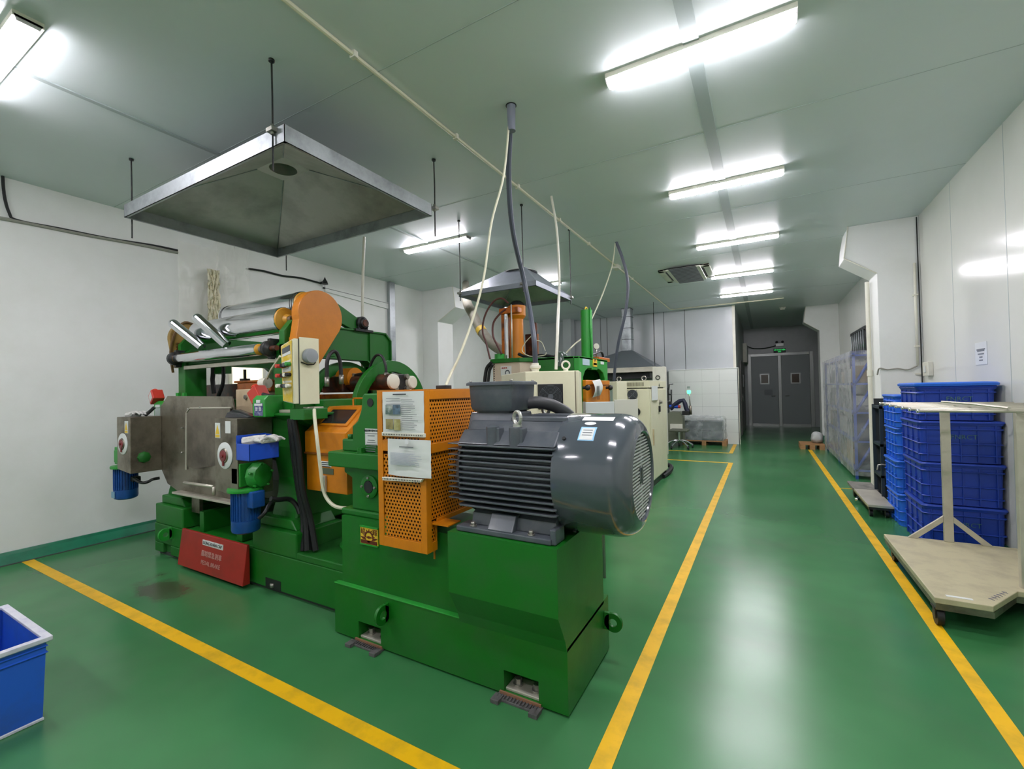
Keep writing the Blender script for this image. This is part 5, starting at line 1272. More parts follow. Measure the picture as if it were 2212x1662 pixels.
# ================================================================== EXTRACTION HOODS
def hood(name, label, x0, x1, y0, y1, z, skirt, hole, zt, rods, m_out=GALV, m_in=GALVIN, r=.1):
    t = thing(name, label, 'extractor hood', ((x0 + x1) / 2, (y0 + y1) / 2, z))
    hx0, hx1, hy0, hy1 = hole; sk = z + skirt
    m = MB()
    for a, b, c, d in ((x0, x1, y0, y0 + .004), (x0, x1, y1 - .004, y1), (x0, x0 + .004, y0, y1), (x1 - .004, x1, y0, y1)): m.box(a, b, c, d, z, sk)
    for a, b, c, d in ((x0, x1, y0, y0 + .02), (x0, x1, y1 - .02, y1), (x0, x0 + .02, y0, y1), (x1 - .02, x1, y0, y1)): m.box(a, b, c, d, z, z + .004)
    m.build('skirt', m_out, t)
    lo = [(x0, y0, sk), (x1, y0, sk), (x1, y1, sk), (x0, y1, sk)]; hi = [(hx0, hy0, zt), (hx1, hy0, zt), (hx1, hy1, zt), (hx0, hy1, zt)]
    m = MB(); m.loft([lo, hi], caps=False, smooth=False); m.build('canopy', m_out, t)
    e = .008
    lo2 = [(x0 + e, y0 + e, sk - .01), (x1 - e, y0 + e, sk - .01), (x1 - e, y1 - e, sk - .01), (x0 + e, y1 - e, sk - .01)]; hi2 = [(hx0 + e, hy0 + e, zt - .01), (hx1 - e, hy0 + e, zt - .01), (hx1 - e, hy1 - e, zt - .01), (hx0 + e, hy1 - e, zt - .01)]
    m = MB(); m.loft([lo2, hi2], caps=False, smooth=False)
    cx, cy = (hx0 + hx1) / 2, (hy0 + hy1) / 2
    m.ring_plate('z', (cx, cy), (hx1 - hx0) * .72, r, zt - .012, zt - .008, n=28)
    o = m.build('lining', m_in, t)
    # folded ridges and a cross seam inside
    m = MB()
    for a, b in zip(lo2, hi2): m.tube([Vector(a) - Vector((0, 0, .001)), Vector(b) - Vector((0, 0, .003))], .005, 5)
    m.build('seam', m_out, o)
    if skirt > .08: MB().cyl((cx, cy, zt - .01), (cx, cy, ZC + .05), r, n=24, caps=False).build('duct_collar', m_in, t)
    else: MB().box(hx0, hx1, hy0, hy1, zt - .002, zt + .01).build('top_cap', m_out, t)
    if skirt > .08: MB().cyl((cx, cy, ZC - .012), (cx, cy, ZC - .002), r * 1.02, n=24).build('dark_duct', BLACK, t)
    for (rx, ry) in rods:
        dxy = Vector((rx - cx, ry - cy)).normalized() * .0
        bm_ = MB(); bm_.box(rx - .03, rx + .03, ry - .025, ry + .025, sk - .03, sk - .005); br_ = bm_.build('hanger_bracket', BOLTM, t, .002)
        MB().tube([(rx, ry, ZC), (rx + .004, ry, z + .3), (rx, ry, z - .16 if skirt > .08 else z - .05)], .006, 6).build('threaded_rod', DARK, t)
        MB().cyl((rx, ry, sk + .02), (rx, ry, sk - .045), .012, n=6).build('nut', BOLTM, br_)
        MB().cyl((rx, ry, ZC - .015), (rx, ry, ZC), .018, n=8).build('ceiling_anchor', DARK, t)
    return t
h1 = hz(258, 462, 3.06); h2 = hz(637, 312, 3.06); h3 = hz(935, 472, 3.06); h4 = hz(585, 557, 3.06)
X0 = (h1.x + h4.x) / 2; X1 = (h2.x + h3.x) / 2; Y0 = (h1.y + h2.y) / 2; Y1 = (h3.y + h4.y) / 2
HC = hz(612, 366, 3.46)
hood('extractor_hood', 'large sooty galvanised pyramid hood hanging over the two-roll mill', X0, X1, Y0, Y1, 3.06, .11, (HC.x - .19, HC.x + .19, HC.y - .13, HC.y + .13), 3.47,
     [(X0 - .015, Y0 + .06), (X1 - .10, Y0 - .012), (X1 - .015, Y1 - .1 + .16), (X0 + .12, Y1 + .02)], r=.11)
h1 = hz(985, 640, 2.66); h2 = hz(1157, 620, 2.66); h3 = hz(1240, 650, 2.66)
X0, X1, Y0, Y1 = h1.x, (h2.x + h3.x) / 2, (h1.y + h2.y) / 2, h3.y
WHH = mat('painted_hood_sheet', (160, 166, 178), .45, .35, dirt=(130, 136, 140), dirt_amt=.4)
a = hz(1098, 586, ZC - .01)
hood('extractor_hood', 'smaller pale hood over the orange cylinder of the far machine', X0, X1, Y0, Y1, 2.66, .06, (X0 + .42, X0 + .72, Y0 + .40, Y0 + .7), hy(1112, 588, Y0 + .5).z,
     [(X0 + .02, Y0 + .0), (X1 - .16, Y0), (X1, Y1 - .03)], m_out=WHH, m_in=GALVIN)
# third hood with tall square duct, over the far bench
YH = 11.2
a = hy(1212, 800, YH); b = hy(1416, 790, YH); c = hy(1330, 800, YH); zlo = hy(1400, 803, YH).z; zhi = hy(1354, 757, YH + .4).z
dx0 = hy(1343, 755, YH + .45).x; dx1 = hy(1363, 755, YH + .45).x
t = thing('extractor_hood', 'far low pyramid hood with tall square duct against the grey wall', 'extractor hood', (c.x, YH, zlo))
X0, X1, Y0, Y1 = a.x, b.x, YH, YH + 1.3
m = MB(); m.box(X0, X1, Y0, Y0 + .01, zlo, zlo + .11); m.box(X0, X0 + .01, Y0, Y1, zlo, zlo + .11); m.box(X1 - .01, X1, Y0, Y1, zlo, zlo + .11); m.box(X0, X1, Y1 - .01, Y1, zlo, zlo + .11); m.box(X0 - .01, X1 + .01, Y0 - .012, Y0, zlo + .0, zlo + .02); m.box(X0 - .01, X1 + .01, Y0 - .012, Y0, zlo + .10, zlo + .12)
m.build('skirt', STEELL, t)
dcy = YH + .62
m = MB(); m.loft([[(X0, Y0, zlo + .11), (X1, Y0, zlo + .11), (X1, Y1, zlo + .11), (X0, Y1, zlo + .11)], [(dx0, dcy - .13, zhi), (dx1, dcy - .13, zhi), (dx1, dcy + .13, zhi), (dx0, dcy + .13, zhi)]], smooth=False); m.build('canopy', mat('far_hood_sheet', (122, 128, 134), .45, .4), t)
zz = zhi; k = 0
while zz < ZC - .02:
    z1 = min(zz + .3, ZC); MB().box(dx0 + .004, dx1 - .004, dcy - .126, dcy + .126, zz, z1 - .008).build('duct_section', GALV, t, .004); MB().box(dx0 - .006, dx1 + .006, dcy - .136, dcy + .136, z1 - .012, z1).build('duct_flange', DARK, t); zz = z1
for px in (1414,):
    q = hy(px, 795, YH); MB().cyl((q.x, YH + .05, q.z), (q.x, YH + .05, ZC), .006, n=6).build('threaded_rod', DARK, t)
# a second square duct further left on the far wall
q0 = hy(1221, 700, YF - .3); q1 = hy(1238, 700, YF - .3)
t = thing('square_duct', 'plain square duct in the far left corner behind the white hanging conduit', 'duct', (q0.x, YF - .3, 2))
m = MB().box(q0.x, q1.x, YF - .5, YF - .2, 1.9, ZC); m.build('duct_body', WALLF, t); MB().box(q0.x - .04, q1.x + .04, YF - .54, YF - .16, 1.85, 1.93).build('flange', GALV, t)
# bench enclosure under the third hood
a = hy(1322, 800, YH + .5); b = hy(1409, 800, YH + .5)
t = thing('far_enclosure', 'grey panelled enclosure under the far hood', 'enclosure', (a.x, YH + .5, 0))
MB().box(X0 + .1, b.x, YH + .5, YH + 1.2, 0, zlo - .16).build('panel', mat('grey_panel', (120, 128, 126), .4), t)
MB().box(X0 + .1, b.x, YH + .2, YH + 1.2, zlo - .16, zlo - .02).build('hood_gap_shade', BLACK, t)  # black block stands in for the shade in the open gap below the hood
q0 = hy(1409, 793, 10.2); q1 = hy(1437, 793, 10.2)
t = thing('white_machine', 'white control cabinet face with a round dial behind the tall cream cabinet', 'machine', (q0.x, 10.2, 0))
MB().box(q0.x, q1.x - .01, 10.2, 10.4, 0, q0.z).build('body', PLASTICW, t, .01)
q = hy(1421, 816, 10.2); MB().ring_plate('y', (q.x, q.z), .05, .035, 10.185, 10.2, n=20).build('dial', DARK, t)

# ================================================================== KNEADER (far green machine)
KY = 4.2
kn = thing('kneader', 'far green kneading machine with orange cylinder and orange door', 'machine', (-2.2, 5.0, 0))
XK = -1.62
def KX(px, py, x=XK): return hx(px, py, x)
a = KX(1251, 771); b = KX(1312, 777); topz = (a.z + b.z) / 2
y0, y1 = a.y, b.y
# front frame: block with an arch opening facing the aisle
zar = KX(1280, 797).z; zd = KX(1280, 868).z; ya = KX(1259, 830).y; yb = KX(1307, 830).y
prof = [(y0, 0), (y0, topz), (y1, topz), (y1, 0), (yb, 0), (yb, KX(1307, 820).z)]
prof += [(KX(px, py).y, KX(px, py).z) for px, py in ((1303, 806), (1296, 799), (1291, 797), (1291, 800), (1279, 799), (1279, 796), (1270, 796), (1264, 802), (1260, 815))] + [(ya, 0)]
MB().prism(prof, 'x', XK - .06, XK).build('arch_frame', GREEN2, kn, .01)
MB().box(XK - .5, XK - .06, y0, y0 + .06, 0, topz).build('frame_side', GREEN, kn, .004)
MB().box(XK - .5, XK - .06, y1 - .06, y1, 0, topz).build('frame_side', GREEN, kn, .004)
MB().box(XK - .5, XK, y0, y1, topz - .02, topz).build('frame_top', GREEN2, kn)
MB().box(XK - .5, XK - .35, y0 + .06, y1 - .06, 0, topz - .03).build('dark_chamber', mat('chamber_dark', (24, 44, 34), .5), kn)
m = MB()
for px in (1261, 1265, 1270): q = KX(px, 815); m.cyl((XK - .15, q.y, 1.3), (XK - .15, q.y, q.z + .1), .02, n=8)
m.build('steel_rods', CHROME, kn)
zt_ = KX(1285, 822).z; zb_2 = KX(1285, 869).z
dy0 = KX(1258, 830).y; dy1 = KX(1310, 830).y
dr2 = MB().box(XK, XK + .04, dy0, dy1, zb_2 - .1, zt_).build('door', ORANGE, kn, .006); dr2['label'] = 'orange door with black knobs'
m = MB(); m.box(XK + .04, XK + .046, dy0 + .04, dy1 - .04, zt_ - .055, zt_ - .045); m.box(XK + .04, XK + .046, dy1 - .05, dy1 - .04, zb_2 - .06, zt_ - .05); m.build('door_fold', mat('dark_orange_fold', (140, 78, 20), .5), dr2)
for px, py in ((1261, 838), (1311, 838)):
    q = KX(px, py, XK + .05); MB().cyl((XK + .04, q.y, q.z), (XK + .08, q.y, q.z), .015, n=8).sphere((XK + .09, q.y, q.z), .03, 12, 6).build('knob', BLACK, dr2)
# paper hanging on the door
q0 = KX(1278, 823, XK + .06); q1 = KX(1296, 858, XK + .06)
t = thing('hanging_paper', 'white curled paper hanging over the orange door of the far machine', 'document', (XK + .06, q0.y, q1.z))
rings = [[(XK + .065 + .03 * math.sin(j / 8 * PI), q0.y + (q1.y - q0.y) * i / 6, q0.z + (q1.z - q0.z) * j / 8 + .02 * (i / 6)) for i in range(7)] for j in range(9)]
MB().loft(rings, closed=False).build('sheet', WHITE, t)
m = MB()
for k in range(3):
    for s in range(2):
        yy = q0.y + (q1.y - q0.y) * (.2 + .12 * k); z_a = q0.z + (q1.z - q0.z) * (.3 + .33 * s); m.box(XK + .099, XK + .1, yy, yy + .012, z_a - .09, z_a)
stuff(m.build('print_lines', PRINT, t))
# stickers
for px0, py0, px1, py1, mt, nm in ((1258, 775, 1273, 790, mat('pale_blue_sheet', (176, 196, 208), .6), 'sticker'), (1297, 781, 1304, 788, WHITE, 'small_sticker')):
    q0 = KX(px0, py0); q1 = KX(px1, py1); MB().box(XK, XK + .004, q0.y, q1.y, q1.z, q0.z).build(nm, mt, kn)
q0 = KX(1280, 776); q1 = KX(1289, 793); e_ = MB().box(XK, XK + .006, q0.y, q1.y, q1.z, q0.z).build('nameplate', YTAG, kn)
cyk, czk = (q0.y + q1.y) / 2, (q0.z + q1.z) / 2 + .01; hw = (q1.y - q0.y)
m = MB(); m.ring_plate('x', (cyk, czk), hw * .27, hw * .17, XK + .006, XK + .008, 0, PI, 14); m.box(XK + .006, XK + .008, q0.y + .015, q1.y - .015, czk - .03, czk - .012); m.box(XK + .006, XK + .008, q0.y + .015, q1.y - .015, q1.z + .02, q1.z + .04)
m.build('emblem', BRN, e_)
# green ram column and manifold
q = KX(1267, 700, XK - .12); zt3 = KX(1267, 671, XK - .12).z
m = MB(); m.cyl((XK - .12, q.y, topz), (XK - .12, q.y, zt3), .066, n=28); cl = m.build('ram_column', GREEN2, kn)
MB().torus((XK - .12, q.y, zt3 + .0), (1, 0, 0), .035, .008, 16, 6).build('top_eye', YTAG, cl)
MB().cyl((XK - .06, q.y - .04, topz), (XK - .06, q.y - .04, zt3 + .02), .008, n=6).build('pressure_pipe', GREEN2, cl)
q = KX(1290, 770, XK - .2)
m = MB(); m.box(XK - .3, XK - .1, KX(1277, 770, XK - .2).y, KX(1301, 770, XK - .2).y, topz, topz + .05); vb = m.build('valve_block', ORANGED, kn, .005)
q = KX(1288, 752, XK - .2); MB().cyl((XK - .2, q.y, topz + .04), (XK - .2, q.y, q.z), .01, n=6).build('gauge_stem', BOLTM, vb)
MB().lathe([(0, .015), (.034, .015), (.038, .0), (.034, -.015), (0, -.015)], (XK - .2, q.y, q.z + .02), (1, -1.6, 0), 20).build('pressure_gauge', PLASTICW, vb)
MB().tube([KX(1279, 767, XK - .2), KX(1288, 763, XK - .2), KX(1297, 760, XK - .2), KX(1302, 766, XK - .2), KX(1303, 778, XK - .2)], .014, 6, sub=4).build('black_hose', BLACK, kn)
# rear half: green top plate, pink-cream housing, orange ram cylinder
za_ = hy(1100, 777, KY).z; xL = hy(1062, 780, KY).x; xR = hy(1145, 780, KY).x; zpl = hy(1100, 783, KY).z
XR2 = XK - .35
m = MB(); m.prism([(xL - .02, KY), (hy(1122, 775, KY).x, KY), (XR2, KY + .35), (XR2, KY + 1.3), (xL - .02, KY + 1.3)], 'z', zpl, zpl + .045); m.build('top_plate', GREEN, kn, .004)
xm = hy(1121, 780, KY).x
MB().prism([(xL, KY + .02), (xm, KY + .02), (xm + .22, KY + .3), (xm + .22, KY + 1.2), (xL, KY + 1.2)], 'z', 0, zpl).build('housing', mat('pinkish_enamel', (206, 190, 168), .45, dirt=(170, 150, 130), dirt_amt=.5), kn, .004)
m = MB()
for px in (1066,):
    for k in range(10): q = hy(px, 788 + k * 5, KY); m.cyl((q.x, KY + .02, q.z), (q.x, KY + .012, q.z), .006, n=6)
q = 0
m.build('rivets', DARK, kn)
q0 = hy(1080, 792, KY); q1 = hy(1103, 812, KY); n2 = MB().box(q0.x, q1.x, KY + .014, KY + .02, q1.z, q0.z).build('warning_print', WHITE, kn)
MB().ring_plate('y', ((q0.x + q1.x) / 2 + .02, q1.z + .035), .03, .02, KY + .01, KY + .014, -.5, PI * 1.2, 16).build('mark', MGREY, n2)
for k in range(3): MB().box(q0.x + .015 + k * .025, q0.x + .03 + k * .025, KY + .01, KY + .014, q0.z - .025, q0.z - .012).build('mark', RED, n2)
MB().box(XR2, XK - .3, KY + .4, KY + 1.1, 0, topz - .03).build('gear_housing', GREEN, kn, .01)
CY_ = KY + .45
q = hy(1117, 700, CY_); zt4 = hy(1117, 662, CY_).z; zb4 = zpl + .045
r4 = abs(hy(1133, 700, CY_).x - hy(1104, 700, CY_).x) / 2
cyc = MB().lathe([(r4 * .95, 0), (r4 * 1.0, .05), (r4 * .82, .25), (r4 * .82, zt4 - zb4 - .16), (r4 * 1.15, zt4 - zb4 - .12), (r4 * 1.15, zt4 - zb4)], (q.x, CY_, zb4), (0, 0, 1), 28, True).build('ram_cylinder', ORANGE, kn); cyc['label'] = 'tall orange ram cylinder'
MB().lathe([(r4 * 1.15, 0), (r4 * .9, .03), (.05, .06), (0, .07)], (q.x, CY_, zt4), (0, 0, 1), 20).build('cap', DARK, cyc)
xr1 = hy(1094, 700, CY_ - .1).x
MB().cyl((xr1, CY_ - .1, zb4), (xr1, CY_ - .1, hy(1094, 664, CY_ - .1).z), .028, n=14).build('guide_rod', CHROME, kn)
MB().cyl((hy(1105, 700, CY_ - .22).x, CY_ - .22, zb4), (hy(1105, 700, CY_ - .22).x, CY_ - .22, hy(1105, 658, CY_ - .22).z), .009, n=8).build('thin_rod', STEELL, kn)
m = MB(); m.box(xr1 - .06, xr1 - .025, CY_ - .12, CY_ + .1, zb4, zt4 - .04); m.box(xr1 + .028, xr1 + .06, CY_ - .08, CY_ + .1, zb4, zt4 - .04); m.build('oily_guides', ORANGED, kn, .004)
m = MB(); m.box(xr1 - .08, q.x + r4, CY_ - .14, CY_ + .05, zt4 - .1, zt4 - .03); m.build('crosshead', ORANGED, kn, .01)
m = MB(); q2_ = hy(1142, 730, CY_ + .2); m.box(q2_.x - .05, q2_.x + .05, CY_ + .2, CY_ + .35, zb4, hy(1142, 722, CY_ + .2).z); m.cyl((q2_.x + .12, CY_ + .15, zb4), (q2_.x + .12, CY_ + .15, hy(1146, 700, CY_ + .2).z), .022, n=10); m.build('side_valve', RUST, kn, .005)
MB().cyl(hy(1158, 765, CY_ + .2), hy(1158, 722, CY_ + .2), .03, n=12).build('small_cylinder', ORANGED, kn)
MB().cyl((xm - .36, KY + .2, zb4), (xm - .36, KY + .2, zb4 + .07), .06, n=16).build('green_boss', GREEN2, kn)
def hose(name, pts, r, m_, y=KY, par=kn, sub=5): return MB().tube([hy(px, py, y) for px, py in pts], r, 8, sub=sub).build(name, m_, par)
hose('red_brown_hose', [(1098, 655), (1084, 645), (1068, 650), (1053, 670), (1044, 695), (1043, 720), (1050, 740), (1056, 765), (1059, 776)], .011, mat('brown_hose', (92, 52, 48), .5), KY + .1)
hose('red_brown_hose', [(1093, 668), (1080, 678), (1066, 698), (1065, 725), (1075, 748), (1084, 765)], .012, MATS['brown_hose'], KY + .15)
hose('thin_wire', [(1152, 722), (1135, 740), (1128, 758), (1145, 770), (1175, 768), (1180, 762)], .005, CABLEW, KY + .1)
hose('thin_wire', [(1158, 735), (1170, 740), (1178, 758)], .004, CABLEW, KY + .1)
hose('dark_cable_run', [(1120, 765), (1140, 772), (1170, 768), (1200, 772), (1214, 768)], .018, BLACK, KY + .3)
hose('dark_hose', [(1062, 783), (1052, 795), (1048, 815), (1046, 840)], .02, BLACK, KY - .02)
hose('dark_hose', [(1064, 788), (1058, 800), (1055, 820), (1053, 840)], .017, BLACK, KY - .02)
q = hy(1212, 780, KY + .1); MB().lathe([(0, 0), (.07, 0), (.07, .12), (.05, .15), (0, .16)], (q.x, KY + .1, q.z - .06), (0, 0, 1), 18).build('oil_bowl', mat('smoky_bowl', (70, 84, 76), .15), kn)
# flexible fabric duct from the ceiling down to the kneader
dp = [hz(1006, 612, ZC - .0), hy(1008, 650, 5.2), hy(1022, 680, 5.0), hy(1040, 715, 4.9), hy(1065, 745, 4.8), hy(1092, 762, 4.75)]
fd = thing('flexible_duct', 'grey flexible fabric duct sagging from the ceiling behind the far machine', 'duct', tuple(dp[0]))
MB().tube(dp, .065, 14, sub=6).build('hose', HOSE, fd)
qq = dp[3]; d_ = (dp[4] - dp[2]).normalized(); MB().cyl(dp[3] - d_ * .04, dp[3] + d_ * .04, .069, n=16).build('yellow_band', YTAG, fd)

# ================================================================== CREAM CABINETS
A = hy(1133, 797, 3.25); fwd = Vector((_F.x, _F.y, 0)).normalized(); rgt = Vector((_R.x, _R.y, 0)).normalized()
def at(px, fw):   # a floor-plan point at a stated distance down the view
    return fwd * fw + rgt * (fw * (px - 1106) / FPX)
fw1 = 3.6; ZT1 = 1.5 + (837 - 797) / FPX * fw1
pA, pB = at(1134, fw1), at(1251, fw1); pC = pB + (pB - pA).normalized().cross(Vector((0, 0, -1))) * 0
side = Vector((-.42, .9, 0)); pC = pB + Vector((-.20, .62, 0)) * .6; pD = at(1083, fw1 + .75)
c1_ = thing('electrical_cabinet', 'cream electrical cabinet with black fan grille just behind the grey motor', 'cabinet', tuple(pA))
m = MB(); m.prism([(pA.x, pA.y), (pB.x, pB.y), (pC.x, pC.y), (pD.x, pD.y)], 'z', .06, ZT1); m.build('cabinet_body', CREAM, c1_, .006)
u_ = (pB - pA).normalized(); n_ = Vector((u_.y, -u_.x, 0))
def cabp(u, z, d): v = pA + u_ * u + n_ * d; return Vector((v.x, v.y, z))
def cabbox(u0, u1, z0, z1, d0, d1, m_, name, par, bev=0): return MB().loft([[cabp(u0, z0, d0), cabp(u1, z0, d0), cabp(u1, z1, d0), cabp(u0, z1, d0)], [cabp(u0, z0, d1), cabp(u1, z0, d1), cabp(u1, z1, d1), cabp(u0, z1, d1)]], smooth=False).build(name, m_, par, bev)
W1 = (pB - pA).length
dr_c = cabbox(.004, W1 - .035, .10, ZT1 - .004, .0, .02, CREAM, 'door', c1_, .004)
cabbox(W1 - .034, W1 - .030, .10, ZT1 - .004, .0, .021, mat('brown_gasket', (104, 92, 72), .7), 'gasket', c1_)
fu0 = W1 * (1161 - 1134) / 117; fu1 = W1 * (1215 - 1134) / 117; fz1 = ZT1 - .105; fz0 = fz1 - (fu1 - fu0)
fg = cabbox(fu0, fu1, fz0, fz1, .02, .03, BLACK, 'fan_grille', dr_c, .004)
m = MB(); fc = cabp((fu0 + fu1) / 2, (fz0 + fz1) / 2, .036); R_ = (fu1 - fu0) / 2
for k in range(8): m.torus(fc, n_, R_ * (.22 + .095 * k), .0018, 36, 5)
for k in range(4):
    t_ = PI / 4 + k * PI / 2; d_ = u_ * math.cos(t_) + Vector((0, 0, 1)) * math.sin(t_); m.tube([fc, fc + d_ * R_ * .95], .0022, 5)
m.cyl(fc - n_ * .004, fc + n_ * .004, R_ * .2, n=20)
o = m.build('wire_rings', MGREY, c1_)
q = at(1223, fw1 + .12); e_ = MB(); e_.cyl((q.x, q.y, ZT1), (q.x, q.y, ZT1 + .02), .02, n=10); e_.torus((q.x, q.y, ZT1 + .052), n_, .032, .008, 24, 8); e_.build('lifting_eye', PLASTICW, c1_)
q = at(1157, fw1 + .06); MB().lathe([(.03, 0), (.032, .02), (.045, .03), (.045, .05), (.03, .055), (.03, .07)], (q.x, q.y, ZT1), (0, 0, 1), 12, True).build('cable_gland', PLASTICW, c1_)
# hanging cables from the ceiling
def hang(name, label, pts, r, m_, cat='cable', top=None, sub=6):
    P_ = [at(px, fw) + Vector((0, 0, 0)) for px, py, fw in pts]
    out = []
    for (px, py, fw) in pts:
        d = _ray(px, py); s = fw / (d.dot(fwd)); out.append(Vector((d.x * s, d.y * s, CAM_H + d.z * s)))
    if top: out[0].z = ZC
    return tag(MB().tube(out, r, 8, sub=sub).build(name, m_), label, cat)
tt = hz(1104, 228, ZC); fwt = tt.dot(fwd)
sl = thing('ceiling_sleeve', 'grey plastic sleeve where the thick cable leaves the ceiling', 'pipe', tuple(tt))
m = MB(); m.lathe([(.035, 0), (.033, .004), (.028, .17), (.03, .19)], (tt.x, tt.y, ZC), (0, 0, -1), 20, True); m.build('tube', mat('grey_pvc', (122, 126, 140), .4), sl)
MB().cyl((tt.x, tt.y, ZC - .004), (tt.x, tt.y, ZC), .04, n=20).build('collar', DARK, sl)
tt_ = (tt.x, tt.y)
hang('hanging_conduit', 'thick dark grey flexible cable from the ceiling sleeve to the fan cabinet', [(1103, 262, fwt), (1099, 380, fwt + .25), (1108, 500, fwt + .5), (1135, 620, fwt + .8), (1152, 720, fw1 + .05), (1157, 792, fw1 + .06)], .021, CABLEG)
hang('hanging_cable', 'thin cream cable from the ceiling sleeve down to the orange guard', [(1100, 262, fwt), (1088, 380, fwt - .05), (1062, 480, fwt - .1), (1045, 600, fwt - .2), (1018, 700, fwt - .3), (990, 775, fwt - .45), (975, 805, fwt - .5), (963, 834, hy(960, 836, 2.05).dot(fwd) - .0)], .008, CABLEW)
t0 = hz(1191, 424, ZC)
hang('hanging_conduit', 'white rigid conduit hanging from the ceiling to the fan cabinet', [(1191, 424, t0.dot(fwd)), (1203, 500, t0.dot(fwd) - .1), (1208, 600, t0.dot(fwd) - .2), (1205, 700, 3.75), (1201, 798, fw1 + .03)], .013, PLASTICW, top=True)
t0 = hz(783, 515, ZC); q_ = hy(783, 700, 4.2)
x_ = -5.0
f9 = 4.6
hang('hanging_conduit', 'straight white conduit dropping behind the large hood to the mill', [(787, 512, f9), (785, 560, f9), (783, 640, f9), (783, 800, f9)], .014, PLASTICW, sub=2)
t0 = hz(1331, 523, ZC); F0 = t0.dot(fwd)
hang('hanging_conduit', 'dark cable hanging from the ceiling to the tall cream cabinet', [(1331, 523, F0), (1345, 560, F0 - .0), (1356, 610, F0), (1352, 670, F0), (1336, 740, F0 + .1), (1329, 790, F0 + .2), (1326, 826, F0 + .3)], .022, CABLEG)
hang('hanging_cable', 'thin cream cable beside the dark hanging cable with a splice', [(1329, 525, F0), (1325, 560, F0), (1318, 590, F0), (1300, 640, F0 - .2), (1278, 690, F0 - .6), (1262, 725, F0 - .9), (1240, 745, F0 - 1.1), (1218, 768, F0 - 1.3)], .009, CABLEW)
# tall cream cabinet
Xc = -1.47
q0 = hx(1402, 828, Xc); q1 = hx(1437, 828, Xc); yc0, yc1 = q0.y, q1.y; xl = hy(1326, 828, yc0).x; zc_ = q0.z - .02
c2_ = thing('tall_cabinet', 'tall cream cabinet with louvred top and round fan beside the aisle', 'cabinet', (Xc, yc0, 0))
MB().box(xl, Xc, yc0, yc1, .1, zc_ - .06).build('cabinet_body', CREAM, c2_, .008)
m = MB(); m.box(xl - .01, Xc + .01, yc0 - .01, yc1 + .01, zc_ - .045, zc_ + .06); tp = m.build('louvred_top', CREAM, c2_, .006)
MB().box(xl + .03, Xc - .03, yc0 + .02, yc1 - .02, zc_ - .06, zc_ - .045).build('gap', BLACK, c2_)
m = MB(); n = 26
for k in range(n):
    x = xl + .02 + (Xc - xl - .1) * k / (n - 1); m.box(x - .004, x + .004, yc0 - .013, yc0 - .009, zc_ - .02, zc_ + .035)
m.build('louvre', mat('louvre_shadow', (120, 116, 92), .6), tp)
MB().box(xl + .02, Xc - .02, yc0 + .03, yc1 - .02, 0, .1).build('plinth', DARK, c2_)
MB().box(xl + .02, Xc - .006, yc0 - .012, yc0, .12, zc_ - .08).build('door', CREAM, c2_, .004)
sd = MB().box(Xc, Xc + .012, yc0 + .03, yc1 - .02, .12, zc_ - .08).build('side_door', CREAM, c2_, .004)
q = hy(1367, 853, yc0); rr_ = abs(hy(1378, 853, yc0).x - hy(1356, 853, yc0).x) / 2
fn = MB().cyl((q.x, yc0 - .012, q.z), (q.x, yc0 - .03, q.z), rr_, n=28).build('fan', BLACK, c2_)
m = MB()
for k in range(5): m.torus((q.x, yc0 - .033, q.z), (0, 1, 0), rr_ * (.2 + .18 * k), .004, 28, 5)
for k in range(4): t_ = PI / 4 + k * PI / 2; m.tube([(q.x, yc0 - .03, q.z), (q.x + math.cos(t_) * rr_ * 1.25, yc0 - .03, q.z + math.sin(t_) * rr_ * 1.25)], .004, 5)
m.build('fan_guard', MGREY, fn)
q = hy(1375, 890, yc0); MB().cyl((q.x, yc0 - .012, q.z), (q.x, yc0 - .03, q.z), rr_ * .8, n=20).build('fan', BLACK, c2_)
for px, py in ((1337, 822), (1391, 820)):
    q = hy(px, py, yc0 + .1); e_ = MB(); e_.torus((q.x, yc0 + .1, zc_ + .095), (0, 1, 0), .032, .008, 20, 6); e_.cyl((q.x, yc0 + .1, zc_ + .06), (q.x, yc0 + .1, zc_ + .07), .02, n=8); e_.build('lifting_eye', BOLTM, c2_)
a = hx(1405, 834, Xc); b = hx(1419, 864, Xc)
rings = [[(Xc + .016 + .02 * math.sin(i / 4 * PI), a.y + (b.y - a.y) * i / 4, a.z + (b.z - a.z) * j / 4) for i in range(5)] for j in range(5)]
MB().loft(rings, closed=False).build('paper_pocket', WHITE, c2_)
q = hx(1423, 869, Xc); MB().lathe([(0, .04), (.025, .04), (.025, .015), (.04, .01), (.04, 0)], (Xc + .012, q.y, q.z), (1, 0, 0), 12).build('key_lock', BOLTM, sd)
q = hx(1422, 883, Xc); MB().box(Xc + .012, Xc + .03, q.y - .04, q.y + .04, q.z - .05, q.z + .04).build('latch', BLACK, sd)
q = hx(1409, 945, Xc); MB().box(Xc + .012, Xc + .03, q.y - .015, q.y + .015, q.z - .12, q.z + .12).build('pull_handle', CREAMD, sd)
# triangular warning on top
q = hx(1424, 829, Xc + .012); MB().prism([(q.y - .03, zc_ - .03), (q.y + .03, zc_ - .03), (q.y, zc_ + .015)], 'x', Xc + .01, Xc + .014).build('warning_triangle', BLACK, tp)
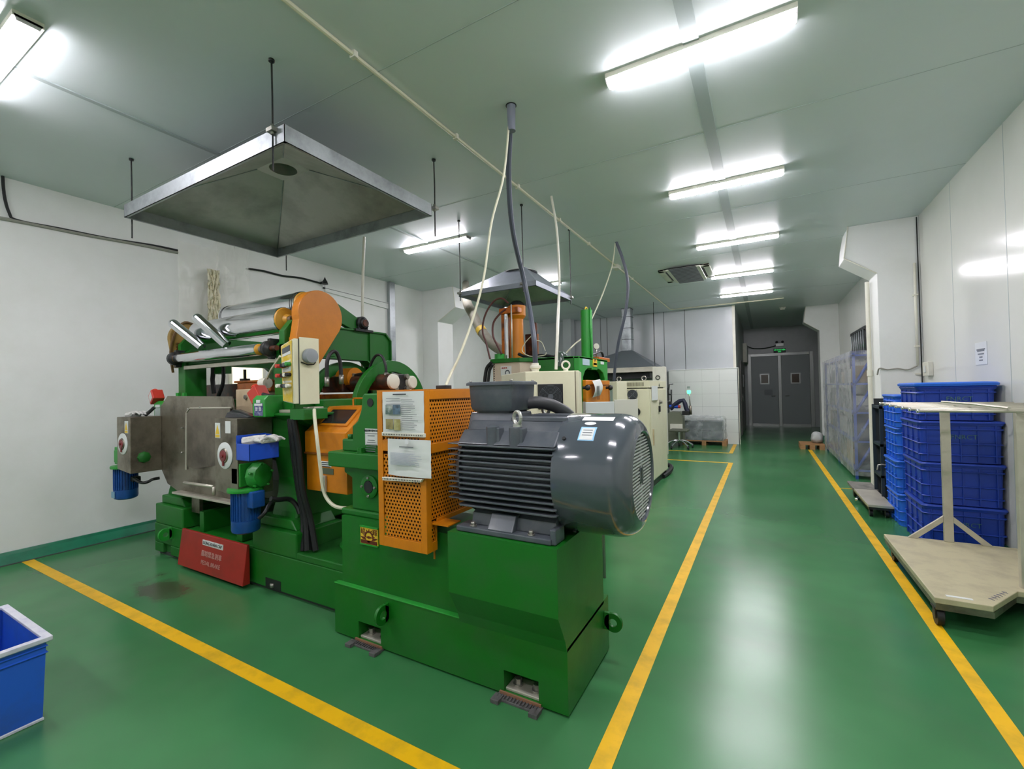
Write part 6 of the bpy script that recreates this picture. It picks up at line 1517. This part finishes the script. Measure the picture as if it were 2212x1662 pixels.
# grey-white panels on a stand between motor and cabinets
ps = thing('panel_stand', 'two pale grey boards on a thin stand just behind the motor cowl', 'panel', tuple(at(1280, 3.5)))
for (px0, px1, pt, fw, mt) in ((1259, 1326, 868, 3.5, mat('pale_board', (196, 202, 200), .35)), (1326.5, 1377, 864, 3.52, mat('beige_board', (198, 198, 186), .35))):
    a = at(px0, fw); b = at(px1, fw); zt5 = CAM_H + (839 - pt) / FPX * fw; bk = fwd * .02
    MB().prism([(a.x, a.y), (b.x, b.y), ((b + bk).x, (b + bk).y), ((a + bk).x, (a + bk).y)], 'z', 1.02, zt5).build('board', mt, ps, .003)
a = at(1258, 3.49); b = at(1264, 3.49); MB().prism([(a.x, a.y), (b.x, b.y), ((b + bk).x, (b + bk).y), ((a + bk).x, (a + bk).y)], 'z', 1.02, CAM_H + (839 - 867) / FPX * 3.49).build('edge_strip', BOLTM, ps)
for px in (1266, 1296): a = at(px, 3.55); MB().cyl((a.x, a.y, 0), (a.x, a.y, 1.2), .012, n=8).build('leg', BOLTM, ps)
# black hose on the floor beside the tall cabinet
q = hz(1440, 1022, .06)
tag(MB().tube([hz(1432, 1030, .03), hz(1446, 1018, .05), hz(1450, 1010, .08), hz(1444, 1005, .1), hz(1436, 1008, .1)], .04, 10, sub=5).build('corrugated_hose', BLACK), 'black corrugated hose lying at the foot of the tall cream cabinet', 'hose')
# green cabinet edge beyond (slim grey-green panel)
a = hy(1312, 825, 5.9); b = hy(1324, 868, 5.9)
t = thing('slim_cabinet', 'slim cream cabinet with grey-green window behind the orange door', 'cabinet', (a.x, 5.9, 0)); MB().box(a.x, b.x + .06, 5.9, 6.4, 0, a.z).build('body', CREAM, t, .005); MB().box(a.x + .02, b.x, 5.895, 5.9, b.z - .05, a.z - .05).build('window', mat('grey_green_pane', (140, 158, 148), .3), t)

# ================================================================== FAR CHAIR, SCREEN ARM, PALLET
FY = 11.0
FY = 11.85
def fy(px, py, y=FY): return hy(px, py, y)
t = thing('control_stand', 'grey-green machine stand with white shelf beside the tall cabinet', 'machine', tuple(fy(1455, 958)))
m = MB(); a = fy(1441, 890); b = fy(1476, 956); m.prism([(a.x, a.z - .05), (a.x + .08, a.z), (b.x - .07, a.z), (b.x, a.z - .12), (b.x, b.z), (a.x, b.z)], 'y', FY, FY + .35); m.build('body', mat('olive_grey', (118, 122, 104), .5), t, .01)
a = fy(1448, 916); b = fy(1475, 930); MB().box(a.x, b.x, FY - .05, FY, b.z, a.z).build('white_shelf', PLASTICW, t, .006)
ch_ = thing('office_chair_base', 'star base of an office chair in front of the wrapped pallet', 'chair', tuple(hz(1470, 968, 0)))
cc = hz(1468, 968, 0); cc.z = .18
for k in range(5):
    an = 2 * PI * k / 5 + .5; e_ = Vector((cc.x + .32 * math.cos(an), cc.y + .32 * math.sin(an), .07))
    MB().tube([cc, cc + (e_ - cc) * .5 + Vector((0, 0, .04)), e_], .022, 8, sub=4).build('leg', CHROME, ch_)
    MB().cyl((e_.x - .02, e_.y, .035), (e_.x + .02, e_.y, .035), .035, n=14).build('caster', BLACK, ch_)
MB().cyl(cc, cc + Vector((0, 0, .22)), .03, n=12).build('column', CHROME, ch_)
MB().box(cc.x - .22, cc.x + .22, cc.y - .2, cc.y + .2, .40, .46).build('seat', mat('olive_seat', (90, 94, 80), .7), ch_, .03)
t = thing('articulated_arm', 'dark blue articulated screen arm near the white tiled wall', 'arm', tuple(fy(1480, 880)))
m = MB(); m.tube([fy(1448, 884), fy(1461, 872), fy(1476, 865), fy(1482, 882), fy(1486, 890)], .055, 8, sub=2); m.build('arm_tube', mat('navy_tube', (30, 34, 60), .5), t)
a = fy(1474, 888); b = fy(1490, 897); MB().box(a.x, b.x, FY - .06, FY + .1, b.z, a.z).build('bracket', BLACK, t, .008)
MB().box(fy(1438, 880).x, fy(1450, 880).x, FY - .02, FY + .15, fy(1444, 882).z, fy(1444, 868).z).build('arm_head', BLACK, t, .01)
t = thing('blue_bottle', 'blue plastic container with red cap lying on the machine stand', 'container', tuple(fy(1455, 878)))
MB().cyl(fy(1446, 878), fy(1465, 879), .045, n=14).build('body', TRAY, t); MB().cyl(fy(1465, 879), fy(1470, 879), .04, n=12).build('cap', REDB, t)
t = thing('clamp_fixture', 'black wall fixture with screw and handle at the edge of the cream cabinet', 'fixture', tuple(fy(1445, 850)))
a = fy(1436, 838); b = fy(1444, 866); MB().box(a.x, b.x, FY, FY + .2, b.z, a.z).build('block', BLACK, t, .02)
m = MB(); m.tube([fy(1450, 842), fy(1450, 868)], .02, 6); m.tube([fy(1442, 852), fy(1451, 853)], .02, 6); m.tube([fy(1445, 843), fy(1446, 831), fy(1454, 830)], .012, 6); m.build('spindle', DARK, t)
t = thing('signal_beacon', 'signal beacon lit green on a thin pole before the white tiles', 'lamp', tuple(fy(1489, 880)))
m = MB(); m.cyl(fy(1489, 850), fy(1491, 878), .014, n=8); m.build('pole', BOLTM, t)
MB().cyl(fy(1491, 877), fy(1492, 896), .03, n=10).build('sleeve', STEEL, t)
q = fy(1488, 846); MB().lathe([(0, 0), (.03, 0), (.045, .03), (.045, .08), (.03, .09)], (q.x, FY, q.z - .06), (0, 0, 1), 18, True).build('lens', LIMEL, t)
MB().cyl(fy(1487.5, 840), fy(1487.5, 835), .03, n=12).build('top_module', mat('clear_grey_lens', (150, 170, 160), .3), t)
# pallet with film-wrapped boxes
def pallet(name, label, x0, x1, y0, y1):
    t = thing(name, label, 'pallet', ((x0 + x1) / 2, (y0 + y1) / 2, 0))
    n = 6; w_ = (y1 - y0) / n
    for k in range(n): MB().box(x0, x1, y0 + k * w_ + .01, y0 + (k + 1) * w_ - .01, .10, .125).build('deck_board', WOOD, t)
    for x in (x0, (x0 + x1) / 2 - .05, x1 - .1):
        for y in (y0, (y0 + y1) / 2 - .05, y1 - .1): MB().box(x, x + .1, y, y + .1, .02, .10).build('block', WOOD, t)
        MB().box(x, x + .1, y0, y1, .0, .02).build('bottom_board', WOOD, t)
    return t
a = hz(1474, 961, 0); b = hz(1572, 961, 0)
pallet('pallet', 'wooden pallet under the film-wrapped load by the white tiles', a.x, b.x, a.y, a.y + .55)
t = thing('wrapped_load', 'dark boxes under crumpled clear film on the pallet by the white tiles', 'wrapped load', (a.x, a.y, .125))
q0 = hy(1474, 905, a.y + .05); q1 = hy(1566, 903, a.y + .05)
w3 = (b.x - a.x) / 3
DBOX = mat('dark_grey_box', (52, 58, 66), .4)
for k in range(2):
    for j in range(2): MB().box(a.x + .03 + k * w3 * 1.35, a.x + .01 + (k + 1) * w3 * 1.35, a.y + .05, a.y + .5, .127 + j * .25, .127 + j * .25 + .235).build('carton', DBOX, t, .006)
def crumple(x0, x1, y0, y1, z0, z1, amp, m_, name, par, seed=0, res=.05, front=True):
    m = MB(); nx_ = max(3, int((x1 - x0) / res)); ny_ = max(3, int((y1 - y0) / res)); nz_ = max(3, int((z1 - z0) / res))
    def dd(p): v = Vector(p) * 6 + Vector((seed, seed * 2, 0)); return amp * (abs(noise.noise(v)) + .5 * noise.noise(v * 2.3))
    def g(o, u, v, nu, nv, nrm):
        rings = []
        for j in range(nv + 1):
            row = []
            for i in range(nu + 1):
                p = Vector(o) + Vector(u) * (i / nu) + Vector(v) * (j / nv); e_ = min(i, nu - i, j, nv - j); k = 0 if e_ == 0 else 1
                row.append(p + Vector(nrm) * dd(p) * k + Vector((noise.noise(p * 5), noise.noise(p * 5 + Vector((9, 0, 0))), 0)) * amp * .3)
            rings.append(row)
        m.loft(rings, closed=False)
    if front: g((x0, y0, z0), (x1 - x0, 0, 0), (0, 0, z1 - z0), nx_, nz_, (0, -1, 0))
    if front == 'only': return m.build(name, m_, par)
    g((x0, y1, z0), (x1 - x0, 0, 0), (0, 0, z1 - z0), nx_, nz_, (0, 1, 0))
    g((x0, y0, z0), (0, y1 - y0, 0), (0, 0, z1 - z0), ny_, nz_, (-1, 0, 0)); g((x1, y0, z0), (0, y1 - y0, 0), (0, 0, z1 - z0), ny_, nz_, (1, 0, 0))
    g((x0, y0, z1), (x1 - x0, 0, 0), (0, y1 - y0, 0), nx_, ny_, (0, 0, 1))
    return m.build(name, m_, par)
crumple(a.x, b.x - .05, a.y, a.y + .55, .13, q1.z, .05, film('crumpled_film', (226, 234, 234), .26, .1, .8, .6), 'plastic_film', t, 3, .045)
# small pallet with white sack by the wrapped rack
a = hz(1729, 971, 0); b = hz(1779, 968, 0)
pallet('pallet', 'small wooden pallet at the end of the wrapped rack', a.x, 1.16, a.y, a.y + .6)
t = thing('white_sack', 'small white sack on the pallet beside the wrapped rack', 'sack', (a.x + .5, a.y + .3, .125))
m = MB(); m.sphere((a.x + .35, a.y + .3, .25), .15, 20, 12, (.85, 1, .95)); o = m.build('sack_body', mat('white_sack_film', (190, 192, 190), .5, bump=.5, bump_scale=14), t)
for v in o.data.vertices: v.co += Vector((noise.noise(v.co * 9), noise.noise(v.co * 9 + Vector((5, 0, 0))), 0)) * .03; v.co.z = max(v.co.z, .128)
# ================================================================== WRAPPED BLUE RACK
RX0 = 1.19; ry0 = 8.67; ry1 = 12.4; rzt = hx(1840, 758, RX0).z; RX1 = hy(1887, 900, ry0).x + .02
rk = thing('storage_rack', 'blue steel rack wrapped in clear plastic sheet beyond the near pillar', 'rack', (RX0, ry0, 0))
for x in (RX0 + .02, RX1 - .04):
    for y in (ry0 + .03, (ry0 + ry1) / 2, ry1 - .08): MB().box(x, x + .035, y, y + .035, 0, rzt - .03).build('upright', BLUEF, rk)
for k in range(5):
    z = .12 + k * (rzt - .2) / 4; f = MB(); f.box(RX0 + .02, RX1 - .01, ry0 + .03, ry1 - .03, z, z + .025); sh = f.build('shelf', BLUEF, rk)
m = MB()
for k in range(4):
    z = .15 + k * (rzt - .25) / 4; m.tube([(RX0 + .04, ry0 + .04, z), (RX1 - .03, ry0 + .04, z + .4)], .02, 4)
m.build('diagonal_brace', BLUEF, rk)
rr2 = random.Random(4); n_ = 0
GBOX = [mat('rack_carton_%d' % i, c, .6) for i, c in enumerate(((150, 130, 100), (90, 96, 100), (64, 72, 84), (170, 172, 168)))]
for k in range(4):
    z = .16 + k * (rzt - .2) / 4; y = ry0 + .12; cn = 0
    while y < ry1 - .45:
        L_ = rr2.uniform(.3, .5); hh = rr2.uniform(.2, .36)
        t = MB().box(RX0 + .075, RX1 - .06, y, y + L_ - .02, z + .001, z + hh).build('carton', GBOX[rr2.randrange(4)]); n_ += 1; pos = int((y - ry0) / .4) + 1
        tag(t, '%s carton from the near end on the %s level inside the wrapped rack' % (('first', 'second', 'third', 'fourth', 'fifth', 'sixth', 'seventh', 'eighth', 'ninth', 'tenth', 'eleventh', 'twelfth')[cn], ('bottom', 'second', 'third', 'top')[k]), 'box', 'cartons inside the wrapped rack')
        cn += 1; y += L_
crumple(RX0 - .01, RX1, ry0 - .01, ry1, .06, rzt, .03, film('rack_film', (216, 218, 216), .55, .2, .3), 'plastic_film', rk, 7, .11, False)
crumple(RX0 - .01, RX1, ry0 - .01, ry1, .06, rzt, .05, film('rack_end_film', (236, 238, 240), .2, .12, .8, .5), 'plastic_film', rk, 3, .09, 'only')
MB().box(RX0 + .05, RX1 - .03, ry0 + .075, ry0 + .085, .1, 1.15).build('dark_end_sheet', mat('navy_sheet', (34, 44, 70), .4, dirt=(90, 70, 60), dirt_amt=.6, dirt_scale=3), rk)

# ================================================================== BLUE CRATES
def crate(name, label, x0, x1, y0, y1, z0, h_, m_, mk, grp=None, lid=False):
    t = thing(name, label, 'crate', ((x0 + x1) / 2, (y0 + y1) / 2, z0), grp)
    e = .012
    def rrx(ox, z): return rr(x0 + ox, x1 - ox, y0 + ox, y1 - ox, z, .04, 5)
    m = MB(); m.loft([rrx(.02, z0 + .001), rrx(.012, z0 + h_ * .94)], caps=True); body = m.build('shell', m_, t)
    m = MB()
    for zz, th in ((.93, .012), (.80, .006), (.45, .005), (.18, .005)):
        z = z0 + h_ * zz; ox = .02 - .008 * zz - .008; m.loft([rrx(ox, z - th), rrx(ox - .004, z), rrx(ox, z + th)], caps=True)
    # upright ribs
    nr = 5
    for k in range(nr):
        x = x0 + .06 + (x1 - x0 - .12) * k / (nr - 1); m.box(x - .004, x + .004, y0 + .006, y0 + .03, z0 + .01, z0 + h_ * .93)
    for k in range(4):
        y = y0 + .06 + (y1 - y0 - .12) * k / 3; m.box(x0 + .006, x0 + .03, y - .004, y + .004, z0 + .01, z0 + h_ * .93)
        m.box(x0 - .001, x0 + .01, y - .02, y + .02, z0 + h_ * .55, z0 + h_ * .57)
    m.build('ribs', m_, body)
    m = MB(); m.loft([rrx(.0, z0 + h_ * .93), rrx(-.006, z0 + h_ * .96), rrx(.0, z0 + h_ * .995)], caps=True); m.build('rim', m_, t)
    if mk: text('moulded_mark', mk, mat('mark_on_' + name, (70, 110, 120), .5) if 'mark_on_' + name not in MATS else MATS['mark_on_' + name], t, ((x0 + x1) / 2 + .02, y0 + .006, z0 + h_ * .62), .055)
    if lid:
        m = MB(); m.loft([rrx(-.012, z0 + h_), rrx(-.016, z0 + h_ + .02), rrx(-.004, z0 + h_ + .03), rrx(.06, z0 + h_ + .034)], caps=True); m.build('lid', CRATEL, t)
    return t
CY0 = 5.25; CXL = 1.20; CXR = XR - .006
zt6 = hy(1985, 828, CY0).z
lev = [.0, .42, .79, 1.155]; hs_ = [.415, .365, .36, zt6 - 1.155 - .03]
lv_l = ['floor-level crate', 'second crate from the floor', 'third crate from the floor', 'top crate with lid']
for k in range(4):
    crate('storage_crate', lv_l[k] + ' in the dark blue stack behind the steel trolley', CXL - .012 * (k >= 2), CXR - .0 - (.03 if k == 3 else 0), CY0 + (0 if k < 3 else .02), CY0 + .62, lev[k], hs_[k], CRATE, 'FNRCT' if k in (0, 2, 3) else None, lid=(k == 3))
CB0 = 6.0; xB = hy(1938, 1000, 6.0).x
zt7 = hy(1940, 853, CB0).z
for k in range(4):
    h_ = zt7 / 4 - .004
    crate('blue_crate', ('lowest', 'second', 'third', 'topmost')[k] + ' crate of the lighter blue stack left of the dark blue stack', xB - .01 * (k % 2), xB + .38, CB0 + .02 * (k % 3), CB0 + .55, k * zt7 / 4, h_, CRATEL, None)
# dark steel shelf unit by the pillar
a = hy(1897, 876, 7.0); t = thing('shelf_stand', 'dark steel shelf stand between the pillar and the light blue crates', 'shelf', (a.x, 6.75, 0))
xs0, xs1 = hy(1900, 900, 6.75).x, XR - .12
for x in (xs0, xs1 - .03):
    for y in (6.75, 7.15): MB().box(x, x + .03, y, y + .03, 0, hy(1900, 876, 6.75).z).build('upright', mat('dark_green_steel', (34, 48, 58), .5) if 'dark_green_steel' not in MATS else MATS['dark_green_steel'], t)
for py in (880, 962, 1030): z = hy(1905, py, 6.75).z; MB().box(xs0, xs1, 6.75, 7.18, z - .02, z + .01).build('shelf', MATS['dark_green_steel'], t)
MB().box(xs0 + .02, xs1, 7.16, 7.18, .05, 1.3).build('back_panel', mat('dark_back', (44, 50, 50), .6), t)
MB().tube([hy(1895, 1016, 6.72), hy(1897, 1005, 6.72), hy(1905, 1004, 6.72), hy(1922, 1006, 6.72)], .01, 6).build('wire_handle', BOLTM, t)
# ================================================================== STEEL TROLLEY
ZD = .185
c0 = hz(2014, 1290, ZD); c1 = hz(1912, 1154, ZD); yN, yF_ = c0.y, c1.y; xW = (c0.x + c1.x) / 2
c2 = hz(2142, 1307, ZD); c3 = hz(2199, 1278, ZD)
tr = thing('steel_trolley', 'stainless trolley with low deck, T-post and top rods in front of the crates', 'trolley', (xW, (yN + yF_) / 2, 0))
xE = XR - .06
poly = [(xW, yN), (c2.x, yN), (c3.x, c3.y), (xE, c3.y), (xE, yF_), (xW, yF_)]
dk = MB().prism(poly, 'z', ZD - .035, ZD).build('deck', mat('scuffed_deck', (194, 186, 152), .5, .1, dirt=(150, 140, 118), dirt_amt=.5, dirt_scale=7, grain=.05), tr, .004)
MB().prism([(p[0] + (.006 if p[0] < 1.2 else -.006), p[1] + (.006 if p[1] < 4.4 else -.006)) for p in poly], 'z', ZD - .075, ZD - .036).build('under_frame', STEEL, tr)
q = hz(2072, 1292, ZD); MB().box(q.x - .06, q.x + .06, q.y - .012, q.y + .012, ZD, ZD + .003).build('tape_strip', WHITE, dk)
m = MB(); e2 = Vector((c3.x - c2.x, c3.y - c2.y, 0)); ln_ = e2.length; e2.normalize(); nn = Vector((-e2.y, e2.x, 0))
for k in range(6):
    b0 = Vector((c2.x, c2.y, ZD + .0008)) + e2 * (ln_ * (.22 + .1 * k)) + nn * .012
    m.tube([b0, b0 + nn * .03 + e2 * .008, b0 + nn * .012 + e2 * .022], .0016, 4)
stuff(m.build('marker_scrawl', mat('blue_marker', (84, 84, 120), .6), dk))
def caster(x, y, r=.055):
    m = MB(); m.cyl((x - .016, y, r), (x + .016, y, r), r, n=24); w_ = m.build('caster_wheel', BLACK, tr)
    m = MB(); m.box(x - .024, x - .018, y - .03, y + .02, r - .01, .112); m.box(x + .018, x + .024, y - .03, y + .02, r - .01, .112); m.box(x - .03, x + .03, y - .04, y + .03, .108, .115); m.build('caster_fork', DARK, tr)
caster(xW + .03, yN + .06); caster(xW + .05, yF_ - .12); caster(xE - .08, yF_ - .12); caster(xE - .1, c3.y + .1)
# T-post at the far edge with two braces
pxa = hy(2034, 1000, yF_ - .03).x; pxb = hy(2055, 1000, yF_ - .03).x; ztr = 1.30
MB().box(pxa, pxb, yF_ - .04, yF_ - .01, ZD, ztr).build('post', STEELL, tr, .003)
for s in (-1, 1):
    xx = (pxa + pxb) / 2; m = MB(); m.prism([(xx + s * .03, ZD + .21), (xx + s * .03, ZD + .16), (xx + s * .20, ZD), (xx + s * .26, ZD)], 'y', yF_ - .035, yF_ - .015); m.build('brace', STEELL, tr, .002)
# end frame on the near right side: wide upright sheet
pr0 = hy(2191, 1000, c3.y + .1).x
MB().box(pr0, pr0 + .10, c3.y - .0 + .06, c3.y + .10, .15, ztr + .0).build('end_upright', STEELL, tr, .004)
# row of rods across the top: they lie along X, from the aisle side to the end frame
zr = 1.318
q0 = hz(1903, 872, zr); q1 = hz(1985, 888, zr)
nrod = 7
ya_, yb_ = q1.y, q0.y
for k in range(nrod):
    y = ya_ + (yb_ - ya_) * k / (nrod - 1) ; x0 = q1.x + (q0.x - q1.x) * k / (nrod - 1)
    r_ = MB().cyl((x0, y, zr), (xE + .0, y, zr), .0095, n=10).build('top_rod', STEELL, tr)
    MB().cyl((x0 - .012, y, zr), (x0, y, zr), .0125, n=10).build('rod_end', CHROME, r_)
m = MB(); m.box(pr0, pr0 + .04, ya_ - .02, yF_, zr - .03, zr - .012); m.box(pxa, pxb, ya_ + .6, yF_, zr - .03, zr - .012); m.build('top_rail', STEELL, tr, .003)
tag(MB().tube([hz(2035, 868, zr + .03), hz(2100, 873, zr + .03), hz(2180, 882, zr + .02)], .008, 6).build('loose_rod', STEELL), 'single thin rod lying diagonally on the trolley top rods', 'rod')
# small grey dolly further on
a = hz(1829, 1040, .15); b = hz(1885, 1090, .15)
t = thing('low_dolly', 'low scuffed wooden-topped dolly between the rack and the crates', 'dolly', (a.x, (a.y + b.y) / 2, 0))
xd0, xd1, yd0, yd1 = .97, 1.20, b.y - .02, a.y
ym = (yd0 + yd1) / 2 + .2
dkm = mat('scuffed_grey_deck', (128, 126, 118), .6, dirt=(50, 52, 52), dirt_amt=.95, dirt_scale=6)
MB().box(xd0, xd1, yd0, ym, .12, .15).build('deck', STEELL, t, .004)
MB().box(xd0 - .01, xd1 + .02, ym, yd1, .125, .155).build('worn_board', dkm, t, .004)
MB().box(xd0 + .01, xd1 - .01, yd0 + .01, yd1 - .02, .095, .12).build('frame', DARK, t)
for x in (xd0 + .04, xd1 - .05):
    for y in (yd0 + .1, yd1 - .25): m = MB(); m.cyl((x - .014, y, .04), (x + .014, y, .04), .04, n=16); m.box(x - .02, x + .02, y - .02, y + .02, .075, .1); m.build('caster', BLACK, t)
MB().cyl((xd0 - .02, ym - .2, .05), (xd0 + .03, ym - .2, .05), .02, n=10).build('axle_cap', CHROME, t)
# ================================================================== BLUE BIN at the lower left
q = hz(92, 1557, 0); tq = hy(96, 1377, q.y)
bx1 = (q.x - .0); by1 = q.y
zt8 = .0
d1 = hz(96, 1377, 0)
for zz in [i * .01 for i in range(20, 60)]:
    p = hz(96, 1377, zz)
    if abs(p.x - (bx1 + .02)) < .02: zt8 = zz
zt8 = zt8 or .33
t = thing('storage_bin', 'open blue plastic bin with worn white rim in the bottom left corner', 'bin', (bx1 - .3, by1 - .25, 0))
X0, X1, Y0, Y1 = bx1 - .62, bx1, by1 - .42, by1
m = MB(); th = .008; fl = .012
def ring4(o, z): return [(X0 - o, Y0 - o, z), (X1 + o, Y0 - o, z), (X1 + o, Y1 + o, z), (X0 - o, Y1 + o, z)]
m.loft([ring4(-.0, .002), ring4(fl, zt8 - .005), ring4(fl - th, zt8 - .005), ring4(-th, .012)], caps=False, smooth=False); m.poly(ring4(-.001, .004)); m.poly(ring4(-th, .012)); m.build('shell', BIN, t)
m = MB(); m.loft([ring4(fl, zt8 - .03), ring4(fl + .018, zt8 - .02), ring4(fl + .018, zt8), ring4(fl - th - .006, zt8), ring4(fl - th - .006, zt8 - .012)], caps=False, smooth=False); m.build('rim', BINRIM, t, .003)
m = MB()
for z in (zt8 - .045, zt8 - .075): m.loft([ring4(fl - .003, z - .004), ring4(fl + .006, z), ring4(fl - .003, z + .004)], caps=False, smooth=False)
m.build('ribs', BIN, t)
m = MB(); m.loft([ring4(.0, .0), ring4(.004, .003), ring4(.004, .012), ring4(.0, .016)], caps=False, smooth=False); m.build('scuffed_base_edge', BINRIM, t)
